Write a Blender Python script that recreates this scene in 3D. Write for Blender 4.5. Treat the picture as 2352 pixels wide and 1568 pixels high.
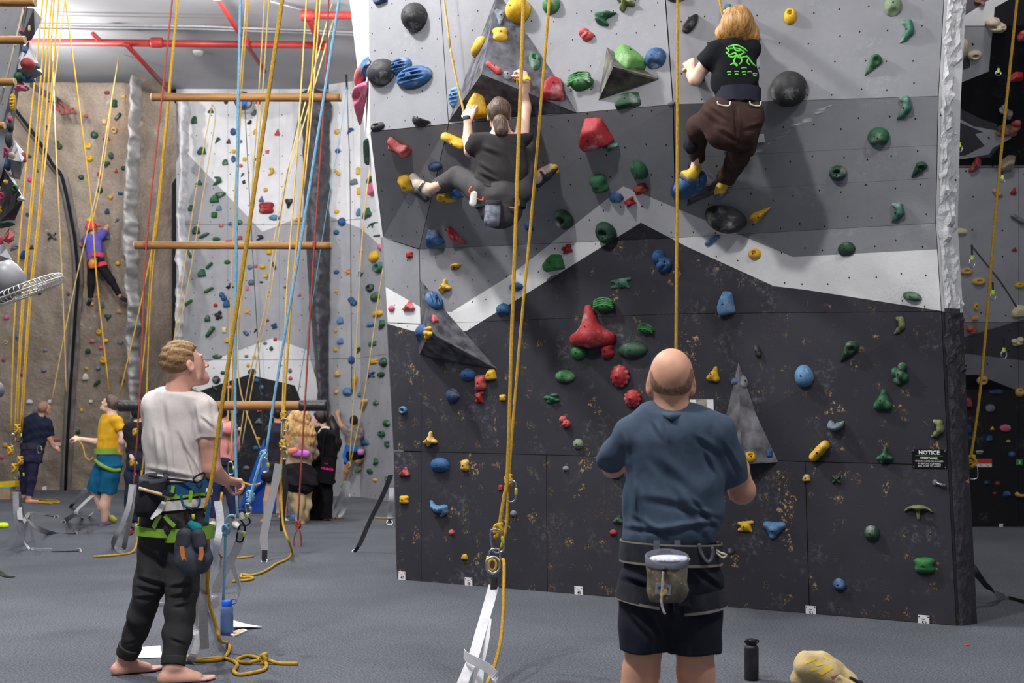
import bpy, bmesh, math, random
import numpy as np
from mathutils import Vector, Matrix, noise
from mathutils.bvhtree import BVHTree
from math import sin, cos, pi, radians, sqrt
random.seed(7)
scn = bpy.context.scene
for o in list(bpy.data.objects): bpy.data.objects.remove(o)

# ------------------------------------------------------------------ camera, world, lights, exposure
F, CX, HY, CH = 2800.0, 1176.0, 970.0, 1.36      # focal length in pixels of a 2352 wide frame, principal column, horizon row, eye height
cam_d = bpy.data.cameras.new('camera'); cam = bpy.data.objects.new('camera', cam_d)
scn.collection.objects.link(cam); scn.camera = cam
cam.location = (0, 0, CH); cam.rotation_euler = (pi / 2, 0, 0)
cam_d.sensor_width = 36; cam_d.lens = 36 * F / 2352; cam_d.shift_y = (HY - 784) / 2352
cam_d.clip_end = 200
cam_d.dof.use_dof = True; cam_d.dof.focus_distance = 7.0; cam_d.dof.aperture_fstop = 4.5

w = bpy.data.worlds.new('hall'); scn.world = w; w.use_nodes = True
w.node_tree.nodes['Background'].inputs[0].default_value = (0.82, 0.88, 1.0, 1)
w.node_tree.nodes['Background'].inputs[1].default_value = 0.2
scn.view_settings.view_transform = 'Standard'; scn.view_settings.look = 'None'
scn.view_settings.gamma = 1; scn.view_settings.use_curve_mapping = False
scn.view_settings.exposure = 0.0
CEIL = 7.6
LAMPS = [  # high-bay lamps hanging under the ceiling: x, y, watts
    (-2.9, 8.3, 1120), (-4.02, 16.1, 420), (-0.9, 17.0, 320), (-7.4, 10.6, 600), (-7.8, 19.0, 350),
    (-2.2, 3.2, 980), (3.4, 2.6, 460), (4.5, 10.6, 210)]
def lamp_light(x, y, watts, z):
    ld = bpy.data.lights.new('lamp_light', 'POINT'); ld.shadow_soft_size = 0.17; ld.energy = watts
    ld.color = (1.0, 0.985, 0.96)
    lo = bpy.data.objects.new('lamp_light', ld); lo.location = (x, y, z); scn.collection.objects.link(lo)
    return lo

# ------------------------------------------------------------------ small helpers
def V(*a): return Vector(a)
def P(x, y, d): return Vector(((x - CX) * d / F, d, CH + (HY - y) * d / F))
def floor_d(y): return CH * F / (y - HY)
def PF(x, y, lift=0.0):            # a point on the floor seen at a pixel
    p = P(x, y, floor_d(y)); p.z = lift; return p
def lin(c):
    c = c / 255.0
    return c / 12.92 if c <= 0.04045 else ((c + 0.055) / 1.055) ** 2.4
def S(r, g, b): return (lin(r), lin(g), lin(b), 1)

MATS = {}
def mat(name, col, rough=0.7, var=0.12, scale=12.0, bump=0.0, bscale=60.0, metal=0.0, col2=None, spec=0.35, detail=4, stretch=None):
    if name in MATS: return MATS[name]
    m = bpy.data.materials.new(name); m.use_nodes = True; MATS[name] = m
    nt = m.node_tree; b = nt.nodes['Principled BSDF']
    b.inputs['Roughness'].default_value = rough; b.inputs['Metallic'].default_value = metal
    b.inputs['Specular IOR Level'].default_value = spec
    tc = nt.nodes.new('ShaderNodeTexCoord')
    n = nt.nodes.new('ShaderNodeTexNoise'); n.inputs['Scale'].default_value = scale; n.inputs['Detail'].default_value = detail
    vec = tc.outputs['Object']
    if stretch:
        mp = nt.nodes.new('ShaderNodeMapping'); mp.inputs['Scale'].default_value = stretch; nt.links.new(vec, mp.inputs[0]); vec = mp.outputs[0]
    nt.links.new(vec, n.inputs['Vector'])
    r = nt.nodes.new('ShaderNodeValToRGB')
    c = S(*col); c2 = S(*col2) if col2 else tuple(min(1, x * (1 + var) + 0.02 * var) for x in c[:3]) + (1,)
    c1 = c if col2 else tuple(x * (1 - var) for x in c[:3]) + (1,)
    r.color_ramp.elements[0].position = 0.32; r.color_ramp.elements[1].position = 0.68
    r.color_ramp.elements[0].color = c1; r.color_ramp.elements[1].color = c2
    nt.links.new(n.outputs['Fac'], r.inputs['Fac']); nt.links.new(r.outputs['Color'], b.inputs['Base Color'])
    if bump:
        n2 = nt.nodes.new('ShaderNodeTexNoise'); n2.inputs['Scale'].default_value = bscale; n2.inputs['Detail'].default_value = 3
        nt.links.new(vec, n2.inputs['Vector'])
        bp = nt.nodes.new('ShaderNodeBump'); bp.inputs['Strength'].default_value = bump; bp.inputs['Distance'].default_value = 0.01
        nt.links.new(n2.outputs['Fac'], bp.inputs['Height']); nt.links.new(bp.outputs['Normal'], b.inputs['Normal'])
    return m

def paint(name, col, chips=0.0, chipcol=(184, 148, 96), nuts=True, scuff=0.5, rough=0.75, nutscale=5.2):
    """wall paint: mottled colour, rows of bolt holes, rubbed spots and chips with bare plywood showing"""
    m = bpy.data.materials.new(name); m.use_nodes = True; MATS[name] = m
    nt = m.node_tree; L = nt.links.new; N = nt.nodes.new; b = nt.nodes['Principled BSDF']
    b.inputs['Roughness'].default_value = rough; b.inputs['Specular IOR Level'].default_value = 0.25
    g = N('ShaderNodeNewGeometry')
    sp = N('ShaderNodeSeparateXYZ'); L(g.outputs['Position'], sp.inputs[0])
    ad = N('ShaderNodeMath'); ad.operation = 'MULTIPLY_ADD'; L(sp.outputs['Y'], ad.inputs[0]); ad.inputs[1].default_value = -0.6; L(sp.outputs['X'], ad.inputs[2])
    cb = N('ShaderNodeCombineXYZ'); L(ad.outputs[0], cb.inputs['X']); L(sp.outputs['Z'], cb.inputs['Y'])
    def noise_(scale, detail, rough_=0.5):
        n = N('ShaderNodeTexNoise'); n.inputs['Scale'].default_value = scale; n.inputs['Detail'].default_value = detail
        n.inputs['Roughness'].default_value = rough_; L(g.outputs['Position'], n.inputs['Vector']); return n.outputs['Fac']
    def ramp(src, p0, p1, c0=(0, 0, 0, 1), c1=(1, 1, 1, 1)):
        r = N('ShaderNodeValToRGB'); e = r.color_ramp.elements
        e[0].position = p0; e[1].position = p1; e[0].color = c0; e[1].color = c1; L(src, r.inputs[0]); return r.outputs[0]
    def mix(fac, a, bb, mode='MIX'):
        x = N('ShaderNodeMix'); x.data_type = 'RGBA'; x.blend_type = mode
        for s, v in ((0, fac), (6, a), (7, bb)):
            if hasattr(v, 'is_output'): L(v, x.inputs[s])
            else: x.inputs[s].default_value = v
        return x.outputs[2]
    def mul(a, bb):
        x = N('ShaderNodeMath'); x.operation = 'MULTIPLY'
        for s, v in ((0, a), (1, bb)):
            if hasattr(v, 'is_output'): L(v, x.inputs[s])
            else: x.inputs[s].default_value = v
        return x.outputs[0]
    c = S(*col)
    base = ramp(noise_(2.3, 6, 0.62), 0.3, 0.7, tuple(x * 0.88 for x in c[:3]) + (1,), tuple(x * 1.1 for x in c[:3]) + (1,))
    # chalky scuffs
    sc_ = mul(ramp(noise_(3.1, 3), 0.56, 0.68), ramp(noise_(26, 6, 0.7), 0.5, 0.68))
    base = mix(mul(sc_, 0.42 * scuff), base, S(186, 186, 190))
    sm = mul(ramp(noise_(1.7, 2), 0.6, 0.72), ramp(noise_(60, 4, 0.7), 0.52, 0.62))
    base = mix(mul(sm, 0.35 * scuff), base, S(150, 120, 92))
    bump_src = noise_(90, 3)
    if nuts:
        vo = N('ShaderNodeTexVoronoi'); vo.voronoi_dimensions = '2D'; vo.inputs['Scale'].default_value = nutscale; vo.inputs['Randomness'].default_value = 0.34
        L(cb.outputs[0], vo.inputs['Vector'])
        if chips:
            near = ramp(vo.outputs['Distance'], 0.05, 0.26, (1, 1, 1, 1), (0, 0, 0, 1))
            ch = mul(mul(ramp(noise_(2.6, 2), 0.48, 0.58), near), ramp(noise_(46, 6, 0.75), 0.55, 0.60))
            ch2 = mul(ramp(noise_(4.4, 2), 0.64, 0.68), ramp(noise_(40, 6, 0.72), 0.54, 0.59))
            base = mix(mul(ch, chips), base, S(*chipcol)); base = mix(mul(ch2, chips), base, S(*chipcol))
        hole = ramp(vo.outputs['Distance'], 0.028, 0.036, (1, 1, 1, 1), (0, 0, 0, 1))
        ring = ramp(vo.outputs['Distance'], 0.036, 0.052, (1, 1, 1, 1), (0, 0, 0, 1))
        base = mix(mul(ring, 0.35 if chips else 0.12), base, S(150, 125, 95))
        base = mix(hole, base, (0.006, 0.006, 0.007, 1))
    L(base, b.inputs['Base Color'])
    bp = N('ShaderNodeBump'); bp.inputs['Strength'].default_value = 0.12; bp.inputs['Distance'].default_value = 0.01
    L(bump_src, bp.inputs['Height']); L(bp.outputs['Normal'], b.inputs['Normal'])
    return m

def mesh_obj(name, verts, faces, m, parent=None, smooth=False, center=True, mats=None, midx=None):
    verts = [Vector(v) for v in verts] if not isinstance(verts, np.ndarray) else verts
    me = bpy.data.meshes.new(name)
    if isinstance(verts, np.ndarray):
        c = Vector(((verts.min(0) + verts.max(0)) / 2).tolist()) if center else Vector((0, 0, 0))
        vv = verts - np.array(c)[None, :]
        me.vertices.add(len(vv)); me.vertices.foreach_set('co', vv.astype(np.float32).ravel())
        fa = np.asarray(faces, dtype=np.int32); k = fa.shape[1]
        me.loops.add(fa.size); me.loops.foreach_set('vertex_index', fa.ravel())
        me.polygons.add(len(fa)); me.polygons.foreach_set('loop_start', np.arange(0, fa.size, k, dtype=np.int32))
        me.update(calc_edges=True); me.validate()
    else:
        if center and verts:
            lo = Vector(min(v[i] for v in verts) for i in range(3)); hi = Vector(max(v[i] for v in verts) for i in range(3)); c = (lo + hi) / 2
        else: c = Vector((0, 0, 0))
        me.from_pydata([v - c for v in verts], [], faces); me.update()
    for mm in (mats or [m]): me.materials.append(mm)
    if midx:
        for p, i in zip(me.polygons, midx): p.material_index = i
    if smooth: me.polygons.foreach_set('use_smooth', [True] * len(me.polygons))
    o = bpy.data.objects.new(name, me); o.location = c; scn.collection.objects.link(o)
    if parent: attach(o, parent)
    return o
def attach(o, parent):
    o.parent = parent
    q = Vector((0, 0, 0)); p = parent
    M = Matrix.Identity(4)
    chain = []
    while p: chain.append(p); p = p.parent
    for p in reversed(chain): M = M @ p.matrix_parent_inverse @ p.matrix_basis
    o.matrix_parent_inverse = M.inverted()
def tag(o, label=None, cat=None, group=None, kind=None):
    if label: o['label'] = label
    if cat: o['category'] = cat
    if group: o['group'] = group
    if kind: o['kind'] = kind
    return o
def empty(name, loc, label=None, cat=None, group=None):
    o = bpy.data.objects.new(name, None); o.location = loc; o.empty_display_size = 0.1
    scn.collection.objects.link(o); return tag(o, label, cat, group)

def spline(pts, sub=6):
    """Catmull-Rom through 3-D points"""
    pts = [Vector(p) for p in pts]
    if len(pts) < 3: return pts
    out = []
    q = [2 * pts[0] - pts[1]] + pts + [2 * pts[-1] - pts[-2]]
    for i in range(1, len(q) - 2):
        a, b, c, d = q[i - 1], q[i], q[i + 1], q[i + 2]
        for j in range(sub):
            t = j / sub
            out.append(0.5 * ((2 * b) + (c - a) * t + (2 * a - 5 * b + 4 * c - d) * t * t + (3 * b - a - 3 * c + d) * t ** 3))
    out.append(pts[-1]); return out
def tube_geo(pts, r, seg=8, closed=False, caps=True):
    pts = [Vector(p) for p in pts]; n = len(pts); vs, fs = [], []
    rr = r if isinstance(r, (list, tuple)) else [r] * n
    prev = None
    for i, p in enumerate(pts):
        t = (pts[(i + 1) % n] - pts[i - 1]) if closed else (pts[min(i + 1, n - 1)] - pts[max(i - 1, 0)])
        t = t.normalized() if t.length > 1e-9 else Vector((0, 0, 1))
        if prev is None: a = t.orthogonal().normalized()
        else:
            a = prev - t * prev.dot(t); a = a.normalized() if a.length > 1e-6 else t.orthogonal().normalized()
        prev = a; b = t.cross(a)
        for k in range(seg):
            ang = 2 * pi * k / seg; vs.append(p + (a * cos(ang) + b * sin(ang)) * rr[i])
    m = n if closed else n - 1
    for i in range(m):
        j = (i + 1) % n
        for k in range(seg):
            l = (k + 1) % seg; fs.append((i * seg + k, i * seg + l, j * seg + l, j * seg + k))
    if caps and not closed:
        fs.append(tuple(range(seg - 1, -1, -1))); fs.append(tuple(range((n - 1) * seg, n * seg)))
    return vs, fs
def merge(*geos):
    vs, fs = [], []
    for v, f in geos:
        k = len(vs); vs += list(v); fs += [tuple(i + k for i in q) for q in f]
    return vs, fs
def tube(name, pts, r, m, parent=None, seg=8, closed=False, smooth_pts=0):
    if smooth_pts: pts = spline(pts, smooth_pts)
    v, f = tube_geo(pts, r, seg, closed); return mesh_obj(name, v, f, m, parent, smooth=True)
def ribbon_geo(pts, width, side=None, thick=0.003, twist=None):
    """flat webbing along a 3-D path; side = direction(s) across the strap"""
    pts = [Vector(p) for p in pts]; n = len(pts); vs, fs = [], []
    for i, p in enumerate(pts):
        t = (pts[min(i + 1, n - 1)] - pts[max(i - 1, 0)]).normalized()
        s = side[i] if isinstance(side, list) else (side or Vector((1, 0, 0)))
        s = (s - t * s.dot(t)); s = s.normalized() if s.length > 1e-5 else t.orthogonal().normalized()
        if twist: s = Matrix.Rotation(twist * i / max(1, n - 1), 3, t) @ s
        nn = t.cross(s); hw = (width[i] if isinstance(width, list) else width) / 2
        vs += [p - s * hw - nn * thick / 2, p + s * hw - nn * thick / 2, p + s * hw + nn * thick / 2, p - s * hw + nn * thick / 2]
    for i in range(n - 1):
        for k in range(4):
            l = (k + 1) % 4; fs.append((4 * i + k, 4 * i + l, 4 * i + 4 + l, 4 * i + 4 + k))
    fs.append((3, 2, 1, 0)); fs.append((4 * n - 4, 4 * n - 3, 4 * n - 2, 4 * n - 1))
    return vs, fs
def box_geo(c, ax, ay, az):
    c = Vector(c); vs = [c + ax * i + ay * j + az * k for k in (-1, 1) for j in (-1, 1) for i in (-1, 1)]
    return vs, [(0, 2, 3, 1), (4, 5, 7, 6), (0, 1, 5, 4), (2, 6, 7, 3), (0, 4, 6, 2), (1, 3, 7, 5)]
def ring_geo(c, axis, side, rx, ry, width, thick, seg=28, taper=0.0):
    """an elliptical band (belt, loop) around an axis"""
    c = Vector(c); axis = Vector(axis).normalized(); side = Vector(side); side = (side - axis * side.dot(axis)).normalized(); fr = axis.cross(side)
    vs, fs = [], []
    for k in range(seg):
        a = 2 * pi * k / seg
        for (du, e) in ((-.5, 0), (.5, taper), (.5, taper + thick), (-.5, thick)):
            vs.append(c + axis * du * width + side * cos(a) * (rx + e) + fr * sin(a) * (ry + e))
    for k in range(seg):
        l = (k + 1) % seg
        for q in range(4):
            r = (q + 1) % 4; fs.append((4 * k + q, 4 * l + q, 4 * l + r, 4 * k + r))
    return vs, fs
def lathe_geo(c, prof, axis=Vector((0, 0, 1)), side=None, seg=24, sx=1.0, sy=1.0, cap=True):
    c = Vector(c); axis = Vector(axis).normalized(); side = (Vector(side) if side else axis.orthogonal()).normalized(); fr = axis.cross(side)
    vs, fs = [], []
    for (r, z) in prof:
        for k in range(seg):
            a = 2 * pi * k / seg; vs.append(c + axis * z + side * cos(a) * r * sx + fr * sin(a) * r * sy)
    for i in range(len(prof) - 1):
        for k in range(seg):
            l = (k + 1) % seg; fs.append((i * seg + k, i * seg + l, (i + 1) * seg + l, (i + 1) * seg + k))
    if cap: fs.append(tuple(range(seg - 1, -1, -1))); fs.append(tuple(range((len(prof) - 1) * seg, len(prof) * seg)))
    return vs, fs
def text_geo(s, size, c, right, up, extr=0.0008, align='CENTER', bold=0.0, shear=0.0, spacing=1.0):
    cu = bpy.data.curves.new('t', 'FONT'); cu.body = s; cu.size = size; cu.align_x = align; cu.align_y = 'CENTER'; cu.extrude = extr; cu.resolution_u = 3
    cu.offset = bold; cu.shear = shear; cu.space_character = spacing
    to = bpy.data.objects.new('t', cu); scn.collection.objects.link(to)
    me = to.evaluated_get(bpy.context.evaluated_depsgraph_get()).to_mesh()
    right = Vector(right).normalized(); up = Vector(up).normalized(); nn = right.cross(up)
    vs = [Vector(c) + right * v.co.x + up * v.co.y + nn * v.co.z for v in me.vertices]; fs = [tuple(p.vertices) for p in me.polygons]
    to.to_mesh_clear(); bpy.data.objects.remove(to); bpy.data.curves.remove(cu)
    return vs, fs

# ------------------------------------------------------------------ implicit surfaces (bodies, clothes, holds)
def smin(a, b, k):
    h = np.maximum(k - np.abs(a - b), 0) / k
    return np.minimum(a, b) - h * h * k * 0.25
def cone(a, b, ra, rb, k=0.02, q=1.0, n=(0, 1, 0), cap=0, sub=False):
    return ('c', np.array(a, float), np.array(b, float), ra, rb, k, q, np.array(n, float), cap, sub)
def ell(c, r, rot=None, k=0.02, sub=False):
    return ('e', np.array(c, float), np.array(r, float), None if rot is None else np.array(rot, float), k, sub)
def cutp(c, n, k=0.004): return ('p', np.array(c, float), np.array(n, float) / np.linalg.norm(n), k)
def sdf_mesh(prims, h, wr=None, wfreq=(1, 1, 1), seed=0):
    lo, hi = np.full(3, 1e9), np.full(3, -1e9)
    for p in prims:
        if p[0] == 'c' and not p[9]:
            for c, r in ((p[1], p[3]), (p[2], p[4])): lo = np.minimum(lo, c - r); hi = np.maximum(hi, c + r)
        elif p[0] == 'e' and not p[5]:
            lo = np.minimum(lo, p[1] - p[2].max()); hi = np.maximum(hi, p[1] + p[2].max())
    pad = 3 * h + (wr or 0); lo -= pad; hi += pad
    n = np.ceil((hi - lo) / h).astype(int) + 1
    ax = [lo[i] + h * np.arange(n[i]) for i in range(3)]
    f = np.full(n, 1.0, np.float32)
    for p in prims:
        if p[0] == 'p':
            d = ((ax[0] - p[1][0]) * p[2][0])[:, None, None] + ((ax[1] - p[1][1]) * p[2][1])[None, :, None] + ((ax[2] - p[1][2]) * p[2][2])[None, None, :]
            f = -smin(-f, -d.astype(np.float32), p[3]); continue
        if p[0] == 'c':
            _, a, b, ra, rb, k, q, nn, cap, sub = p
            l = np.minimum(a - ra, b - rb); u = np.maximum(a + ra, b + rb)
        else:
            _, c, r, rot, k, sub = p; l = c - r.max(); u = c + r.max()
        m = k + 3 * h
        i0 = np.maximum(np.floor((l - m - lo) / h).astype(int), 0); i1 = np.minimum(np.ceil((u + m - lo) / h).astype(int) + 1, n)
        if (i1 <= i0).any(): continue
        sl = tuple(slice(i0[i], i1[i]) for i in range(3))
        X = ax[0][sl[0]][:, None, None]; Y = ax[1][sl[1]][None, :, None]; Z = ax[2][sl[2]][None, None, :]
        if p[0] == 'c':
            ab = b - a; L2 = max(float(ab @ ab), 1e-12)
            t0 = ((X - a[0]) * ab[0] + (Y - a[1]) * ab[1] + (Z - a[2]) * ab[2]) / L2; t = np.clip(t0, 0, 1)
            vx = X - a[0] - t * ab[0]; vy = Y - a[1] - t * ab[1]; vz = Z - a[2] - t * ab[2]
            if q != 1.0:
                e = (vx * nn[0] + vy * nn[1] + vz * nn[2]) * (1 / q - 1); vx = vx + nn[0] * e; vy = vy + nn[1] * e; vz = vz + nn[2] * e
            d = (np.sqrt(vx * vx + vy * vy + vz * vz) - (ra + (rb - ra) * t)) * min(1.0, q)
            if cap & 1: d = np.maximum(d, (t0 - 1) * sqrt(L2))
            if cap & 2: d = np.maximum(d, -t0 * sqrt(L2))
        else:
            vx = X - c[0]; vy = Y - c[1]; vz = Z - c[2]
            if rot is not None:
                vx, vy, vz = (rot[0, i] * vx + rot[1, i] * vy + rot[2, i] * vz for i in range(3))
            g = np.sqrt((vx / r[0]) ** 2 + (vy / r[1]) ** 2 + (vz / r[2]) ** 2)
            d = (g - 1) * r.min()
        d = d.astype(np.float32)
        f[sl] = -smin(-f[sl], d, k) if sub else smin(f[sl], d, k)
    if wr:
        I = np.argwhere(np.abs(f) < wr + 2.5 * h)
        pts = I * h + lo; rs = np.random.RandomState(seed)
        acc = np.zeros(len(pts))
        for j in range(5):
            k1 = rs.normal(size=3) * np.array(wfreq) * (16 + 10 * j); k2 = rs.normal(size=3) * 7
            acc += np.sin(pts @ k1 + 2.2 * np.sin(pts @ k2 + j)) * (1.0, .8, .35, .12, .06)[j]
        f[tuple(I.T)] -= (wr * .55 * acc).astype(np.float32)
    return nets(f, lo, h)
def nets(f, lo, h):
    ins = f < 0
    s = np.zeros(tuple(x - 1 for x in f.shape), np.int8)
    for dx in (0, 1):
        for dy in (0, 1):
            for dz in (0, 1):
                s += ins[dx:f.shape[0] - 1 + dx, dy:f.shape[1] - 1 + dy, dz:f.shape[2] - 1 + dz]
    cells = np.argwhere((s > 0) & (s < 8)); N = len(cells)
    cid = np.full(s.shape, -1, np.int32); cid[tuple(cells.T)] = np.arange(N)
    acc = np.zeros((N, 3)); cnt = np.zeros(N)
    C = [np.array(c) for c in ((0, 0, 0), (1, 0, 0), (0, 1, 0), (1, 1, 0), (0, 0, 1), (1, 0, 1), (0, 1, 1), (1, 1, 1))]
    for a in range(8):
        for b in range(a + 1, 8):
            if np.abs(C[a] - C[b]).sum() != 1: continue
            fa = f[tuple((cells + C[a]).T)]; fb = f[tuple((cells + C[b]).T)]
            x = (fa < 0) != (fb < 0); t = np.where(x, fa / np.where(x, fa - fb, 1), 0)
            acc += np.where(x[:, None], C[a] + (C[b] - C[a]) * t[:, None], 0); cnt += x
    vs = (cells + acc / cnt[:, None]) * h + lo
    fs = []
    for axn in range(3):
        o1, o2 = [(1, 2), (2, 0), (0, 1)][axn]
        sl0 = [slice(None)] * 3; sl1 = [slice(None)] * 3; sl0[axn] = slice(0, -1); sl1[axn] = slice(1, None)
        A = ins[tuple(sl0)]; B = ins[tuple(sl1)]
        E = np.argwhere(A != B); E = E[(E[:, o1] > 0) & (E[:, o2] > 0) & (E[:, o1] < f.shape[o1] - 1) & (E[:, o2] < f.shape[o2] - 1)]
        e1 = np.zeros(3, int); e1[o1] = 1; e2 = np.zeros(3, int); e2[o2] = 1
        q = np.stack([cid[tuple((E - e1 - e2).T)], cid[tuple((E - e2).T)], cid[tuple(E.T)], cid[tuple((E - e1).T)]], 1)
        flip = ~A[tuple(E.T)]
        q[flip] = q[flip][:, ::-1]; fs.append(q)
    return vs, np.concatenate(fs)
def crease(v, lines):
    """press folds into the camera side of a garment: (x0, y0, x1, y1, half width px, depth m)"""
    px = CX + v[:, 0] / v[:, 1] * F; py = HY - (v[:, 2] - CH) / v[:, 1] * F; mid = np.median(v[:, 1]); w_ = 1 / (1 + np.exp((v[:, 1] - mid) * 60)); out = np.zeros(len(v))
    for (x0, y0, x1, y1, s, a) in lines:
        dx, dy = x1 - x0, y1 - y0; L2 = dx * dx + dy * dy; t = np.clip(((px - x0) * dx + (py - y0) * dy) / L2, 0, 1); L = sqrt(L2)
        d = ((px - x0) * dy - (py - y0) * dx) / L; al = np.hypot(px - x0 - t * dx, py - y0 - t * dy) ** 2 - d * d
        e = np.exp(-np.maximum(al, 0) / (2 * s * s)) * np.sin(np.pi * np.clip(t * .9 + .05, 0, 1)) ** .5
        out += a * e * (np.exp(-(d / s) ** 2) - .75 * np.exp(-((d - 1.7 * s) / (1.1 * s)) ** 2))
    v = v.copy(); v[:, 1] += out * w_; return v
def sdf_obj(name, prims, h, m, parent=None, wr=None, wfreq=(1, 1, 1), seed=0, folds=None):
    v, f = sdf_mesh(prims, h, wr, wfreq, seed)
    if folds: v = crease(v, folds)
    return mesh_obj(name, v, f, m, parent, smooth=True)
# ------------------------------------------------------------------ the setting
def proj(v): return (CX + v[0] / v[1] * F, HY - (v[2] - CH) / v[1] * F)
def in_poly(x, y, poly):
    c = False; j = len(poly) - 1
    for i in range(len(poly)):
        xi, yi = poly[i]; xj, yj = poly[j]
        if (yi > y) != (yj > y) and x < (xj - xi) * (y - yi) / (yj - yi) + xi: c = not c
        j = i
    return c
M_GREY = paint('grey_wall_paint', (130, 131, 136)); M_WHITE = paint('white_wall_paint', (214, 214, 216), scuff=0.8)
M_BLACK = paint('black_wall_paint', (51, 51, 58), chips=0.9); M_BGREY = paint('back_grey_paint', (156, 157, 163), nutscale=3.0)
M_BWHITE = paint('back_white_paint', (216, 216, 220), nutscale=3.0); M_DGREY = paint('dark_grey_paint', (92, 90, 96), nutscale=4)
M_BBLACK = paint('flat_black_paint', (30, 30, 36), nutscale=4, scuff=0.6)
M_BACK = mat('raw_plywood_edge', (70, 62, 55), 0.9)
CAM0 = Vector((0, 0, CH))
def cut_faces(tris, polys, lines, default):
    """cut a face set along painted border lines and give each piece the paint it lies in"""
    bm = bmesh.new()
    for t in tris:
        bm.faces.new([bm.verts.new(v) for v in t])
    bmesh.ops.remove_doubles(bm, verts=bm.verts, dist=1e-4)
    for (a, b) in lines:
        pa, pb = P(a[0], a[1], 5), P(b[0], b[1], 5)
        nn = (pa - CAM0).cross(pb - CAM0)
        if nn.length < 1e-6: continue
        bmesh.ops.bisect_plane(bm, geom=bm.verts[:] + bm.edges[:] + bm.faces[:], plane_co=CAM0, plane_no=nn.normalized())
    vs = [v.co.copy() for v in bm.verts]; bm.verts.index_update()
    fs, mi = [], []
    for f in bm.faces:
        c = f.calc_center_median(); px, py = proj(c); k = default
        for i, poly in polys:
            if in_poly(px, py, poly): k = i
        fs.append(tuple(v.index for v in f.verts)); mi.append(k)
    bm.free(); return vs, fs, mi
def edges_of(poly): return [(poly[i], poly[(i + 1) % len(poly)]) for i in range(len(poly))]
BVH = {}
def add_bvh(key, vs, fs): BVH.setdefault(key, [[], []]); k = len(BVH[key][0]); BVH[key][0] += [Vector(v) for v in vs]; BVH[key][1] += [tuple(i + k for i in f) for f in fs]
TREES = {}
def hit(key, px, py):
    if key not in TREES: TREES[key] = BVHTree.FromPolygons(BVH[key][0], BVH[key][1])
    for ox, oy in ((0, 0), (2.5, 0), (-2.5, 0), (0, 2.5), (0, -2.5), (4, 4), (-4, -4), (8, 0), (-8, 0), (0, 8), (0, -8)):
        d = (P(px + ox, py + oy, 10) - CAM0).normalized()
        loc, nn, _, _ = TREES[key].ray_cast(CAM0, d)
        if loc is not None: break
    if loc is None: return None, None
    if nn.dot(d) > 0: nn = -nn
    return loc, nn

# --- floor and ceiling
M_CARPET = mat('carpet', (70, 73, 80), 0.95, col2=(118, 121, 129), scale=85, detail=8, bump=0.5, bscale=240, spec=0.1)
def carpet_nodes():
    nt = M_CARPET.node_tree; b = nt.nodes['Principled BSDF']; N = nt.nodes.new; L = nt.links.new
    src = b.inputs['Base Color'].links[0].from_socket
    tc = N('ShaderNodeTexCoord'); n = N('ShaderNodeTexNoise'); n.inputs['Scale'].default_value = 0.8; n.inputs['Detail'].default_value = 5
    L(tc.outputs['Object'], n.inputs['Vector'])
    r = N('ShaderNodeValToRGB'); r.color_ramp.elements[0].position = .3; r.color_ramp.elements[1].position = .7
    r.color_ramp.elements[0].color = (.78, .78, .8, 1); r.color_ramp.elements[1].color = (1.08, 1.08, 1.06, 1); L(n.outputs['Fac'], r.inputs[0])
    v = N('ShaderNodeTexNoise'); v.inputs['Scale'].default_value = 7; v.inputs['Detail'].default_value = 1; L(tc.outputs['Object'], v.inputs['Vector'])
    x = N('ShaderNodeMix'); x.data_type = 'RGBA'; x.blend_type = 'MULTIPLY'; x.inputs[0].default_value = 1; L(src, x.inputs[6]); L(r.outputs[0], x.inputs[7])
    L(x.outputs[2], b.inputs['Base Color'])
carpet_nodes()
o = mesh_obj('floor', [(-15, -3, 0), (10, -3, 0), (10, 27, 0), (-15, 27, 0)], [(0, 1, 2, 3)], M_CARPET, center=False); tag(o, 'dark blue grey carpet floor of the climbing hall', kind='structure')
M_CEIL = mat('ceiling_concrete', (172, 172, 176), 0.85, 0.10, scale=0.7, bump=0.1, bscale=8, detail=7)
o = mesh_obj('ceiling', [(-15, -3, CEIL), (-15, 27, CEIL), (10, 27, CEIL), (10, -3, CEIL)], [(0, 1, 2, 3)], M_CEIL, center=False); tag(o, 'pale grey concrete ceiling', kind='structure')

# --- main climbing wall: panels standing on one floor line, leaning out by t
FL = PF(912, 1330); FR = PF(2197, 1437)
UD = (FR - FL).normalized(); ND = Vector((UD.y, -UD.x, 0))
if ND.y > 0: ND = -ND
def W(px, py, t, z=None):
    k = (px - CX) / F; a = FL + ND * t
    s = (k * a.y - a.x) / (UD.x - k * UD.y); q = a + UD * s
    p = P(px, py, q.y)
    if z is not None: p.z = z
    return p
ROWS = [  # left edge, inner left, middle, right edge: (px, py, lean)
    [(912, 1330, 0), (968, 1335, 0), (1560, 1384, 0), (2197, 1437, 0)],
    [(905, 1035, .04), (967, 1037, .05), (1557, 1052, .07), (2178, 1068, .08)],
    [(890, 741, .10), (966, 744, .17), (1555, 720, .17), (2163, 715, .25)],
    [(879, 545, .15), (963, 572, .20), (1553, 546, .22), (2150, 512, .34)],
    [(850, 303, .86), (1030, 285, .92), (1546, 240, .95), (2156, 221, .52)],
    [(845, -60, .84), (1008, -60, .86), (1524, -60, .84), (2172, -60, .36)],
    [(840, -700, .80), (1000, -700, .80), (1500, -900, .76), (2190, -1200, .28)]]
GRID = [[W(*c) for c in r] for r in ROWS]
for c in range(4): GRID[6][c] = W(ROWS[6][c][0], ROWS[6][c][1], ROWS[6][c][2], z=CEIL - .03)
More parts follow.
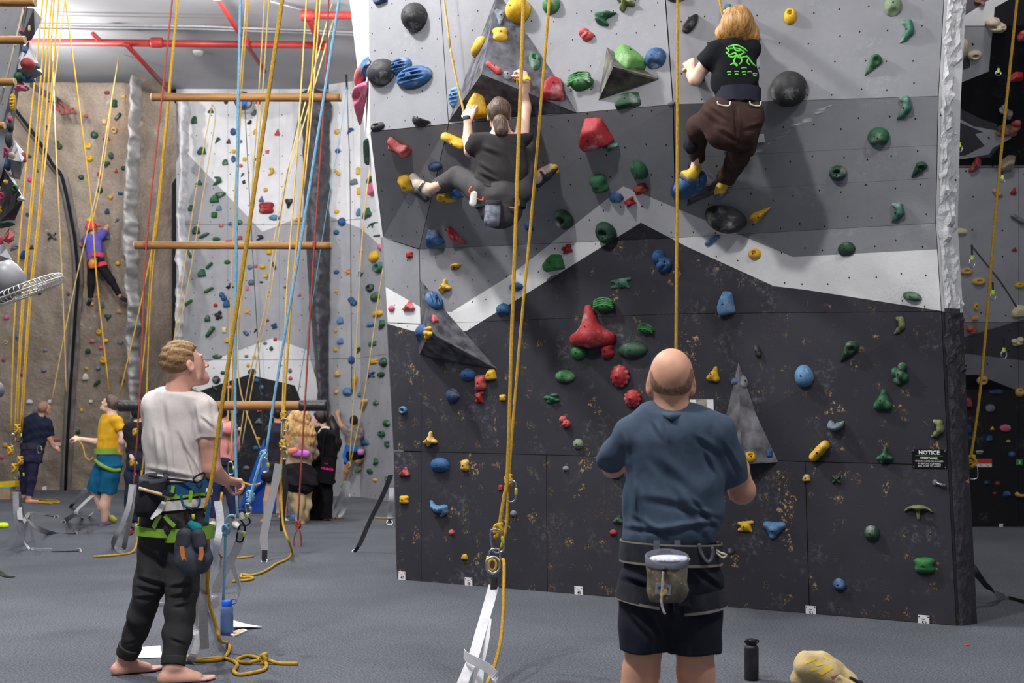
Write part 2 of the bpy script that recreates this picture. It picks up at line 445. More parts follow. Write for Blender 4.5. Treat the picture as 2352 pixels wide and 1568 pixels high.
WHITE_P = [(870, 650), (966, 705), (1036, 717), (1175, 630), (1264, 560), (1431, 428), (1483, 448), (1577, 488), (1708, 543), (1821, 590), (2180, 571), (2180, 717), (1848, 665), (1778, 657), (1577, 566), (1472, 511), (1071, 760), (966, 765), (870, 738)]
BLACK_P = [(860, 735), (966, 765), (1071, 760), (1472, 511), (1577, 566), (1778, 657), (1848, 665), (2175, 716), (2260, 728), (2260, 1550), (840, 1420)]
wall_main = empty('wall_front', (FL + FR) / 2); tag(wall_main, 'tall leaning climbing wall painted grey, white and black', kind='structure')
M3 = [M_GREY, M_WHITE, M_BLACK]
def lerp(a, b, t): return a + (b - a) * t
def main_panel(q, alt=False, n=0):
    """q: four corners bl, br, tr, tl; one plywood panel with its own edge, cut along the paint borders"""
    c = sum(q, Vector()) / 4
    qs = [p + (c - p).normalized() * 0.0042 for p in q]
    tris = [(qs[0], qs[1], qs[3]), (qs[1], qs[2], qs[3])] if alt else [(qs[0], qs[1], qs[2]), (qs[0], qs[2], qs[3])]
    if n:
        g = [[lerp(lerp(qs[0], qs[1], i / n), lerp(qs[3], qs[2], i / n), j / n) for i in range(n + 1)] for j in range(n + 1)]; tris = []
        for j in range(n):
            for i in range(n): tris += [(g[j][i], g[j][i + 1], g[j + 1][i + 1]), (g[j][i], g[j + 1][i + 1], g[j + 1][i])]
    vs, fs, mi = cut_faces(tris, [(1, WHITE_P), (2, BLACK_P)], edges_of(WHITE_P) + edges_of(BLACK_P), 0)
    add_bvh('main', vs, fs)
    nn = (qs[1] - qs[0]).cross(qs[3] - qs[0]).normalized()
    k = len(vs); back = [p - nn * 0.018 for p in qs]
    vs += qs + back
    for i in range(4):
        j = (i + 1) % 4; fs.append((k + i, k + 4 + i, k + 4 + j, k + j)); mi.append(3)
    mesh_obj('panel', vs, fs, None, wall_main, mats=M3 + [M_BACK], midx=mi, smooth=bool(n))
CUTS = {(0, 1): [.52], (1, 1): [.5], (2, 1): [.5], (3, 1): [.5], (4, 1): [.46], (5, 1): [.5], (0, 2): [.5], (1, 2): [.5], (2, 2): [.5]}
RC = {(3, 2): [.36, .62], (2, 1): [], (4, 2): []}
for r in range(6):
    for c in range(3):
        a, b, cc, d = GRID[r][c], GRID[r][c + 1], GRID[r + 1][c + 1], GRID[r + 1][c]
        us = [0] + (CUTS.get((r, c), []) if r in (0,) else []) + [1]; vs_ = [0] + RC.get((r, c), []) + [1]
        for i in range(len(us) - 1):
            for j in range(len(vs_) - 1):
                f = lambda u, v: lerp(lerp(a, b, u), lerp(d, cc, u), v)
                main_panel([f(us[i], vs_[j]), f(us[i + 1], vs_[j]), f(us[i + 1], vs_[j + 1]), f(us[i], vs_[j + 1])], n=22 if (r == 3 and c == 2) else 0)
# backing frame, left flank and top of the block
bv, bf = [], []
for r in range(7): bv += [p - ND * 0.14 for p in GRID[r]]
for r in range(6):
    for c in range(3): bf.append((r * 4 + c, r * 4 + c + 1, r * 4 + c + 5, r * 4 + c + 4))
mesh_obj('backing', bv, bf, M_BACK, wall_main, center=False)
# left flank: a narrow pale side that tapers away downwards
fl = [(846, -60), (850, 303), (879, 545), (890, 741), (905, 1035), (912, 1330)]
lv, lf, lm = [], [], []
back_px = [(796, -60), (838, 303), (874, 545), (888, 741), (904, 1035), (911, 1330)]
top = GRID[6][0]; lv += [top - ND * .004, P(780, -650, top.y + 1.0)]; lv[1].z = top.z
for k, (bx, by) in enumerate(back_px):
    g = GRID[5 - k][0]; lv += [g - ND * .004, P(bx, by, g.y + 1.1)]
for k in range(6): lf.append((2 * k, 2 * k + 2, 2 * k + 3, 2 * k + 1)); lm.append(1 if k < 2 else (0 if k == 2 else (1 if k == 3 else 2)))
lm = [1, 1, 1, 0, 2, 2]
mesh_obj('flank', lv, lf, None, wall_main, center=False, mats=M3, midx=lm); add_bvh('flank', lv, lf)
# right flank: torn plaster edge, white above and black below
M_PLW = mat('torn_white_plaster', (205, 205, 208), 0.9, 0.15, 25, bump=0.6, bscale=70); M_PLB = mat('torn_black_plaster', (58, 57, 64), 0.8, 0.3, 25, bump=0.6, bscale=70)
def right_edge(t):                     # t 0..1 bottom to top along the polyline
    pl = [GRID[r][3] for r in range(7)]; L = [0]
    for i in range(6): L.append(L[-1] + (pl[i + 1] - pl[i]).length)
    s = t * L[-1]
    for i in range(6):
        if s <= L[i + 1] + 1e-9: return lerp(pl[i], pl[i + 1], (s - L[i]) / (L[i + 1] - L[i]))
    return pl[-1]
NR, NCc = 230, 9; rv, rf, rm = [], [], []
zsplit = GRID[2][3].z
for j in range(NR + 1):
    e = right_edge(j / NR)
    rough = 1.0 if e.z > zsplit else (0.9 if e.z > 1.35 else 0.25)
    for i in range(NCc + 1):
        u = i / NCc; base = e + UD * (0.015 + 0.075 * u) - ND * (0.02 + 0.16 * u * u)
        s = e.z; a = noise.noise(Vector((u * 3, s * 5, 3.1))) * .6 + noise.noise(Vector((u * 7, s * 17, 9))) * .5 + noise.noise(Vector((u * 14, s * 40, 1))) * .3
        amp = rough * (0.0 if i == 0 else 0.032)
        rv.append(base + UD * a * amp * 1.5 + ND * abs(a) * amp * 1.2)
for j in range(NR):
    for i in range(NCc):
        k = j * (NCc + 1) + i; rf.append((k, k + 1, k + NCc + 2, k + NCc + 1)); rm.append(0 if rv[k].z > zsplit else 1)
o = mesh_obj('plaster_edge', rv, rf, None, wall_main, smooth=False, center=False, mats=[M_PLW, M_PLB], midx=rm)
sv = []
for j in range(0, 7):
    g = GRID[j][3]; sv += [g + UD * .0 - ND * .0, g + UD * .10 - ND * .17, g + UD * .10 - ND * .17 + Vector((.22, 1.0, 0)) * 1.6]
sf = []
for j in range(6): sf += [(3 * j, 3 * j + 1, 3 * j + 4, 3 * j + 3), (3 * j + 1, 3 * j + 2, 3 * j + 5, 3 * j + 4)]
mesh_obj('return_wall', sv, sf, None, wall_main, center=False, mats=M3, midx=[2, 2, 2, 2] + [1] * 8)

# --- back wall: grey and white, beyond the hall
wall_back = empty('wall_back', P(580, 1140, 22.6)); wall_back.location.z = 0; tag(wall_back, 'far grey, white and black climbing wall', kind='structure')
BP = [(1, [(380, 150), (720, 150), (694, 497), (602, 532), (433, 355), (380, 300)]), (1, [(380, 870), (440, 845), (626, 776), (706, 804), (735, 900), (745, 1200), (687, 1200), (687, 905), (677, 885), (571, 860), (446, 902), (380, 925)]),
      (2, [(380, 920), (446, 902), (571, 860), (677, 885), (690, 918), (690, 1250), (380, 1250)])]
def flat_wall(key, root, corners, polys, default, mats, cols=1, rows=1, gap=0.004):
    """corners bl, br, tr, tl split in panels"""
    bl, br, tr, tl = corners
    for i in range(cols):
        for j in range(rows):
            f = lambda u, v: lerp(lerp(bl, br, u), lerp(tl, tr, u), v)
            q = [f(i / cols, j / rows), f((i + 1) / cols, j / rows), f((i + 1) / cols, (j + 1) / rows), f(i / cols, (j + 1) / rows)]
            c = sum(q, Vector()) / 4; q = [p + (c - p).normalized() * gap for p in q]
            lines = []
            for _, po in polys: lines += edges_of(po)
            vs, fs, mi = cut_faces([(q[0], q[1], q[2]), (q[0], q[2], q[3])], polys, lines, default)
            add_bvh(key, vs, fs)
            mesh_obj('panel', vs, fs, None, root, mats=mats, midx=mi)
def col(px, d, z): p = P(px, HY, d); p.z = z; return p
flat_wall('back', wall_back, [col(405, 22.8, 0), col(760, 22.8, 0), col(760, 22.8, CEIL), col(405, 22.8, CEIL)], BP, 0, [M_BGREY, M_BWHITE, M_BBLACK], 3, 3)
RPW = [(1, [(740, 150), (740, 490), (828, 524), (960, 640), (960, 150)])]
flat_wall('backr', wall_back, [col(755, 22.5, 0), col(828, 22.2, 0), col(828, 22.2, CEIL), col(755, 22.5, CEIL)], RPW, 0, [M_BGREY, M_BWHITE], 1, 3)
flat_wall('backr', wall_back, [col(828, 22.2, 0), col(960, 19.8, 0), col(960, 19.0, CEIL), col(828, 22.2, CEIL)], RPW, 0, [M_BGREY, M_BWHITE], 1, 3)
M_GAP = mat('dark_gap', (20, 20, 22), 0.9)
mesh_obj('backing', [col(395, 22.9, 0), col(965, 22.9, 0), col(965, 22.9, CEIL), col(395, 22.9, CEIL)], [(0, 1, 2, 3)], M_GAP, wall_back)
# rough sculpted strips: a displaced grid between a left and a right pixel column
def strip(name, rows, d0, m, parent, amp=0.05, nx=8, ny=120, bulge=0.1, fx=2.0, fz=3.0, key=None, seed=0.0, dfun=None):
    """rows: [(py, px_left, px_right)], top to bottom; depth d0 or dfun(py, u)"""
    vs, fs = [], []
    for j in range(ny + 1):
        y = rows[0][0] + (rows[-1][0] - rows[0][0]) * j / ny
        for k in range(len(rows) - 1):
            if rows[k][0] <= y <= rows[k + 1][0] or k == len(rows) - 2:
                t = (y - rows[k][0]) / max(1e-6, rows[k + 1][0] - rows[k][0]); l = lerp(rows[k][1], rows[k + 1][1], t); r = lerp(rows[k][2], rows[k + 1][2], t)
                if y <= rows[k + 1][0]: break
        for i in range(nx + 1):
            u = i / nx; d = dfun(y, u) if dfun else d0
            p = P(l + (r - l) * u, y, d)
            a = noise.noise(Vector((p.x * fx, p.z * fz, seed))) + .5 * noise.noise(Vector((p.x * fx * 3, p.z * fz * 2.7, seed + 5))) + .3 * noise.noise(Vector((p.x * fx * 8, p.z * fz * 7, seed + 9)))
            p.y -= bulge * sin(pi * u) + a * amp; p.x += a * amp * .6
            p.z = max(p.z, -0.02); vs.append(p)
    for j in range(ny):
        for i in range(nx):
            k = j * (nx + 1) + i; fs.append((k, k + nx + 1, k + nx + 2, k + 1))
    if key: add_bvh(key, vs, fs)
    return mesh_obj(name, vs, fs, m, parent, smooth=True, center=False)
M_PILLAR = mat('black_rock_pillar', (62, 62, 70), 0.5, 0.35, 9, bump=0.8, bscale=30, spec=0.5)
strip('rock_pillar', [(213, 690, 758), (420, 697, 757), (640, 706, 756), (870, 726, 754), (1160, 742, 752)], 22.4, M_PILLAR, wall_back, amp=.10, nx=14, ny=200, bulge=.25, fx=3, fz=2.2)
M_SCULPT = mat('sculpted_pale_plaster', (196, 196, 200), 0.85, 0.12, 10, bump=0.7, bscale=25)
strip('sculpted_edge', [(230, 408, 436), (420, 412, 428), (640, 404, 424), (780, 402, 420), (900, 408, 424), (1150, 410, 424)], 22.5, M_SCULPT, wall_back, amp=.16, nx=10, ny=220, bulge=.2, fx=1.6, fz=2.6, seed=4)

# --- left wall: sculpted brown rock
def rock_mat():
    m = bpy.data.materials.new('brown_rock'); m.use_nodes = True; nt = m.node_tree; N = nt.nodes.new; L = nt.links.new; b = nt.nodes['Principled BSDF']
    b.inputs['Roughness'].default_value = .9; b.inputs['Specular IOR Level'].default_value = .15
    g = N('ShaderNodeNewGeometry')
    def no(s, d, sx=1, sz=1, ro=.6):
        mp = N('ShaderNodeMapping'); mp.inputs['Scale'].default_value = (sx, sx, sz); L(g.outputs['Position'], mp.inputs[0])
        n = N('ShaderNodeTexNoise'); n.inputs['Scale'].default_value = s; n.inputs['Detail'].default_value = d; n.inputs['Roughness'].default_value = ro; L(mp.outputs[0], n.inputs['Vector']); return n.outputs['Fac']
    def rp(src, *st):
        r = N('ShaderNodeValToRGB'); e = r.color_ramp.elements
        for i, (p, c) in enumerate(st):
            if i < 2: e[i].position = p; e[i].color = c
            else: x = e.new(p); x.color = c
        L(src, r.inputs[0]); return r.outputs[0]
    def mx(f, a, bb, mode='MIX'):
        x = N('ShaderNodeMix'); x.data_type = 'RGBA'; x.blend_type = mode
        for s, v in ((0, f), (6, a), (7, bb)):
            if hasattr(v, 'is_output'): L(v, x.inputs[s])
            else: x.inputs[s].default_value = v
        return x.outputs[2]
    base = rp(no(.55, 5), (.3, S(140, 129, 120)), (.7, S(172, 156, 148)), (.5, S(162, 149, 134)))
    streak = rp(no(2.0, 5, 1.4, .14), (.45, (0, 0, 0, 1)), (.62, (1, 1, 1, 1)))
    base = mx(streak, base, S(142, 128, 118))
    base = mx(rp(no(1.1, 4, 1, .5), (.60, (0, 0, 0, 1)), (.70, (.55, .55, .55, 1))), base, S(176, 140, 106))
    base = mx(rp(no(9, 5), (.64, (0, 0, 0, 1)), (.72, (.5, .5, .5, 1))), base, S(215, 208, 202))
    base = mx(rp(no(40, 4), (.38, (.4, .4, .4, 1)), (.55, (0, 0, 0, 1))), base, S(112, 100, 90))
    L(base, b.inputs['Base Color'])
    bp = N('ShaderNodeBump'); bp.inputs['Strength'].default_value = .7; bp.inputs['Distance'].default_value = .06; L(no(6, 8), bp.inputs['Height']); L(bp.outputs['Normal'], b.inputs['Normal'])
    return m
M_ROCK = rock_mat()
wall_left = empty('wall_left', P(180, 1140, 24.3)); wall_left.location.z = 0; tag(wall_left, 'tall brown rock textured climbing wall', kind='structure')
def rock_d(y, u): return lerp(21.9, 24.6, max(0, min(1, (y - 175) / 950)))
strip('rock_face', [(190, -160, 305), (600, -200, 305), (1127, -200, 310)], 0, M_ROCK, wall_left, amp=.07, nx=60, ny=110, bulge=0, fx=1.2, fz=1.0, key='rock', dfun=rock_d)
strip('rock_return', [(168, 300, 350), (240, 300, 405), (600, 304, 408), (1127, 310, 410)], 0, M_ROCK, wall_left, amp=.05, nx=16, ny=90, bulge=.0, fx=1.5, fz=.4, seed=3, dfun=lambda y, u: rock_d(y, u) - .15 + u * .5)
M_ICE = mat('white_sculpted_ridge', (170, 168, 168), 0.85, 0.2, 5, bump=0.8, bscale=20)
strip('sculpted_ridge', [(182, 308, 332), (300, 300, 322), (470, 286, 316), (640, 290, 318), (800, 296, 322), (900, 300, 322), (1127, 296, 318)], 0, M_ICE, wall_left, amp=.26, nx=12, ny=220, bulge=.34, fx=1.6, fz=1.8, seed=11, dfun=lambda y, u: rock_d(y, u) - .25)
M_CRACKROCK = mat('grey_crack_lip', (128, 124, 122), 0.9, 0.25, 4, bump=0.7, bscale=15); M_CRACK = mat('black_crack', (16, 16, 18), 0.9)
CRK = [(250, 34), (318, 86), (376, 120), (402, 141), (450, 153), (500, 163), (542, 171), (591, 176), (646, 179), (705, 174), (787, 169), (900, 161), (1047, 153), (1127, 150)]
strip('crack_lip', [(y, x - 12, x + 12) for y, x in CRK], 0, M_CRACKROCK, wall_left, amp=.04, nx=8, ny=120, bulge=.12, seed=21, dfun=lambda y, u: rock_d(y, u) - .06)
tube('crack', [P(x, y, rock_d(y, 0) - .2) for y, x in CRK], [.025] + [.032] * 12 + [.03], M_CRACK, wall_left, seg=6)
mesh_obj('crack_rim', *ribbon_geo(spline([P(x, y, rock_d(y, 0) - .19) for y, x in CRK], 4), .05, Vector((1, 0, 0)), .02), M_CRACK, wall_left)
# rusty vent grille in the rock wall
vg = empty('vent_grille', P(150, 245, 21.6), 'rusty red steel grate under a ledge on the brown rock wall', 'grate')
M_RUST = mat('rust_red_steel', (120, 45, 42), 0.7, .3); M_STEELD = mat('dark_steel', (70, 70, 72), 0.5, metal=.6)
for k in range(5): tube('bar', [P(118 + k * 12, 236 + k * 3, 21.5), P(126 + k * 12, 262, 21.5)], .02, M_RUST, vg, seg=5)
mesh_obj('frame', *ribbon_geo([P(112, 233, 21.5), P(136, 235, 21.5), P(174, 259, 21.5), P(140, 262, 21.5), P(112, 233, 21.5)], .04, Vector((0, 1, 0)), .03), M_RUST, vg)
mesh_obj('ledge', *box_geo(P(105, 215, 21.5), (P(142, 232, 21.5) - P(80, 196, 21.5)) / 2, Vector((0, .12, 0)), Vector((0, 0, .05))), M_STEELD, vg)

# --- right hand background: another steep wall past the corner
wall_right = empty('wall_right', PF(2330, 1208)); tag(wall_right, 'steep grey and black climbing wall past the torn corner', kind='structure')
RM = [M_BGREY, M_BWHITE, M_BBLACK, M_DGREY]
RPOLY = [(2, [(2100, 895), (2190, 862), (2245, 860), (2352, 903), (2600, 960), (2600, 1300), (2100, 1300)]),
         (3, [(2100, 800), (2190, 781), (2352, 733), (2600, 660), (2600, 900), (2352, 828), (2185, 808), (2100, 815)]),
         (3, [(2100, 560), (2185, 552), (2300, 530), (2352, 512), (2600, 430), (2600, 660), (2352, 733), (2190, 781), (2100, 800)]),
         (2, [(2100, -900), (2600, -900), (2600, 380), (2100, 380)]),
         (3, [(2100, -300), (2271, -300), (2271, 0), (2205, 43), (2213, 86), (2228, 140), (2228, 155), (2182, 172), (2100, 190)]),
         (1, [(2271, 0), (2325, -5), (2285, 17), (2279, 77), (2271, 164), (2182, 200), (2150, 210), (2150, 185), (2182, 172), (2228, 155), (2228, 140), (2213, 86), (2205, 43)]),
         (3, [(2100, 225), (2165, 228), (2250, 272), (2290, 285), (2300, 330), (2275, 362), (2100, 366)]),
         (1, [(2160, 254), (2185, 262), (2235, 290), (2290, 300), (2328, 300), (2322, 318), (2280, 340), (2272, 354), (2215, 365), (2165, 366), (2165, 360), (2215, 358), (2262, 335), (2240, 308), (2258, 303), (2190, 275), (2160, 262)])]
RY = [(1212, 15.9), (893, 15.9), (740, 15.2), (385, 14.6), (60, 12.9), (-900, 10.6)]
DG2 = (3, 0)
RPOLY[2] = (0, RPOLY[2][1])
for k in range(len(RY) - 1):
    (y0, d0), (y1, d1) = RY[k], RY[k + 1]
    bl, br, tr, tl = P(2120, y0, d0), P(2560, y0, d0), P(2560, y1, d1), P(2120, y1, d1)
    if k == 0: bl.z = br.z = 0
    flat_wall('right', wall_right, [bl, br, tr, tl], RPOLY, 0, RM, 2, 1)
tk = [col(2110, 16.4, 0), col(2600, 16.4, 0), col(2600, 15.4, CEIL), col(2110, 15.4, CEIL)]
mesh_obj('backing', tk, [(0, 1, 2, 3)], M_GAP, wall_right)
# ------------------------------------------------------------------ climbing holds
def _arc(a0, a1, R, r0, r1, n=6, cx=0, cy=0, z=0, k=.1):
    pts = [(cx + R * cos(radians(a0 + (a1 - a0) * i / n)), cy + R * sin(radians(a0 + (a1 - a0) * i / n))) for i in range(n + 1)]
    rr = [r0 + (r1 - r0) * i / n for i in range(n + 1)]
    return [cone((*pts[i], z), (*pts[i + 1], z), rr[i], rr[i + 1], k) for i in range(n)]
def _ch(pts, k=.15): return [cone((a[0], a[1], 0), (b[0], b[1], 0), a[2], b[2], k) for a, b in zip(pts, pts[1:])]
SH = {
 'egg': [ell((0, 0, 0), (.92, 1, .95)), ell((.1, -.25, 0), (.85, .75, 1.0), k=.3)],
 'round': [ell((0, 0, 0), (1, 1, .9)), ell((.2, .3, .9), (.25, .2, .12), k=.1, sub=True)],
 'flat': [ell((0, 0, 0), (1, 1, .62))],
 'bean': _ch([(-.55, -.5, .44), (0, .05, .42), (.5, .55, .44)], .2),
 'crescent': _arc(150, 330, .66, .16, .2) + _arc(190, 290, .6, .38, .38, k=.2),
 'half': [ell((-.1, .1, 0), (1.0, 1.0, .75)), cutp((0, .05, 0), (-.7, .7, 0), .08)],
 'tear': [cone((.2, .42, 0), (-.72, -.85, 0), .58, .12, .1), ell((.28, .2, .5), (.3, .3, .3), k=.2, sub=True)],
 'ridged': [ell((0, 0, 0), (1, 1, .8))] + [cone((-1.1, -.75 + .36 * i, .62), (1.1, -.6 + .36 * i, .62), .13, .13, .06, sub=True) for i in range(5)],
 'wavy': [ell((0, 0, 0), (.95, .95, .6))] + sum([_arc(20, 160, .95 - .02 * i, .13, .13, 6, 0, -.75 + .36 * i, .45) for i in range(4)], []),
 'tri': [cone((-.62, -.62, 0), (.62, -.62, 0), .36, .36, .3), cone((.62, -.62, 0), (.2, .75, 0), .36, .22, .3), cone((-.62, -.62, 0), (.2, .75, 0), .36, .22, .3), ell((0, -.2, 0), (.5, .5, .6), k=.3)],
 'tee': [cone((-.12, .8, 0), (-.05, -.05, .05), .2, .4, .2), cone((-.62, -.58, 0), (0, -.45, .2), .36, .5, .2), cone((.62, -.58, 0), (0, -.45, .2), .36, .5, .2)],
 'anchor': _arc(25, 155, .95, .12, .12, 8, 0, -.45) + [cone((0, .45, 0), (0, -.85, 0), .2, .14, .15), ell((0, .42, 0), (.45, .22, .35), k=.2)],
 'fork': [cone((0, -.1, 0), (-.75, -.35, 0), .38, .25, .2), cone((0, -.1, 0), (.1, .8, 0), .35, .22, .2), cone((0, -.1, 0), (.7, -.3, 0), .35, .25, .2), cone((-.1, -.1, 0), (-.35, -.75, 0), .3, .22, .2)],
 'jug': [ell((0, 0, 0), (1, .98, .95)), ell((.1, -.95, .75), (.7, .5, .6), k=.25, sub=True)],
 'hook': _ch([(-.25, .75, .22), (.35, .55, .36), (.42, .0, .42), (-.1, -.5, .3), (-.65, -.85, .12)], .2),
 'block': [cone((-.6, .5, 0), (.6, .55, 0), .38, .42, .3), cone((-.55, -.5, 0), (.6, -.5, 0), .42, .36, .3), ell((0, 0, 0), (.8, .8, .62), k=.4), ell((-.1, -.2, .75), (.45, .16, .22), k=.1, sub=True)],
 'pocket': [ell((0, 0, 0), (.95, 1, .85)), ell((0, .25, .8), (.4, .34, .6), k=.15, sub=True)],
 'cluster': [ell((.3, .55, .1), (.46, .4, .6)), ell((-.5, .1, 0), (.45, .45, .55)), ell((.1, -.1, 0), (.5, .55, .75)), ell((-.2, -.6, 0), (.5, .38, .5)), ell((.55, -.35, 0), (.38, .4, .5))],
 'slab': [ell((0, 0, 0), (1.25, 1.2, .85)), cutp((.75, .3, 0), (.95, .2, .35), .12), cutp((-.55, .35, 0), (-.8, .55, .3), .12), cutp((0, -.72, 0), (.1, -1, .15), .12), cutp((.1, .8, 0), (.15, 1, .5), .12), cutp((-.8, -.3, 0), (-1, -.25, .2), .12), cutp((.1, 0, .72), (.15, -.1, 1), .15)],
 'sausage': [cone((-.68, .55, 0), (.6, -.5, 0), .36, .46, .2), ell((.1, .3, .55), (.5, .28, .25), k=.2, sub=True)],
 'jag': [cone((-.35, .75, 0), (.45, -.75, 0), .3, .42, .1), cone((-.5, .2, 0), (.55, -.3, 0), .34, .36, .1), cone((-.8, .5, .55), (.8, .1, .45), .14, .12, .05, sub=True), cone((-.8, -.1, .6), (.8, -.5, .5), .14, .12, .05, sub=True)],
 'xstar': [cone((-.7, .7, 0), (.7, -.7, 0), .26, .26, .2), cone((.7, .7, 0), (-.7, -.7, 0), .26, .26, .2)],
 'zbar': [cone((-.8, .4, 0), (.8, .65, 0), .28, .3, .2), cone((-.75, -.6, 0), (.35, -.45, 0), .3, .32, .2), cone((.3, .1, 0), (.7, -.75, 0), .3, .2, .2), ell((0, 0, 0), (.6, .55, .6), k=.3)],
 'scurve': _ch([(-.85, .85, .16), (-.6, .25, .26), (0, -.05, .42), (.55, .15, .38), (.7, -.3, .26), (.25, -.85, .16)], .15),
 'ring': _arc(0, 359, .62, .3, .3, 10),
 'swell': [ell((-.25, .35, 0), (.62, .6, .75)), ell((.25, -.3, 0), (.72, .62, .85), k=.1), cone((-.8, -.2, .55), (.8, -.1, .6), .1, .1, .1, sub=True), cone((-.2, -.9, .5), (.6, -.4, .7), .12, .1, .1, sub=True)],
 'raspberry': [ell((0, 0, 0), (.78, .9, .7))] + [ell((.72 * cos(a) * s, .82 * sin(a) * s, .62 * (1 - s * .75)), (.24, .22, .2), k=.05) for s, n in ((.95, 11), (.55, 7), (.0, 1)) for a in [2 * pi * i / n + s for i in range(n)]],
}
SHWORD = {'egg': 'egg shaped', 'round': 'round', 'flat': 'shallow round', 'bean': 'bean shaped', 'crescent': 'crescent', 'half': 'half moon', 'tear': 'teardrop', 'ridged': 'ridged', 'wavy': 'wavy', 'tri': 'triangular',
          'tee': 'T shaped', 'anchor': 'anchor shaped', 'fork': 'forked', 'jug': 'scooped jug', 'hook': 'hook shaped', 'block': 'blocky', 'pocket': 'pocket', 'cluster': 'knobbly', 'slab': 'irregular', 'sausage': 'long rounded',
          'jag': 'jagged', 'xstar': 'cross shaped', 'zbar': 'zigzag', 'scurve': 'curling', 'ring': 'ring shaped', 'swell': 'lumpy', 'raspberry': 'bubbly'}
SHM = {}
def shape_mesh(k):
    if k not in SHM:
        v, f = sdf_mesh(SH[k] + [cutp((0, 0, -.03), (0, 0, -1), .01)], .105 if k not in ('ridged', 'wavy', 'raspberry') else .085)
        v[:, 0] /= np.abs(v[:, 0]).max(); v[:, 1] /= np.abs(v[:, 1]).max(); v[:, 2] /= v[:, 2].max()
        me = bpy.data.meshes.new('hold_' + k); me.vertices.add(len(v)); me.vertices.foreach_set('co', v.astype(np.float32).ravel())
        f = f.astype(np.int32); me.loops.add(f.size); me.loops.foreach_set('vertex_index', f.ravel()); me.polygons.add(len(f)); me.polygons.foreach_set('loop_start', np.arange(0, f.size, 4, dtype=np.int32))
        me.update(calc_edges=True); me.polygons.foreach_set('use_smooth', [True] * len(f)); me.materials.append(None)
        near = v[(np.abs(v[:, 0]) < .16) & (np.abs(v[:, 1]) < .16)]; SHM[k] = (me, float(near[:, 2].max()) if len(near) else .6)
    return SHM[k]
HC = {'green': (34, 88, 56), 'dgreen': (30, 66, 46), 'pgreen': (112, 132, 100), 'olive': (112, 122, 78), 'teal': (52, 106, 88), 'blue': (38, 80, 126), 'lblue': (80, 122, 160), 'dblue': (32, 58, 92), 'slate': (96, 108, 122),
      'yellow': (206, 162, 28), 'red': (148, 34, 40), 'dred': (128, 48, 46), 'black': (40, 40, 43), 'grey': (112, 114, 120), 'pink': (206, 96, 128), 'salmon': (182, 76, 74), 'orange': (216, 140, 70), 'cream': (206, 196, 160),
      'tan': (196, 160, 96), 'beige': (168, 152, 132), 'white': (200, 198, 194), 'brown': (120, 84, 60), 'magenta': (214, 60, 130), 'lgreen': (92, 140, 74), 'vgreen': (38, 104, 48)}
HN = {'dgreen': 'dark green', 'pgreen': 'pale green', 'lblue': 'light blue', 'dblue': 'dark blue', 'slate': 'slate blue', 'dred': 'brick red', 'olive': 'olive green', 'salmon': 'salmon red', 'lgreen': 'lime green', 'vgreen': 'bright green'}
def hold_mat(c):
    n = 'hold_' + c
    if n in MATS: return MATS[n]
    base = HC[c]; m = mat(n, base, .62, .2, 7, bump=.18, bscale=60, spec=.4, detail=6)
    nt = m.node_tree; N = nt.nodes.new; L = nt.links.new; b = nt.nodes['Principled BSDF']; src = b.inputs['Base Color'].links[0].from_socket
    g = N('ShaderNodeNewGeometry'); no = N('ShaderNodeTexNoise'); no.inputs['Scale'].default_value = 9; no.inputs['Detail'].default_value = 7; no.inputs['Roughness'].default_value = .65; L(g.outputs['Position'], no.inputs['Vector'])
    r = N('ShaderNodeValToRGB'); r.color_ramp.elements[0].position = .53; r.color_ramp.elements[1].position = .74; r.color_ramp.elements[1].color = (.5, .5, .5, 1); L(no.outputs['Fac'], r.inputs[0])
    x = N('ShaderNodeMix'); x.data_type = 'RGBA'; L(r.outputs[0], x.inputs[0]); L(src, x.inputs[6]); x.inputs[7].default_value = S(200, 198, 200); L(x.outputs[2], b.inputs['Base Color'])
    return m
M_BOLT = mat('bolt_hole_shade', (14, 14, 15), .5)  # raised disc; the shade of the bolt hole is put into its colour
_bv, _bf = lathe_geo((0, 0, 0), [(.0062, -.002), (.0062, .0016), (.003, .0016)], Vector((0, 0, 1)), seg=8)
BOLT = bpy.data.meshes.new('bolt'); BOLT.from_pydata(_bv, [], _bf); BOLT.materials.append(M_BOLT)
HOLDS = []
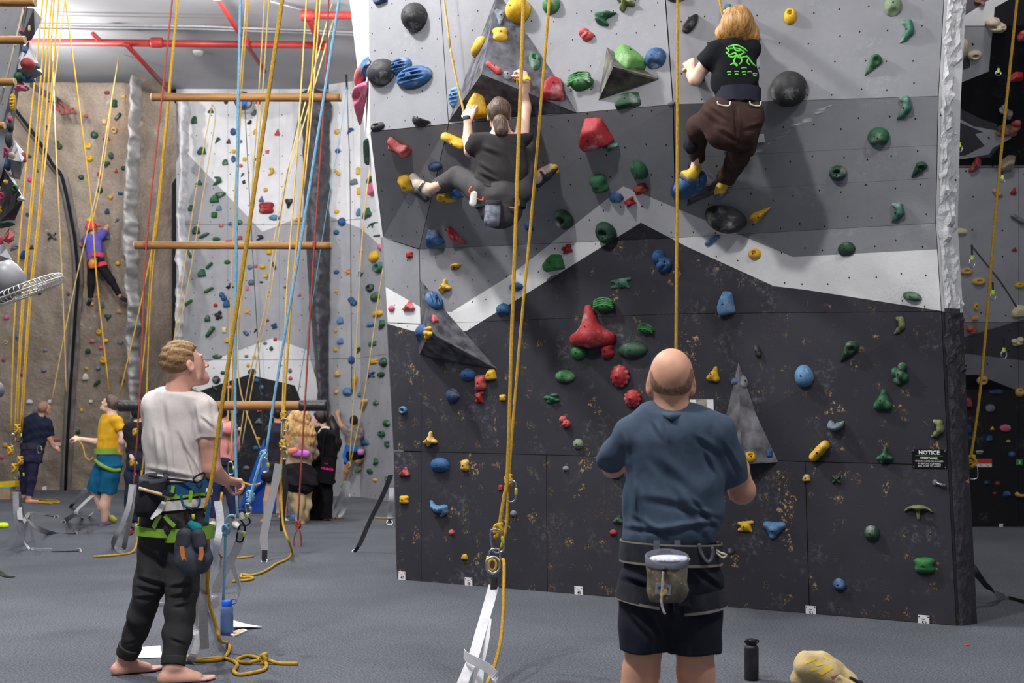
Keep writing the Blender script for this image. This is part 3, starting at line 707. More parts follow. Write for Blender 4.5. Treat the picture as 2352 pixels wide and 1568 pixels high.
def hold(px, py, w, h, shape, color, rot=0, key='main', zone=None, prot=None, bolt=True, order='x'):
    loc, nn = hit(key, px, py)
    if loc is None: print('hold misses', px, py, key); return None
    up = Vector((0, 0, 1)); tu = up.cross(nn)
    if tu.length < .1: tu = Vector((1, 0, 0))
    tu.normalize()
    if tu.x < 0: tu = -tu
    tv = nn.cross(tu)
    if tv.z < 0: tv = -tv
    d = loc.y; kx = loc.x / d; kz = (loc.z - CH) / d
    su = F / d * (tu.x - kx * tu.y); sv = F / d * (tv.z - kz * tv.y)
    wm = 1.06 * w / max(abs(su), 20); hm = 1.06 * h / max(abs(sv), 20)
    me, zc = shape_mesh(shape)
    o = bpy.data.objects.new('climbing_hold', me); scn.collection.objects.link(o)
    pr = (prot if prot else .52) * min(wm, hm)
    R = Matrix((tu, tu.cross(Vector((0, 0, 0))) if False else nn.cross(tu), nn)).transposed().to_4x4()
    M = Matrix.Translation(loc - nn * .002) @ R @ Matrix.Diagonal((wm / 2, hm / 2, pr, 1)) @ Matrix.Rotation(radians(rot), 4, 'Z')
    # rotation is applied before the scale so that w, h stay the seen width and height
    l, q, s = M.decompose(); o.matrix_basis = M
    if rot % 90:                       # avoid shear: rotate first, scale uniformly in the plane of the wall
        a = abs(cos(radians(rot))); bq = abs(sin(radians(rot))); det = a * a - bq * bq
        W2, H2 = wm, hm
        if abs(a * a - bq * bq) > .35: W2 = max(.5 * min(wm, hm), (wm * a - hm * bq) / det); H2 = max(.5 * min(wm, hm), (hm * a - wm * bq) / det)
        else: W2 = H2 = (wm + hm) / (2 * (a + bq)) * 1.1
        o.matrix_basis = Matrix.Translation(loc - nn * .002) @ R @ Matrix.Rotation(radians(rot), 4, 'Z') @ Matrix.Diagonal((W2 / 2, H2 / 2, pr, 1))
    o.material_slots[0].link = 'OBJECT'; o.material_slots[0].material = hold_mat(color)
    if bolt and min(w, h) > 15:
        bo = bpy.data.objects.new('bolt', BOLT); scn.collection.objects.link(bo)
        bo.matrix_basis = Matrix.Translation(loc - nn * .002 + nn * (pr * zc)) @ R; attach(bo, o)
    if zone is None:
        if key == 'main':
            if in_poly(px, py, BLACK_P): zone = 'on black left of twin ropes' if px < 1185 else ('on black by red T' if px < 1580 else 'on black near notice')
            elif in_poly(px, py, WHITE_P): zone = 'on white zigzag'
            elif py < 300 - (px - 850) * .063: zone = 'on upper grey panel'
            else: zone = 'on overhang below ledge'
    HOLDS.append((o, px, py, color, shape, zone, order, w * h)); return o
def add_holds(s, **kw):
    for ln in s.strip().split('\n'):
        for it in ln.split(';'):
            t = it.split()
            if not t: continue
            hold(float(t[0]), float(t[1]), float(t[2]), float(t[3]), t[4], t[5], float(t[6]) if len(t) > 6 else 0, **kw)
ORD = ['first', 'second', 'third', 'fourth', 'fifth', 'sixth', 'seventh', 'eighth', 'ninth', 'tenth', 'eleventh', 'twelfth', 'thirteenth', 'fourteenth', 'fifteenth', 'sixteenth', 'seventeenth', 'eighteenth', 'nineteenth', 'twentieth', 'twenty-first', 'twenty-second', 'twenty-third', 'twenty-fourth']
def label_holds():
    from collections import defaultdict
    g = defaultdict(list)
    for h in HOLDS: g[(h[3], h[5])].append(h)
    for (c, z), L in g.items():
        n = HN.get(c, c); L.sort(key=lambda h: h[1] if h[6] == 'x' else h[2])
        shapes = [h[4] for h in L]
        for i, (o, px, py, c_, sh, zz, order, ar) in enumerate(L):
            lab = '%s %s hold %s' % (n, SHWORD[sh], z)
            if shapes.count(sh) > 1 or len(L) > 1:
                if shapes.count(sh) > 1: lab = '%s %s hold %s, %s %s from %s' % (n, SHWORD[sh], z, ORD[i], n.split()[-1], 'left' if order == 'x' else 'top')
            tag(o, lab, 'hold', 'climbing holds ' + z)

# --- plywood volumes bolted to the wall
M_VOL = mat('volume_grit', (44, 44, 50), .8, .35, 12, bump=.25, bscale=120, detail=9, col2=(104, 104, 112)); M_VOLD = mat('volume_dark', (34, 34, 38), .8, .3, 12, bump=.2, bscale=120, detail=8)
M_VOLL = mat('volume_pale', (150, 151, 156), .8, .2, 6, bump=.2, bscale=100)
def volume(base, front, prot, label, key='main', m=None, dark=None, vkey='vol', name='climbing_volume'):
    bp = [hit(key, *b)[0] for b in base]; fd = sum((b.y for b in bp)) / len(bp); h0, nn = hit(key, *front)
    if h0 is None: h0 = P(front[0], front[1], fd)
    f = P(front[0], front[1], h0.y - prot); n = len(bp); cc = sum(bp, Vector()) / n
    outw = (f - cc).normalized(); bp = [b - outw * .004 for b in bp]
    vs = bp + [f] + [b - outw * .03 for b in bp]; fs, mi = [], []
    root = empty(name, cc, label, 'volume')
    for i in range(n):
        j = (i + 1) % n; tri = [bp[i], bp[j], f]
        nr = (tri[1] - tri[0]).cross(tri[2] - tri[0]).normalized()
        if nr.dot(sum(tri, Vector()) / 3 - (cc - outw * .05)) < 0: nr = -nr
        inner = [p - nr * .012 for p in tri]
        v = tri + inner; ff = [(0, 1, 2), (5, 4, 3), (0, 3, 4, 1), (1, 4, 5, 2), (2, 5, 3, 0)]
        mesh_obj('face_panel', v, ff, m or M_VOL, root); add_bvh(vkey, tri, [(0, 1, 2)])
    return root
volume([(1143, -20), (1028, 281), (1332, 262)], (1106, 170), .42, 'largest dark pyramid volume on the upper grey panel', vkey='vbig')
volume([(1393, 107), (1374, 231), (1515, 181)], (1409, 153), .26, 'small dark pyramid volume between green holds on the upper panel', vkey='vsmall', m=mat('volume_taped', (46, 46, 48), .8, .4, 10, col2=(116, 115, 104), detail=8))
volume([(967, 643), (962, 815), (1143, 848)], (987, 763), .34, 'slanted dark pyramid volume on the left of the wall', vkey='vleft')
volume([(1696, 830), (1640, 1052), (1788, 1062)], (1703, 1066), .2, 'tall chalk smeared grey pyramid volume behind the man in blue', vkey='vright', m=mat('volume_chalked', (70, 67, 70), .85, .3, 9, col2=(136, 134, 140), detail=9, bump=.2, bscale=100))
volume([(1580, 368), (1578, 474), (1684, 428)], (1612, 432), .22, 'small grey volume under the feet of the blond climber', vkey='vfoot')
add_holds('''
955 40 62 80 egg black 15; 878 167 58 58 round black; 922 152 46 36 ridged blue; 953 178 76 48 ridged blue; 875 -4 30 26 slab dblue; 972 274 44 40 half black -80; 868 291 30 20 pocket black
1192 26 66 74 egg yellow 20; 1267 10 38 44 egg vgreen; 1346 80 34 30 swell salmon; 1393 42 52 46 hook green 160; 1440 6 40 42 xstar olive 20; 1507 135 44 46 jug blue; 1338 192 52 42 wavy vgreen; 1442 231 60 36 slab dgreen; 1542 238 16 10 flat black
1585 52 46 56 half black -20; 1555 -6 44 22 flat black; 1815 38 28 36 pocket yellow; 1812 207 82 76 round black; 1602 176 34 28 slab blue; 1668 26 28 34 slab slate; 2051 15 38 46 jug pgreen; 2081 73 34 50 hook teal; 2006 151 38 44 tear green; 2075 247 36 50 hook teal
917 334 36 46 jag dred; 1047 320 48 40 sausage yellow; 1000 383 28 20 jug dblue; 938 419 32 34 block yellow; 1028 453 56 28 bean yellow -55; 1045 440 22 30 slab blue; 1365 304 70 64 slab red; 1401 328 34 34 fork teal; 1469 390 34 42 jug green; 1377 420 36 38 block green
1472 433 36 26 block dred 15; 1416 453 30 22 flat blue; 1448 463 30 24 zbar red 20; 1274 388 18 20 block yellow; 1296 502 38 40 pocket dgreen; 1393 532 42 44 pocket dgreen; 1215 520 18 20 block blue; 1050 540 26 46 tear red 100; 997 545 36 34 slab blue
2018 314 48 42 jug green; 1925 397 38 34 pocket dgreen; 2112 389 36 34 tear dgreen; 2060 487 34 42 hook teal; 1945 572 38 32 jug dgreen; 1667 343 12 16 block lblue; 1748 489 52 38 tri yellow -60; 1667 498 104 82 egg black 65; 1637 552 34 22 bean lblue; 1734 583 28 24 pocket yellow; 1303 572 24 22 cluster red
1272 604 48 38 slab vgreen; 1271 635 28 20 half black -60; 1186 659 30 20 jug blue; 1047 615 30 28 crescent yellow 200; 1023 657 28 32 fork yellow; 941 585 14 14 block red; 900 708 14 14 flat pink; 940 702 26 22 tri salmon; 1157 711 30 28 jug blue
1076 860 32 28 jug blue; 1128 860 24 24 slab yellow; 1105 878 24 34 block salmon; 1102 912 20 26 zbar red; 1095 893 9 9 round red; 1155 913 14 14 block yellow; 1041 908 28 30 round dblue; 927 941 16 16 ring lblue; 990 1008 30 34 fork yellow; 1012 1067 40 32 jug blue; 1069 1068 18 24 block yellow; 930 1083 24 20 tri red; 929 1147 20 18 block yellow
1010 1168 40 36 scurve lblue; 1038 1222 12 12 round salmon; 1067 1278 14 12 slab yellow; 1180 1179 14 14 round grey; 1150 1120 9 13 block red; 1300 1076 14 12 jug grey; 1298 863 46 28 egg vgreen; 1268 914 36 22 cluster green; 1298 968 24 26 swell salmon; 1329 1019 22 22 jug pgreen; 1409 1223 16 14 jug red; 1420 1192 24 18 tri dgreen; 1417 1083 32 30 jug vgreen
1362 748 98 94 tee red; 1397 806 32 34 block red 10; 1330 809 34 30 round vgreen; 1454 804 64 34 flat dgreen; 1392 702 46 38 wavy vgreen; 1487 756 38 34 wavy vgreen -10; 1427 650 46 24 zbar teal; 1521 600 44 52 swell blue; 1426 863 42 50 raspberry red; 1455 914 38 40 raspberry red
1668 697 38 54 slab lblue; 1740 806 22 34 egg black 15; 1640 858 32 38 tri yellow -10; 1847 862 42 50 egg lblue; 1952 807 42 46 tear dgreen; 2065 747 28 38 hook olive; 2067 857 38 48 cluster green; 2027 917 40 44 tri green; 2095 680 48 32 egg green -15; 1922 968 52 48 crescent slate 20; 1884 1035 46 46 bean yellow
2033 1045 36 38 fork green; 2152 984 32 40 hook olive; 1852 1097 18 16 slab yellow; 1922 1100 20 18 xstar dgreen; 2110 1173 64 36 anchor olive; 1713 1208 36 26 zbar yellow; 1780 1217 50 38 tri lblue 180; 2003 1224 34 34 jug dgreen; 2124 1297 46 34 block vgreen; 1928 1341 30 26 egg blue; 1680 1265 16 14 flat black
''')
add_holds('1150 40 26 34 tri slate 180; 1098 108 28 44 crescent yellow 90; 1149 80 34 28 block yellow; 1228 140 26 40 pocket green; 1134 157 34 28 sausage salmon; 1165 174 22 20 round grey; 1196 182 24 26 slab yellow; 1267 206 70 60 slab red -10', key='vbig', zone='on largest dark pyramid', prot=.34)
add_holds('1047 224 28 46 ridged lblue', key='main', zone='beside the largest dark pyramid')
add_holds('1440 139 58 42 slab lgreen', key='vsmall', zone='on the small upper pyramid', prot=.4)
add_holds('997 691 38 38 ridged blue 90; 998 732 14 18 slab salmon; 984 764 18 26 cluster yellow; 969 762 20 32 jug blue', key='vleft', zone='on the slanted dark pyramid', prot=.4)
add_holds('1687 876 14 14 round blue; 1709 876 18 30 egg grey; 1722 1049 26 24 pocket yellow; 1767 1041 14 18 block blue', key='vright', zone='on the tall chalky pyramid', prot=.4)
add_holds('1590 424 62 52 round blue', key='vfoot', zone='under the left foot of the blond climber', prot=.75)
# --- flank, back and side walls
add_holds('842 158 12 30 slab blue; 832 174 14 34 flat salmon; 836 236 18 52 tear pink; 843 349 20 20 ring teal', key='flank', zone='on the pale flank of the main wall', bolt=False, order='y')
Z1 = 'right of the rock pillar,'
add_holds('''858 204 16 24 slab salmon;775 303 12 12 round yellow;805 301 14 14 tear blue;776 347 11 11 jug blue;775 396 14 16 sausage yellow;813 418 18 14 slab slate;823 393 9 18 block yellow;853 413 18 16 jug green;824 439 8 18 block yellow;862 432 18 30 slab pink
774 486 10 10 round yellow;786 510 16 20 jug blue;773 534 12 12 jug blue;824 488 10 18 slab lblue;845 489 18 22 tri green;856 517 24 12 anchor green;868 541 20 8 sausage green;876 567 10 16 egg pink''', key='backr', zone=Z1 + ' upper half', bolt=False, order='y')
add_holds('''861 589 18 26 egg yellow;873 614 20 22 ring teal;830 576 8 8 round yellow;773 625 12 10 jug blue;799 624 12 14 cluster orange;828 630 10 16 tear slate;772 669 8 7 round yellow;852 661 14 16 ring dgreen;864 682 18 22 jug green;810 692 20 20 swell blue;868 721 22 16 jug yellow
851 745 20 11 flat lblue;877 745 16 20 hook green;782 736 14 16 slab lblue;771 760 8 8 round yellow;782 783 14 14 slab lblue;856 789 18 11 block teal;771 804 9 9 round yellow;824 805 10 16 tear dgreen;808 827 14 18 jug blue;859 830 20 11 block yellow;882 831 14 22 egg dgreen;776 857 14 14 slab tan;853 860 16 12 xstar blue;876 860 16 12 flat dgreen;815 880 20 36 sausage yellow 100''', key='backr', zone=Z1 + ' lower half', bolt=False, order='y')
add_holds('''773 901 9 11 jug tan;799 900 22 20 jug lblue;827 904 10 14 slab slate;839 929 12 26 sausage tan 95;864 925 12 12 jug green;889 972 14 16 jug green;877 996 16 14 pocket green;890 1019 9 14 block green;839 1015 18 12 slab blue;863 1060 12 16 hook green;850 1082 12 12 jug green;862 1102 9 8 round tan;890 1099 8 12 block green;773 1033 16 9 flat slate''', key='backr', zone=Z1 + ' near the child', bolt=False, order='y')
Z2 = 'on far wall '
add_holds('''484 254 14 12 tri green;446 276 14 18 slab green;519 235 9 9 round black;572 280 12 12 half black;582 258 14 16 round slate;595 235 18 9 block salmon;536 303 14 16 round blue;586 303 10 12 slab yellow;500 323 12 14 tear green;525 324 10 12 tri black;551 325 12 8 flat slate;637 304 12 16 tri salmon;463 347 20 18 slab green;537 348 10 10 round yellow;536 365 11 16 egg blue;562 366 9 10 round yellow;589 366 6 6 block black;614 349 10 9 zbar salmon;517 373 14 14 slab green
553 381 9 8 round salmon;622 395 16 18 hook yellow;557 402 8 10 tear blue;560 418 8 10 cluster black;498 416 22 20 hook green;457 419 16 12 tri green;610 436 10 10 round yellow;506 446 24 10 flat green;438 478 14 14 slab green;492 457 22 18 slab green;510 448 18 14 bean green;502 478 14 12 slab lblue;492 494 14 14 block green;508 518 10 9 round salmon;528 514 9 9 cluster blue;550 511 14 12 jug green;612 478 34 26 block red;664 468 18 22 tri black 180;600 457 12 14 tri slate;630 500 24 13 flat lblue''', key='back', zone=Z2 + 'above middle log', bolt=False, order='y')
add_holds('''450 529 18 18 slab dgreen;469 541 24 14 bean green;497 549 18 9 flat green;596 546 18 12 hook black;685 504 16 10 slab orange;528 555 22 10 zbar salmon;550 546 14 9 slab red;616 556 14 12 tri yellow;434 582 12 22 sausage green;481 610 16 16 bean green;522 602 14 10 jug green;463 627 20 18 slab green;574 614 12 12 jug lblue;587 611 9 8 flat salmon;603 613 14 12 jug yellow;629 610 10 18 jag black;619 578 14 14 block yellow;610 633 12 11 slab yellow;577 649 14 14 jug slate;600 648 8 5 flat black;617 668 7 7 round yellow;655 660 6 6 round black;480 666 22 14 bean green;528 657 18 14 fork black;568 662 8 10 slab pink
512 681 18 20 swell blue;520 697 16 18 slab blue;434 695 20 14 bean vgreen;495 701 9 9 round red;502 724 18 20 cluster black;476 731 14 14 slab green;568 717 14 9 zbar yellow;614 736 8 7 round red;630 748 14 14 cluster blue;565 765 14 12 swell blue;587 760 8 10 tear black;483 762 28 26 sausage green 100;515 758 12 14 block cream;522 781 12 12 slab yellow;687 677 9 7 slab pink''', key='back', zone=Z2 + 'below middle log', bolt=False, order='y')
add_holds('''499 819 22 10 flat green;632 779 9 9 jug salmon;623 800 9 11 egg dgreen;609 788 9 8 jug slate;566 818 9 6 block slate;584 819 10 8 slab yellow;570 839 8 9 round yellow;666 851 9 11 egg slate;667 869 9 9 round salmon;512 856 11 9 jug green;497 872 18 18 round black;493 891 14 18 sausage green 30;528 890 14 11 jug pink;590 874 12 12 jug blue;601 891 12 14 jug blue;579 854 18 14 round black;482 912 14 14 tri green;537 946 18 13 jug lblue;595 941 12 10 cluster pink;627 951 14 13 cluster pink;594 966 16 14 tri slate;593 1007 10 7 flat yellow;588 1029 14 12 jug blue;566 1074 14 9 flat slate;550 985 8 9 round white''', key='back', zone=Z2 + 'around black patch', bolt=False, order='y')
Z3 = 'on brown rock '
add_holds('''246 213 12 8 block dred;284 222 12 11 jug tan;263 238 13 18 block dgreen;271 268 16 18 bean dgreen;198 266 8 10 round salmon;240 280 12 16 jug tan;263 298 13 14 ring tan;217 310 17 17 jug dgreen;244 318 16 8 slab dred;203 335 15 14 pocket yellow;255 357 12 18 egg dgreen;206 363 14 14 pocket yellow;244 378 18 14 tri dgreen 180;284 386 12 10 jug dgreen;267 392 8 10 tri red;187 407 13 12 jug dgreen;228 402 10 16 jag red;229 435 14 16 egg dgreen;276 444 12 9 jug blue;254 455 11 13 tri yellow 180''', key='rock', zone=Z3 + 'above purple climber', bolt=False, order='y')
add_holds('''135 333 16 20 swell dgreen;68 359 9 8 egg black;86 392 6 8 egg black;69 412 12 12 flat magenta;108 293 8 10 slab black;120 542 20 16 xstar black;35 568 24 16 tear slate;56 584 20 16 slab dblue;63 493 8 10 jug black;73 567 10 9 tri black;91 673 9 8 jug black;157 675 8 8 round black;104 804 10 8 jug slate;101 849 12 10 egg slate;41 772 11 11 jug grey;15 786 8 9 ring tan;15 728 14 9 slab pink;50 856 9 16 tri red;8 827 8 7 round dred
68 923 15 12 jug white;82 942 14 12 slab grey;114 922 11 8 slab white;12 1022 12 9 slab yellow;5 1049 9 9 flat pink''', key='rock', zone=Z3 + 'left of crack', bolt=False, order='y')
add_holds('''246 485 12 12 slab dblue;268 506 10 12 tear slate;245 538 15 20 slab slate;207 506 17 12 jug yellow;202 573 10 18 slab dgreen;271 605 12 11 jug yellow;237 637 18 13 jug slate;225 676 14 9 slab tan;211 698 10 9 jug yellow;235 700 11 13 slab slate;248 729 16 14 tri dgreen 180;273 715 13 8 slab tan;227 762 12 12 pocket yellow;244 782 12 10 jug yellow;211 782 12 8 slab pink;276 786 14 9 egg slate;232 798 10 9 jug pink;202 805 13 10 slab dgreen;238 827 15 16 pocket yellow
226 845 11 12 jug slate;199 846 8 8 round yellow;223 879 16 14 bean dgreen;196 865 14 14 slab white;280 868 13 16 slab brown;187 942 8 9 round yellow;209 922 10 8 jug white;179 990 11 10 slab dgreen''', key='rock', zone=Z3 + 'below purple climber', bolt=False, order='y')
Z4 = 'on the rightmost wall, '
add_holds('''2285 57 52 34 swell beige;2205 113 36 48 egg beige;2238 126 32 20 pocket beige;2348 82 22 24 flat red;2334 174 34 18 slab red;2309 253 34 26 jag grey;2314 298 50 24 block brown;2334 283 22 14 flat red;2233 376 70 20 half red 35;2314 370 34 26 slab beige;2176 396 14 20 round tan;2328 438 14 16 tri red;2290 442 26 18 swell beige;2250 4 26 14 jag brown''', key='right', zone=Z4 + 'dark top', bolt=False, order='y')
add_holds('''2205 532 32 16 jug cream;2330 572 12 9 tri dred;2194 601 22 13 hook tan;2220 623 28 16 pocket tan;2248 646 30 18 pocket tan;2190 658 12 10 slab yellow;2242 704 11 14 ring yellow;2240 730 16 10 slab orange;2203 757 24 14 slab salmon;2231 756 24 16 swell salmon;2208 799 17 13 round yellow;2337 783 28 18 cluster cream;2339 714 32 26 slab cream;2342 655 22 13 pocket yellow;2256 872 24 18 pocket tan;2338 502 36 22 sausage grey''', key='right', zone=Z4 + 'grey middle', bolt=False, order='y')
add_holds('''2216 924 34 26 slab red;2288 901 32 14 jug dblue;2274 937 22 18 round slate;2279 983 9 9 tri yellow;2309 983 24 16 ridged pink;2272 1006 16 13 slab blue;2316 1013 10 6 flat yellow;2224 986 16 20 slab dblue;2324 1043 16 13 jug blue;2266 1109 12 12 jug dblue;2291 1110 11 11 round red;2285 1133 10 6 flat red;2312 1135 18 15 jug blue;2344 1133 26 18 crescent tan;2342 901 20 20 pocket tan''', key='right', zone=Z4 + 'black foot', bolt=False, order='y')
# the smallest far specks beyond three hundred are kept as one scatter
HOLDS.sort(key=lambda h: -h[7])
rest = HOLDS[296:]; HOLDS[:] = HOLDS[:296]
gv, gf, gm, gms = [], [], [], []
for h in rest:
    o = h[0]; k = len(gv); mt = o.material_slots[0].material
    if mt not in gms: gms.append(mt)
    gv += [o.matrix_basis @ v.co for v in o.data.vertices]; gf += [tuple(i + k for i in p.vertices) for p in o.data.polygons]; gm += [gms.index(mt)] * len(o.data.polygons)
    for c in list(o.children): bpy.data.objects.remove(c)
    bpy.data.objects.remove(o)
tag(mesh_obj('tiny_holds', gv, gf, None, center=False, mats=gms, midx=gm, smooth=True), 'scatter of the tiniest coloured holds on the far walls', 'holds', kind='stuff')
label_holds()
# ------------------------------------------------------------------ ceiling pipes, logs, ropes, straps
def CP(px, py, z): return P(px, py, (z - CH) * F / (HY - py))
M_PIPE = mat('red_pipe_paint', (150, 44, 42), .45, .12, 3, spec=.4); M_COND = mat('grey_conduit', (150, 150, 156), .5, .1)
t = empty('sprinkler_pipe', CP(400, 98, 7.35), 'red sprinkler main with an elbow running along the ceiling', 'pipe')
tube('pipe_run', [CP(60, 96, 7.35), CP(737, 104, 7.33)], .055, M_PIPE, t, seg=12)
tube('pipe_run', [CP(737, 104, 7.33), CP(707, 36, 7.33)], .055, M_PIPE, t, seg=12)
tube('pipe_run', [CP(705, 35, 7.33), CP(850, 36, 7.33)], .055, M_PIPE, t, seg=12)
for a in ((737, 104), (706, 36), (360, 98)): mesh_obj('coupling', *lathe_geo(CP(*a, 7.33) + V(-.09, 0, 0), [(.075, 0), (.08, .03), (.08, .15), (.075, .18)], V(1, 0, 0), seg=14), M_PIPE, t, smooth=True)
t = empty('sprinkler_branch', CP(290, 103, 7.3), 'thin red sprinkler branch sloping to the brown rock wall', 'pipe')
tube('pipe_run', [CP(213, 78, 7.42), CP(236, 99, 7.36), CP(290, 102, 7.3), CP(388, 208, 7.3)], .04, M_PIPE, t, seg=10)
t = empty('sprinkler_branch', CP(565, 100, 7.3), 'thin red sprinkler branch crossing under the pipe near the lamp', 'pipe')
tube('pipe_run', [CP(496, -8, 7.3), CP(565, 100, 7.3), CP(608, 165, 7.3)], .035, M_PIPE, t, seg=10)
mesh_obj('coupling', *lathe_geo(CP(563, 98, 7.3) - V(0, 0, .07), [(.07, 0), (.07, .14)], seg=12), M_PIPE, t)
t = empty('conduit', CP(400, 60, 7.4), 'pair of thin grey conduits clipped to the ceiling', 'conduit')
for dy in (54, 60): tube('conduit_run', [CP(90, dy, 7.45), CP(450, dy + 6, 7.45), CP(860, dy + 22, 7.45)], .018, M_COND, t, seg=6)
tag(tube('ceiling_cable', [CP(617, 2, 7.5), CP(700, 25, 7.5), CP(820, 46, 7.5)], .012, M_COND, seg=5), 'thin pale cable sagging under the ceiling', 'cable')
M_SMOKE = mat('white_plastic', (225, 225, 225), .4)
t = empty('smoke_detector', CP(455, 118, CEIL), 'small white smoke detector on the ceiling', 'detector')
mesh_obj('housing', *lathe_geo(CP(455, 118, CEIL) - V(0, 0, .07), [(.05, 0), (.08, .03), (.08, .07)]), M_SMOKE, t, smooth=True); mesh_obj('base', *lathe_geo(CP(455, 118, CEIL) - V(0, 0, .012), [(.09, 0), (.09, .012)]), M_SMOKE, t)

# --- giant's ladder: three logs hung on red webbing
M_LOG = mat('log_wood', (104, 70, 38), .55, .3, 9, bump=.5, bscale=40, detail=9, col2=(168, 122, 70), stretch=(.12, 1, 1)); M_LOGEND = mat('log_end', (205, 180, 140), .8)
M_TAPE = mat('black_tape', (34, 34, 36), .35, .3, 30, bump=.6, bscale=60, spec=.6); M_REDROPE = mat('red_rope', (146, 62, 52), .8, .2, 60)
LD = 13.5
def log(x0, x1, y0, y1, r, lab, d, taped=False, rope_at=(), name='log_beam'):
    a, b = P(x0, y0, d), P(x1, y1, d); t = empty(name, (a + b) / 2, lab, 'log', 'logs of the hanging ladders')
    n = 40; pts = [a + (b - a) * i / n for i in range(n + 1)]; rr = [r * (1 + .06 * noise.noise(Vector((i * .35, d, x0)))) for i in range(n + 1)]
    tube('log', pts, rr, M_LOG, t, seg=14)
    for p, s in ((a, -1), (b, 1)): mesh_obj('end_grain', *lathe_geo(p - V(.002, 0, 0), [(r * .98, -.003), (r * .98, .006)], V(1, 0, 0), seg=14), M_LOGEND, t)
    if taped:
        for u0, u1 in ((0, .115), (.875, 1)):
            p0, p1 = a + (b - a) * (u0 - .004), a + (b - a) * (u1 + .004); m = 14
            tube('tape_wrap', [p0 + (p1 - p0) * i / m for i in range(m + 1)], [r * (1.12 + .10 * (i % 2)) for i in range(m + 1)], M_TAPE, t, seg=14)
    for x in rope_at:
        p = a + (b - a) * (x - x0) / (x1 - x0); mesh_obj('webbing_loop', *ring_geo(p, V(1, .02, 0), V(0, 1, 0), r * 1.03, r * 1.03, .045, .006, 16), M_REDROPE, t)
    return t
log(349, 784, 223, 224, .046, 'uppermost long wooden log hanging by red webbing', LD, rope_at=(745,))
log(310, 761, 563, 564, .042, 'middle long wooden log hanging by red webbing', LD, rope_at=(336, 723))
log(274, 749, 932, 931, .053, 'lowest wooden log with black taped ends, behind the man in white', LD, taped=True)
SD = 6.6
log(-90, 80, 4, 5, .024, 'topmost log end of the hanging ladder at the left edge', SD)
log(-90, 57, 92, 92, .022, 'second log end of the hanging ladder at the left edge', SD)
log(-90, 34, 188, 188, .021, 'third log end of the hanging ladder at the left edge', SD)
log(-90, 9, 288, 288, .019, 'lowest log end of the hanging ladder at the left edge', SD)

M_ROPE = mat('yellow_rope', (196, 154, 52), .85, .22, 90, bump=.5, bscale=420); M_ROPEP = mat('pale_yellow_rope', (200, 170, 104), .85, .2, 90); M_BROPE = mat('blue_rope', (134, 186, 218), .8, .18, 90, bump=.4, bscale=420)
M_CREAM = mat('cream_cord', (214, 205, 178), .85); M_BLKROPE = mat('dark_cord', (60, 60, 64), .85)
def up_to_ceiling(p0, p1):
    if p0.z - p1.z < .02: return p0
    t = (CEIL - .05 - p0.z) / (p0.z - p1.z); return p0 + (p0 - p1) * t
def rope(pts, d, label, m=None, r=.0055, up=True, sm=5, group=None, name='climbing_rope', knots=()):
    """pts: pixels (x, y) or (x, y, depth); the first point is carried on up to its anchor under the ceiling"""
    w = [P(p[0], p[1], p[2] if len(p) > 2 else d) for p in pts]
    if up: w = [up_to_ceiling(w[0], w[1])] + w
    w = spline(w, sm) if len(w) > 2 else w
    v, f = tube_geo(w, r, 7)
    if knots:
        t = empty(name, w[-1], label, 'rope', group); mesh_obj('strand', v, f, m or M_ROPE, t, smooth=True)
        for k in knots: knot(P(k[0], k[1], d), k[2] * d / F, r, m or M_ROPE, t)
        return t
    return tag(mesh_obj(name, v, f, m or M_ROPE, smooth=True), label, 'rope', group)
def knot(c, size, r, m, parent, axis=V(0, 0, 1)):
    """a figure-eight style knot: stacked tilted wraps"""
    geos = []
    for i, (dz, tl, R) in enumerate(((.55, .5, .62), (.2, -.45, .75), (-.18, .4, .72), (-.55, -.5, .6))):
        pts = [c + V(cos(a) * size * .5 * R, sin(a) * size * .45 * R, dz * size + tl * cos(a + i) * size * .22) for a in [2 * pi * k / 14 for k in range(14)]]
        geos.append(tube_geo(pts, r * 1.25, 7, closed=True))
    geos.append(tube_geo(spline([c + V(-size * .2, -size * .5, size * .7), c + V(size * .35, -size * .55, 0), c + V(-size * .25, -size * .5, -size * .65)], 4), r * 1.2, 7))
    return mesh_obj('knot', *merge(*geos), m, parent, smooth=True)
M_ALLOY = mat('polished_alloy', (190, 192, 196), .28, .08, 20, metal=1.0); M_GATE = mat('gate_sleeve', (196, 200, 90), .4, metal=.3); M_DSTEEL = mat('black_steel', (48, 48, 50), .35, .1, metal=.8)
def carabiner(c, w, h, label, d=None, tilt=0, m=None, rad=.0052, yaw=0.0, flip=1):
    """pear shaped ring w x h metres centred at c, facing the viewer unless yawed"""
    R = Matrix.Rotation(radians(yaw), 3, 'Z') @ Matrix.Rotation(radians(tilt), 3, 'Y'); c = Vector(c)
    t = empty('carabiner', c, label, 'carabiner')
    pr = [(-.30, .5), (.1, .5), (.32, .40), (.40, .22), (.5, -.22), (.40, -.43), (.1, -.5), (-.22, -.48), (-.36, -.34), (-.42, 0), (-.42, .32)]
    pts = [c + R @ V(x * w * flip, 0, z * h) for x, z in pr]
    mesh_obj('body', *tube_geo(spline(pts + [pts[0]], 3)[:-1], rad, 8, closed=True), m or M_ALLOY, t, smooth=True)
    a, b = c + R @ V(.42 * w * flip, 0, .18 * h), c + R @ V(.49 * w * flip, 0, -.14 * h)
    mesh_obj('gate_sleeve', *tube_geo([a, a + (b - a) * .1, a + (b - a) * .9, b], [rad * 1.2, rad * 1.75, rad * 1.75, rad * 1.2], 8), M_GATE, t, smooth=True)
    return t
G1 = 'yellow rope strands by the left slab'
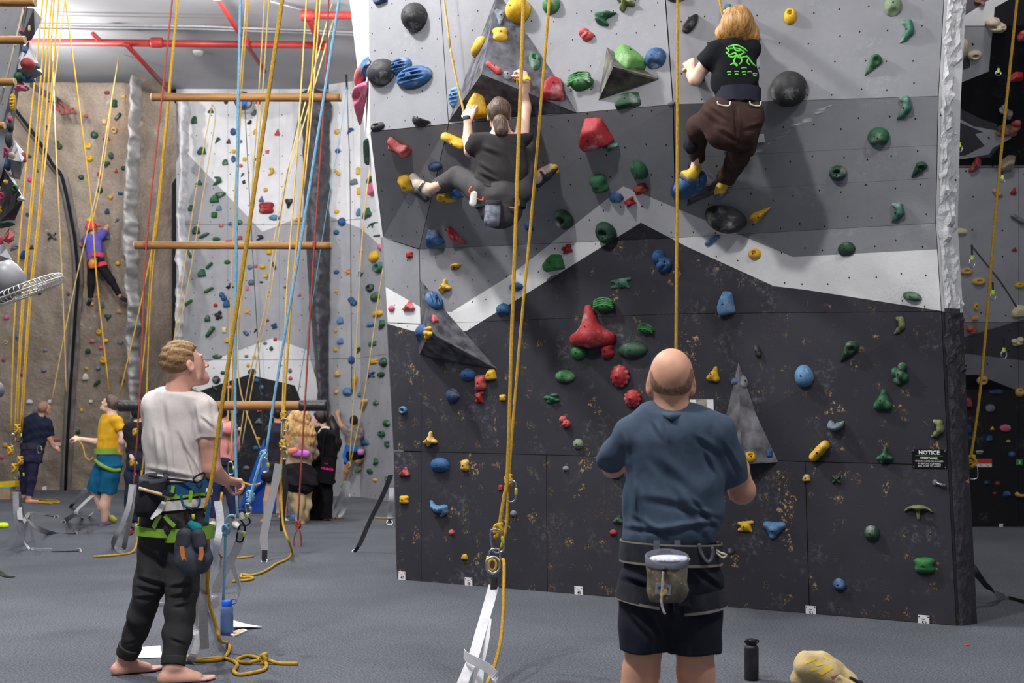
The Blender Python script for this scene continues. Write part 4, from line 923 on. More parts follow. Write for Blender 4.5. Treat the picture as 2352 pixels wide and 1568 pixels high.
for i, L_ in enumerate([[(98, 0), (54, 450), (32, 760), (25, 1000)], [(108, 0), (72, 450), (50, 700), (32, 1010)], [(119, 0), (77, 450), (54, 700), (38, 1000)], [(124, 0), (92, 450), (66, 700), (44, 1010)], [(135, 0), (97, 450), (70, 700), (50, 990)]]):
    rope(L_, 12.6 + .1 * i, ['leftmost', 'second', 'middle', 'fourth', 'rightmost'][i] + ' yellow strand of the rope bundle beside the left slab', group=G1, r=.0085)
rope([(149, 0), (118, 250), (96, 450)], 12.9, 'yellow rope slanting behind the bundle beside the left slab', M_ROPEP, r=.007)
rope([(121, 60), (126, 260), (134, 450), (147, 740), (152, 900)], 19.5, 'faded yellow rope hanging before the black crack', M_ROPEP, r=.009)
rope([(150, 0), (205, 430), (222, 640), (251, 900)], 16.4, 'yellow rope running down to the man in the yellow shirt', r=.010)
rope([(240, 330), (222, 440), (182, 610), (150, 757), (118, 925)], 20.6, 'faded yellow rope from the purple climber to the bald man', M_ROPEP, r=.009)
rope([(263, 180), (250, 290), (232, 420), (212, 510)], 21.4, 'thin brown rope above the climber in purple', M_ROPEP, r=.009, up=False)
for i, L_ in enumerate([[(409, 0), (385, 250), (367, 450), (352, 555), (316, 730), (275, 905)], [(410, 0), (387, 250), (369, 450), (357, 555), (345, 700), (333, 1000), (326, 1090)], [(407, 0), (383, 250), (364, 450), (350, 560), (336, 760), (321, 900)]]):
    rope(L_, 14.6 + .15 * i, ['left', 'right', 'middle'][i] + ' yellow strand of the rope trio left of the man in white', r=.009)
rope([(487, 240), (453, 420), (420, 640), (388, 860)], 21.8, 'left of two thin pale ropes on the far wall', M_ROPEP, r=.009, up=False)
rope([(488, 240), (494, 275), (466, 450), (434, 640), (404, 790)], 21.8, 'right of two thin pale ropes on the far wall', M_ROPEP, r=.009, up=False)
rope([(648, 0), (600, 330), (548, 680), (505, 960), (488, 1090), (472, 1170)], 6.35, 'thick double yellow rope reaching the belt of the man in white', r=.011)
rope([(566, 0), (552, 180), (541, 420), (532, 634), (525, 880), (523, 1040)], 15.5, 'yellow rope directly behind the blue rope', M_ROPEP, r=.009)
rope([(572, 0), (557, 180), (546, 420), (540, 640), (534, 880), (531, 1050)], 15.3, 'second yellow rope just behind the blue rope', r=.008)
rope([(608, 0), (592, 250), (578, 450), (566, 600), (548, 760), (536, 950), (530, 1060)], 14.8, 'left of the yellow pair right of the thick rope', M_ROPEP, r=.008)
rope([(618, 0), (600, 250), (582, 450), (567, 573), (547, 757), (553, 900), (598, 1030)], 14.6, 'right of the yellow pair, ending by the blue mat', M_ROPEP, r=.009)
rope([(704, 0), (690, 230), (675, 450), (664, 590), (657, 700), (650, 900), (646, 1010)], 12.4, 'yellow rope left of the pair by the red rope', M_ROPEP, r=.009)
rope([(729, 0), (712, 230), (694, 430), (680, 580), (670, 680), (655, 900), (652, 1000)], 12.0, 'yellow rope leading to the knots before the curly haired person', r=.011, knots=((651, 955, 14), (650, 1022, 17)))
rope([(736, 0), (718, 230), (699, 430)], 12.2, 'short yellow rope at the right of the pair', M_ROPEP, r=.008)
rope([(668, 360), (652, 420), (629, 558), (611, 695), (587, 802), (567, 900), (547, 1030)], 18.0, 'pale cream rope slanting over the far wall', M_ROPEP, r=.008)
rope([(676, 360), (659, 420), (637, 558), (619, 695), (596, 802), (577, 900), (556, 1020)], 18.2, 'second pale cream rope slanting over the far wall', M_ROPEP, r=.008)
rope([(562, 240), (574, 466), (586, 680), (599, 900), (604, 1000)], 21.6, 'thin black cord hanging down the far wall', M_BLKROPE, r=.007, up=False)
rope([(692, 240), (660, 400), (640, 520)], 22.2, 'thin grey cord high on the far wall', M_BLKROPE, r=.007, up=False)
rope([(860, 330), (845, 420), (830, 573), (813, 900), (803, 1060)], 17.6, 'left yellow rope above the climbing child', M_ROPEP, r=.009, knots=((802, 1068, 10),))
rope([(893, 560), (877, 634), (838, 900), (806, 1060)], 17.6, 'right yellow rope above the climbing child', M_ROPEP, r=.009)
rope([(797, 200), (778, 330), (761, 420), (724, 650), (685, 900)], 19, 'thin pale blue rope right of the rock pillar', mat('dull_blue_rope', (96, 138, 164), .85), r=.006, up=False)
rope([(797, 200), (801, 320), (804, 420), (808, 900)], 22, 'thin dark cord hanging right of the rock pillar', M_BLKROPE, r=.007, up=False)
rope([(795, 165), (797, 205)], 21.9, 'short dark chain at the top of the bright wall', M_BLKROPE, r=.02, up=False)
rope([(755, 0), (745, 223), (722, 563), (700, 932), (684, 1200)], LD - .06, 'red rope down the right of the hanging ladder', M_REDROPE, r=.010, knots=((685, 1205, 13),))
rope([(372, 223), (336, 563), (322, 890), (300, 1215)], LD - .06, 'red rope down the left of the hanging ladder', M_REDROPE, r=.010, knots=((300, 1222, 9),))
tag(tube('rope_loop', [P(x, y, LD - .1) for x, y in ((684, 1212), (676, 1232), (676, 1252), (690, 1254), (692, 1240), (688, 1214))], .009, M_REDROPE, seg=6, smooth_pts=3), 'red rope loop holding a steel link above the floor', 'rope')
# blue rope pair at the belay of the man in white
t = rope([(552, 0), (546, 300), (541, 700), (540, 950), (543, 1120), (546, 1190)], 6.9, 'blue rope hanging beside the hand of the man in white', M_BROPE, r=.0085)
rope([(779, 0), (738, 260), (690, 560), (640, 850), (611, 1040)], 7.3, 'slanting blue rope with knots by the blue mat', M_BROPE, r=.0085, knots=((606, 1046, 17), (575, 1138, 18)))
tag(tube('blue_rope_end', [P(x, y, 7.2) for x, y in ((611, 1040), (602, 1050), (592, 1080), (578, 1130), (573, 1155))], .0085, M_BROPE, smooth_pts=5), 'lower blue rope length between its two knots', 'rope')
tb = empty('rope_tail', P(515, 1375, 7.0), 'blue rope tail with a knot dropping behind the water bottle', 'rope')
tube('strand', [P(x, y, 7.0) for x, y in ((548, 1188), (530, 1184), (520, 1196), (518, 1230), (516, 1300), (513, 1378))], .0085, M_BROPE, tb, smooth_pts=5); knot(P(519, 1216, 7.0), 17 * 7 / F, .0085, M_BROPE, tb)
carabiner(P(608, 1068, 7.2), .045, .085, 'silver carabiner on the upper blue knot')
carabiner(P(560, 1188, 7.1), .05, .095, 'dark carabiner under the lower blue knot', m=M_DSTEEL, tilt=-25)
carabiner(P(553, 1225, 7.1), .045, .10, 'dark carabiner linking the grey anchor strap', m=M_DSTEEL, tilt=15)
tag(mesh_obj('belay_device', *box_geo(P(550, 1186, 6.95), V(.022, 0, .008), V(0, .018, 0), V(-.006, 0, .018)), mat('ivory_plastic', (214, 210, 190), .45)), 'ivory belay device clamped on the blue rope', 'belay device')
carabiner(P(570, 1168, 7.15), .03, .06, 'slim quickdraw link under the blue knot', tilt=-10, m=M_ALLOY)
# twin ropes before the main wall
rope([(1203, 0), (1187, 450), (1176, 760), (1166, 1080), (1158, 1140), (1146, 1215)], 6.6, 'left strand of the twin yellow ropes before the black wall', r=.0105, knots=((1145, 1218, 22),))
rope([(1262, 0), (1225, 450), (1196, 760), (1170, 1080), (1164, 1200), (1150, 1262)], 6.75, 'right strand of the twin yellow ropes before the black wall', r=.0085, knots=((1168, 1104, 19),))
tag(tube('rope_tail', [P(x, y, dd) for x, y, dd in ((1148, 1292, 6.55), (1156, 1285, 6.5), (1158, 1310, 6.45), (1155, 1420, 6.3), (1148, 1480, 6.2), (1135, 1530, 6.05), (1118, 1572, 5.9), (1105, 1610, 5.95))], .0095, M_ROPE, smooth_pts=5), 'yellow rope tail hanging beside the white anchor strap', 'rope')
carabiner(P(1174, 1128, 6.7), .06, .115, 'silver carabiner dangling from the upper yellow knot', tilt=8)
carabiner(P(1141, 1242, 6.55), .072, .125, 'silver carabiner under the lower yellow knot', tilt=-6)
carabiner(P(1134, 1288, 6.52), .075, .13, 'silver carabiner clipped to the white anchor strap', tilt=4, flip=-1)
t = empty('belay_ring', P(1133, 1296, 6.5), 'round silver belay ring at the head of the white strap', 'ring')
mesh_obj('ring', *tube_geo([P(1133, 1297, 6.5) + V(.036 * cos(a), .01 * sin(a), .042 * sin(a)) for a in [2 * pi * k / 20 for k in range(20)]], .008, 8, closed=True), M_ALLOY, t, smooth=True)
mesh_obj('rope_wrap', *tube_geo([P(1131, 1297, 6.5) + V(.02 * cos(a), -.004, .028 * sin(a)) for a in [2 * pi * k / 16 for k in range(16)]], .007, 8, closed=True), M_ROPE, t, smooth=True)
rope([(1020, 0), (1036, 120), (1064, 252), (1070, 275)], min(hit('main', 1030, 40)[0].y, hit('main', 1062, 240)[0].y) - .30, 'yellow rope rising from the dark clad climber', M_ROPEP, r=.0085)
# rope of the belayer in blue and the blond climber
rope([(1557, 0), (1556, 400), (1553, 800), (1552, 960)], 5.0, 'thick yellow rope rising straight above the bald head', r=.0065)
rope([(1650, 960), (1648, 1060), (1644, 1160), (1638, 1250)], 4.86, 'yellow brake strand beside the waist of the man in blue', r=.0060, up=False)
rope([(1653, 0), (1661, 42)], hit('main', 1660, 20)[0].y - .34, 'yellow rope above the blond climber', r=.008)
rope([(2336, 0), (2292, 430), (2255, 860), (2231, 1040), (2226, 1052)], 8.6, 'yellow rope slanting down past the torn right corner', r=.0105, knots=((2231, 1060, 19),))
t = empty('rope_tail', P(2195, 1110, 8.5), 'yellow rope end knotted to a wall hook at the right corner', 'rope')
tube('strand', [P(x, y, 8.5) for x, y in ((2228, 1048), (2216, 1052), (2202, 1076), (2186, 1106))], .0105, M_ROPE, t, smooth_pts=5); knot(P(2179, 1112, 8.45), 18 * 8.5 / F, .0105, M_ROPE, t)
tube('tail', [P(x, y, 8.42) for x, y in ((2186, 1106), (2194, 1112), (2201, 1121))], .011, M_ROPE, t, smooth_pts=4)
carabiner(P(2235, 1084, 8.6), .075, .10, 'silver carabiner hanging from the right corner rope', tilt=-8, flip=-1)
t = empty('wall_hook', hit('main', 2148, 1108)[0], 'steel hanger bolted to the black wall under the notice', 'hook')
mesh_obj('plate', *lathe_geo(hit('main', 2148, 1107)[0] + ND * .006, [(.018, -.008), (.018, .004), (.006, .006)], ND), M_ALLOY, t); tube('arm', [hit('main', 2149, 1109)[0] + ND * .01, P(2168, 1114, 8.1), P(2178, 1115, 8.4)], .008, M_ALLOY, t)
carabiner(P(2202, 1117, 8.55), .035, .075, 'small carabiner beside the knotted rope end', tilt=-20)
# quickdraws on the right wall
for i, (x, y, h_) in enumerate(((2203, 330, 36), (2292, 160, 26), (2305, 800, 46), (2232, 588, 52), (2280, 668, 40), (2302, 405, 26))):
    d0 = 13.3; t = empty('quickdraw', P(x, y, d0), ['quickdraw low on the dark top of the rightmost wall', 'quickdraw with a yellow gate on black paint', 'quickdraw on the dark stripe of the rightmost wall', 'quickdraw above three tan holds', 'quickdraw beside the slanting right rope', 'quickdraw under the large beige hold'][i], 'quickdraw')
    mesh_obj('sling', *ribbon_geo([P(x, y - h_ / 2, d0), P(x + 1, y + h_ * .05, d0)], .02, V(1, 0, 0), .004), mat('draw_sling', (30, 30, 34), .8), t)
    mesh_obj('carabiner_ring', *tube_geo([P(x + 1, y + h_ * .3, d0) + V(.03 * cos(a), 0, h_ * .22 * d0 / F * sin(a)) for a in [2 * pi * k / 14 for k in range(14)]], .006, 6, closed=True), M_ALLOY, t, smooth=True)
    mesh_obj('keeper', *lathe_geo(P(x + 1, y + h_ * .05, d0), [(.016, -.03), (.016, .02)], seg=8), mat('keeper_yellow', (190, 214, 40), .5), t)
tag(tube('sling_cord', [P(x, y, 13.9) for x, y in ((2232, 565), (2260, 600), (2300, 650), (2335, 705))], .010, M_BLKROPE, smooth_pts=4), 'dark cord slanting across the rightmost grey wall', 'cord')

# --- webbing straps
M_STRAP = mat('grey_webbing', (150, 150, 154), .8, .1, 90, bump=.2, bscale=300); M_STRAPW = mat('white_webbing', (206, 206, 212), .8, .08, 90, bump=.2, bscale=300); M_STRAPD = mat('black_webbing', (36, 36, 38), .8, .1, 90)
def strap(pts, label, width=.045, m=None, twist=0, d=None, end=None, side=None):
    """pts: (x, y, depth) or (x, y) on the floor"""
    w = []
    for p in pts:
        if len(p) == 2: q = PF(p[0], p[1]); q.z = .006
        else: q = P(*p)
        w.append(q)
    w = spline(w, 6); t = empty('anchor_strap', w[-1], label, 'strap')
    n = len(w); k = int(n * .86) if end else n
    mesh_obj('webbing', *ribbon_geo(w[:k], width, side or V(1, .25, 0), .0035, twist), m or M_STRAP, t)
    if end:
        mesh_obj('webbing_end', *ribbon_geo(w[k - 1:], width * .7, side or V(1, .25, 0), .006, 0), M_STRAPD, t)
        mesh_obj('clip', *tube_geo([w[-1] + V(.03 * cos(a), .012 * sin(a), .022 * sin(a)) for a in [2 * pi * j / 12 for j in range(12)]], .006, 6, closed=True), M_ALLOY, t, smooth=True)
    return t
strap([(36, 1130, 12.6), (38, 1190, 12.7), (48, 1232, 12.8), (70, 1262), (110, 1267), (180, 1266)], 'grey strap curling along the floor below the rope bundle', .06, M_STRAPW, 2.0, end=1)
strap([(40, 1130, 12.7), (52, 1180, 13.2), (82, 1210, 13.9), (120, 1226), (172, 1226)], 'grey strap lying flat behind the rope bundle', .065, M_STRAP, 2.6, end=1)
strap([(44, 1165, 12.7), (50, 1200, 12.8), (68, 1180), (95, 1182), (130, 1188)], 'short grey strap nearest the bald man in navy', .05, M_STRAP, 1.5, end=1)
strap([(200, 1122, 17), (182, 1142, 18), (162, 1164)], 'pale strap left of the man in yellow', .08, M_STRAPW, 0, end=1)
strap([(212, 1138, 16), (180, 1168, 15), (172, 1180, 14.6), (152, 1194), (146, 1200)], 'grey strap in front of the man in yellow', .06, M_STRAP, 1.0, end=1)
strap([(176, 1182, 14.6), (190, 1190), (205, 1185), (212, 1178, 14.9)], 'white strap loop on the floor near the man in yellow', .05, M_STRAPW, 1)
strap([(303, 1112, 12.8), (296, 1160, 12.7), (280, 1205, 12.7), (262, 1240, 12.8), (260, 1258), (276, 1270), (292, 1268)], 'grey strap loop hanging left of the man in white', .055, M_STRAP, 1.5)
strap([(308, 1112, 12.8), (300, 1180, 12.8), (288, 1240, 12.9), (284, 1262)], 'straight grey strap left of the man in white', .055, M_STRAP, .8)
strap([(640, 1065, 11.9), (632, 1110, 11.9), (620, 1160, 11.9), (606, 1230, 11.9), (608, 1258, 11.9), (607, 1288, 11.9)], 'wide grey strap hanging before the bare legged person', .075, M_STRAP, .3, end=1)
strap([(652, 1070, 12.3), (656, 1120, 12.3), (650, 1170, 12.3), (648, 1220, 12.3)], 'dark strap behind the wide grey strap', .05, M_STRAPD)
strap([(898, 1090, 12), (880, 1135, 12.2), (850, 1195, 12.5), (828, 1245, 12.7), (815, 1268)], 'taut dark grey strap left of the main wall', .05, mat('dusk_webbing', (96, 96, 100), .8), 0, end=1)
strap([(900, 1120, 11.6), (898, 1150, 11.6), (896, 1180, 11.7), (895, 1200, 11.7)], 'white strap hanging at the foot of the main wall', .045, M_STRAPW, 0, end=1)
strap([(797, 1105, 17), (788, 1130, 17.1), (776, 1158, 17.3), (762, 1190)], 'white strap left strand under the climbing child', .075, M_STRAPW, .6)
strap([(800, 1108, 17), (796, 1140, 17.1), (790, 1168, 17.3), (778, 1190)], 'white strap right strand under the climbing child', .06, M_STRAPW, .6)
strap([(474, 1300, 6.95), (470, 1340, 6.95), (466, 1400, 6.9), (470, 1490, 6.85)], 'grey strap hanging straight behind the leg of the man in white', .05, M_STRAP, 0)
strap([(452, 1310, 7.0), (448, 1370, 7.0), (446, 1440, 6.95), (456, 1460, 6.9), (444, 1505, 6.85), (430, 1522), (417, 1526)], 'pale grey strap loop ending beside the bare foot', .045, M_STRAPW, .8)
strap([(556, 1220, 7.1), (545, 1255, 7.15), (530, 1285, 7.2), (505, 1330, 7.25), (494, 1358, 7.3), (494, 1385, 7.4), (470, 1398), (440, 1398), (350, 1390)], 'grey anchor strap spreading from the blue rope to the floor', .05, M_STRAPW, 1.2)
strap([(556, 1222, 7.1), (545, 1260, 7.15), (534, 1290, 7.2), (545, 1330, 7.2), (550, 1350, 7.2), (543, 1372, 7.3)], 'thin strap tail looping right of the blue rope', .035, M_STRAPW, 1.5)
strap([(500, 1150, 9.6), (506, 1200, 9.6), (498, 1250, 9.6), (494, 1280, 9.8), (488, 1300, 9.9)], 'pale strap loop behind the hanging shoes', .06, M_STRAPW, 1.0)
t = strap([(1134, 1345, 6.5), (1124, 1382, 6.4), (1116, 1410, 6.3), (1104, 1450, 6.15), (1090, 1500, 6.0), (1072, 1545, 5.9), (1058, 1580, 5.85), (1048, 1605, 5.9)], 'white anchor strap in the centre foreground', .055, M_STRAPW, .5)
mesh_obj('sewn_end', *ribbon_geo([P(1136, 1326, 6.5), P(1133, 1356, 6.48)], .034, V(1, .25, 0), .012), M_STRAPD, t)
strap([(1118, 1420, 6.25), (1112, 1470, 6.1), (1102, 1520, 6.0), (1098, 1570, 5.9), (1096, 1615, 5.9)], 'second limb of the white anchor strap', .05, M_STRAPW, .4)
strap([(1066, 1500, 5.95), (1072, 1508, 5.9), (1095, 1520, 5.85), (1120, 1534, 5.82), (1140, 1556, 5.8), (1146, 1580, 5.85)], 'loose white strap loop across the centre anchor', .045, M_STRAPW, .2, side=V(0, .2, 1))
strap([(2212, 1258, 9.0), (2222, 1285, 9.0), (2240, 1312, 9.0), (2262, 1340, 9.05), (2285, 1362, 9.1), (2312, 1376), (2360, 1387)], 'grey strap swinging to the floor at the right edge', .06, mat('dusk_webbing', (96, 96, 100), .8), 2.2)
tag(tube('chain', [P(x, y, 8.9) for x, y in ((2206, 1202), (2209, 1230), (2211, 1262))], .012, M_DSTEEL, smooth_pts=4), 'steel chain holding the strap at the right corner', 'chain')
strap([(-20, 1308, 11), (0, 1316), (12, 1324), (30, 1326)], 'black strap end at the left edge of the floor', .05, M_STRAPD)
# rope lying on the floor
def floor_rope(pts, label, r, m=None, name='floor_rope'):
    w = [PF(p[0], p[1], r + (p[2] if len(p) > 2 else 0)) for p in pts]
    return tag(tube(name, w, r, m or M_ROPE, seg=8, smooth_pts=6), label, 'rope')
w_ = [P(474, 1178, 6.45), P(478, 1240, 6.7), P(477, 1300, 6.85), P(476, 1340, 6.9), P(480, 1380, 6.95), P(497, 1440, 6.9), P(505, 1470, 6.9)] + [PF(x, y, .012) for x, y in ((522, 1482), (527, 1495), (512, 1516), (480, 1522), (445, 1520), (428, 1510), (418, 1506))]
tag(tube('rope_tail', w_, .0105, M_ROPE, smooth_pts=6), 'yellow rope dropping to the floor by the bare foot', 'rope')
floor_rope([(446, 1520), (500, 1515), (530, 1519), (545, 1530), (537, 1545), (550, 1553), (580, 1549), (606, 1542), (612, 1530), (600, 1522, .012), (570, 1510), (548, 1516), (545, 1522), (570, 1526), (606, 1524, .014), (640, 1527), (684, 1528)], 'yellow rope coiled in loops on the floor', .0105)
mesh_c = knot(PF(606, 1525, .03), .04, .010, M_ROPE, None); tag(mesh_c, 'yellow knot in the coiled floor rope', 'knot'); mesh_c.name = 'rope_knot'
w_ = [P(648, 1040, 12), P(645, 1100, 12), P(650, 1200, 11.9), P(664, 1245, 11.8)] + [PF(x, y, .012) for x, y in ((670, 1270), (660, 1286), (635, 1297), (622, 1306), (600, 1318), (575, 1324), (556, 1322), (555, 1328), (575, 1328), (580, 1332), (560, 1336), (534, 1338))]
tag(tube('rope_tail', w_, .012, M_ROPE, smooth_pts=6), 'long yellow rope snaking over the floor to a loop', 'rope')
w_ = [P(510, 1130, 10), P(503, 1200, 10), P(499, 1250, 10)] + [PF(x, y, .012) for x, y in ((508, 1280), (540, 1284), (582, 1280))]
tag(tube('rope_tail', w_, .011, M_ROPE, smooth_pts=6), 'yellow rope tail bending on the floor past the shoes', 'rope')
w_ = [P(326, 1080, 13), P(322, 1130, 13), P(318, 1220, 12.9), P(312, 1255, 12.8)] + [PF(x, y, .012) for x, y in ((300, 1272), (270, 1277), (214, 1281))]
tag(tube('rope_tail', w_, .012, M_ROPE, smooth_pts=6), 'yellow rope tail lying left of the man in white', 'rope')
floor_rope([(80, 1148), (100, 1150), (130, 1152), (134, 1156), (100, 1154), (88, 1156), (120, 1158)], 'small yellow rope pile by the barefoot man in navy', .016)
floor_rope([(548, 1172), (570, 1168), (594, 1170)], 'short yellow rope piece near the blue mat', .012)
floor_rope([(758, 1188), (775, 1191), (790, 1190)], 'yellow rope end under the white strap', .012)
floor_rope([(862, 1190), (878, 1192), (904, 1191)], 'yellow rope end at the foot of the main wall', .012)
rope([(598, 1110), (580, 1114), (560, 1108), (545, 1100)], 12, 'slack yellow rope sagging before the blue mat', r=.011, up=False)
# hardware cluster at the bundle
for i, (x, y) in enumerate(((30, 1010), (42, 1000), (36, 1085), (48, 1090))):
    carabiner(P(x, y, 12.5), .06, .12, ['carabiner at the upper left of the rope bundle', 'carabiner at the upper right of the rope bundle', 'carabiner at the lower left of the rope bundle', 'carabiner at the lower right of the rope bundle'][i], m=M_DSTEEL if i % 2 else M_ALLOY)
for i, (x, y, s_) in enumerate(((40, 985, 14), (33, 1075, 14), (46, 1058, 13), (24, 1035, 13))):
    k = knot(P(x, y, 12.45), s_ * 12.4 / F, .010, M_ROPE, None); k.name = 'rope_knot'; tag(k, ['uppermost', 'lowest left', 'lowest right', 'left middle'][i] + ' yellow knot in the rope bundle', 'knot')
for i, (x, y) in enumerate(((653, 1040), (655, 975), (530, 1075))):
    carabiner(P(x, y, 11.9), .06, .12, ['carabiner under the knot before the curly haired person', 'carabiner above the knot before the curly haired person', 'carabiner beside the pink hooded person'][i])
for i, (x, y) in enumerate(((310, 992), (304, 1062))):
    k = knot(P(x, y, 13.2), 10 * 13 / F, .011, M_ROPE, None); k.name = 'rope_knot'; tag(k, ['upper', 'lower'][i] + ' yellow knot left of the man in white', 'knot')
# ------------------------------------------------------------------ slab, fan, signs and things on the floor
SLD = 7.2
t = empty('wall_slab', P(10, 200, SLD), 'grey slab of a climbing boulder at the left edge', 'slab')
tag(t, kind='structure')
M_SLAB = paint('slab_grey', (128, 129, 134), nutscale=9)
def prism(px_poly, d, thick, m, name, parent, back_scale=1.0):
    f = [P(x, y, d) for x, y in px_poly]; b = [P(x, y, d) + V(0, thick, 0) for x, y in px_poly]; n = len(f)
    fs = [tuple(range(n - 1, -1, -1)), tuple(range(n, 2 * n))] + [(i, (i + 1) % n, n + (i + 1) % n, n + i) for i in range(n)]
    return mesh_obj(name, f + b, fs, m, parent)
SLP = [(-200, -400), (95, -300), (62, -40), (54, 14), (36, 198), (23, 290), (16, 350), (3, 405), (-60, 520), (-200, 520)]
prism(SLP, SLD, .05, M_SLAB, 'slab_panel', t)
add_bvh('slab', [P(x, y, SLD) for x, y in SLP], [tuple(range(len(SLP)))])
tube('edge_cord', [P(95, -120, SLD - .1), P(55, 17, SLD - .1), P(0, 238, SLD - .1)], .007, M_CREAM, t)
for k, (x, y) in enumerate(((57, 13), (36, 100), (10, 197))): mesh_obj('cord_knot', *lathe_geo(P(x, y, SLD - .12), [(.008, -.012), (.014, 0), (.008, .012)], seg=8), M_CREAM, t)
M_VW = mat('volume_lit_white', (206, 206, 210), .8, .2, 9, detail=8, col2=(232, 232, 236)); M_VG = mat('volume_grey_and_shade', (122, 123, 128), .8, .3, 9, detail=8); M_VK = mat('volume_black_and_shade', (56, 55, 58), .8, .4, 9, detail=8)  # upper faces lighter, lower faces darker: shading put into the colours
def lump(tris, label, name='boulder_volume'):
    """closed faceted plywood volume through the given corner pixels and depths"""
    pts = []
    for q, m in tris:
        for p in q:
            if p not in pts: pts.append(p)
    cx_ = sum(p[0] for p in pts) / len(pts); cy_ = sum(p[1] for p in pts) / len(pts)
    bm = bmesh.new()
    for p in pts: bm.verts.new(P(*p)); bm.verts.new(P(cx_ + (p[0] - cx_) * .6, cy_ + (p[1] - cy_) * .6, SLD + .16))
    r = bmesh.ops.convex_hull(bm, input=bm.verts)
    for v in [v for v in bm.verts if not v.link_faces]: bm.verts.remove(v)
    bm.verts.index_update(); ms = []
    for _, m in tris:
        if m not in ms: ms.append(m)
    vs = [v.co.copy() for v in bm.verts]; fs = [tuple(v.index for v in f.verts) for f in bm.faces]; mi = []
    for f in bm.faces:
        px, py = proj(f.calc_center_median()); k = min(range(len(tris)), key=lambda i: (sum(p[0] for p in tris[i][0]) / len(tris[i][0]) - px) ** 2 + (sum(p[1] for p in tris[i][0]) / len(tris[i][0]) - py) ** 2); mi.append(ms.index(tris[k][1]))
    bm.free(); return tag(mesh_obj(name, vs, fs, None, mats=ms, midx=mi), label, 'volume')
D1, D2 = SLD + .02, SLD - .3
lump([([(56, 17, D1), (78, 20, D2), (97, 44, D1 + .1)], M_VG), ([(56, 17, D1), (97, 44, D1 + .1), (80, 78, D2)], M_VG), ([(56, 17, D1), (80, 78, D2), (44, 98, D1)], M_VK), ([(97, 44, D1 + .1), (72, 92, D1), (80, 78, D2)], M_VK), ([(80, 78, D2), (72, 92, D1), (44, 98, D1)], M_VK)], 'grey faceted volume below the topmost left log')
lump([([(66, 94, D1), (98, 168, D1), (70, 150, D2)], M_VW), ([(66, 94, D1), (70, 150, D2), (38, 160, D1), (40, 134, D1)], M_VW), ([(38, 160, D1), (70, 150, D2), (98, 168, D1), (96, 172, D1)], M_VG), ([(38, 160, D1), (96, 172, D1), (60, 190, D1)], M_VG)], 'white faceted volume with a red hold at the left edge')
lump([([(33, 320, D1), (60, 356, D1), (50, 372, D2)], M_VW), ([(33, 320, D1), (50, 372, D2), (18, 365, D1)], M_VW), ([(18, 365, D1), (50, 372, D2), (46, 412, D1), (30, 410, D1)], M_VG), ([(60, 356, D1), (46, 412, D1), (50, 372, D2)], M_VG)], 'pale faceted volume below the lowest left log')
lump([([(8, 385, D1), (30, 405, D1), (54, 455, D2)], M_VW), ([(8, 385, D1), (54, 455, D2), (6, 420, D1)], M_VW), ([(6, 420, D1), (54, 455, D2), (34, 505, D1), (-12, 520, D1)], M_VK), ([(54, 455, D2), (50, 470, D1), (34, 505, D1)], M_VK)], 'black faceted volume left of the yellow bundle')
lump([([(22, 523, D1), (34, 540, D1), (20, 548, D2)], mat('volume_red', (196, 74, 78), .7, .1)), ([(34, 540, D1), (32, 552, D1), (20, 548, D2)], MATS['volume_red']), ([(22, 523, D1), (20, 548, D2), (2, 550, D1)], MATS['volume_red']), ([(2, 550, D1), (20, 548, D2), (32, 552, D1), (20, 560, D1)], MATS['volume_red'])], 'small red faceted volume above the fan')
lump([([(0, 545, D1), (28, 596, D2), (-20, 580, D1)], M_VW), ([(-20, 580, D1), (28, 596, D2), (10, 602, D1), (-20, 612, D1)], M_VG)], 'grey wedge volume just above the fan')
ZS = 'on the left boulder'
add_holds('65 150 32 32 egg salmon; 52 66 12 16 slab pink; 62 112 12 16 slab blue', key='lump', zone=ZS, bolt=False, order='y', prot=.9) if False else None
def lhold(px, py, w_, h_, shape, color, d, lab, rot=0):
    me, zc = shape_mesh(shape); o = bpy.data.objects.new('boulder_hold', me); scn.collection.objects.link(o)
    s = d / F; R = Matrix.Rotation(pi / 2, 4, 'X'); o.matrix_basis = Matrix.Translation(P(px, py, d)) @ R @ Matrix.Rotation(radians(rot), 4, 'Z') @ Matrix.Diagonal((w_ * s / 2, h_ * s / 2, .45 * min(w_, h_) * s + .03, 1))
    o.material_slots[0].link = 'OBJECT'; o.material_slots[0].material = hold_mat(color); return tag(o, lab, 'hold', 'holds on the left boulder')
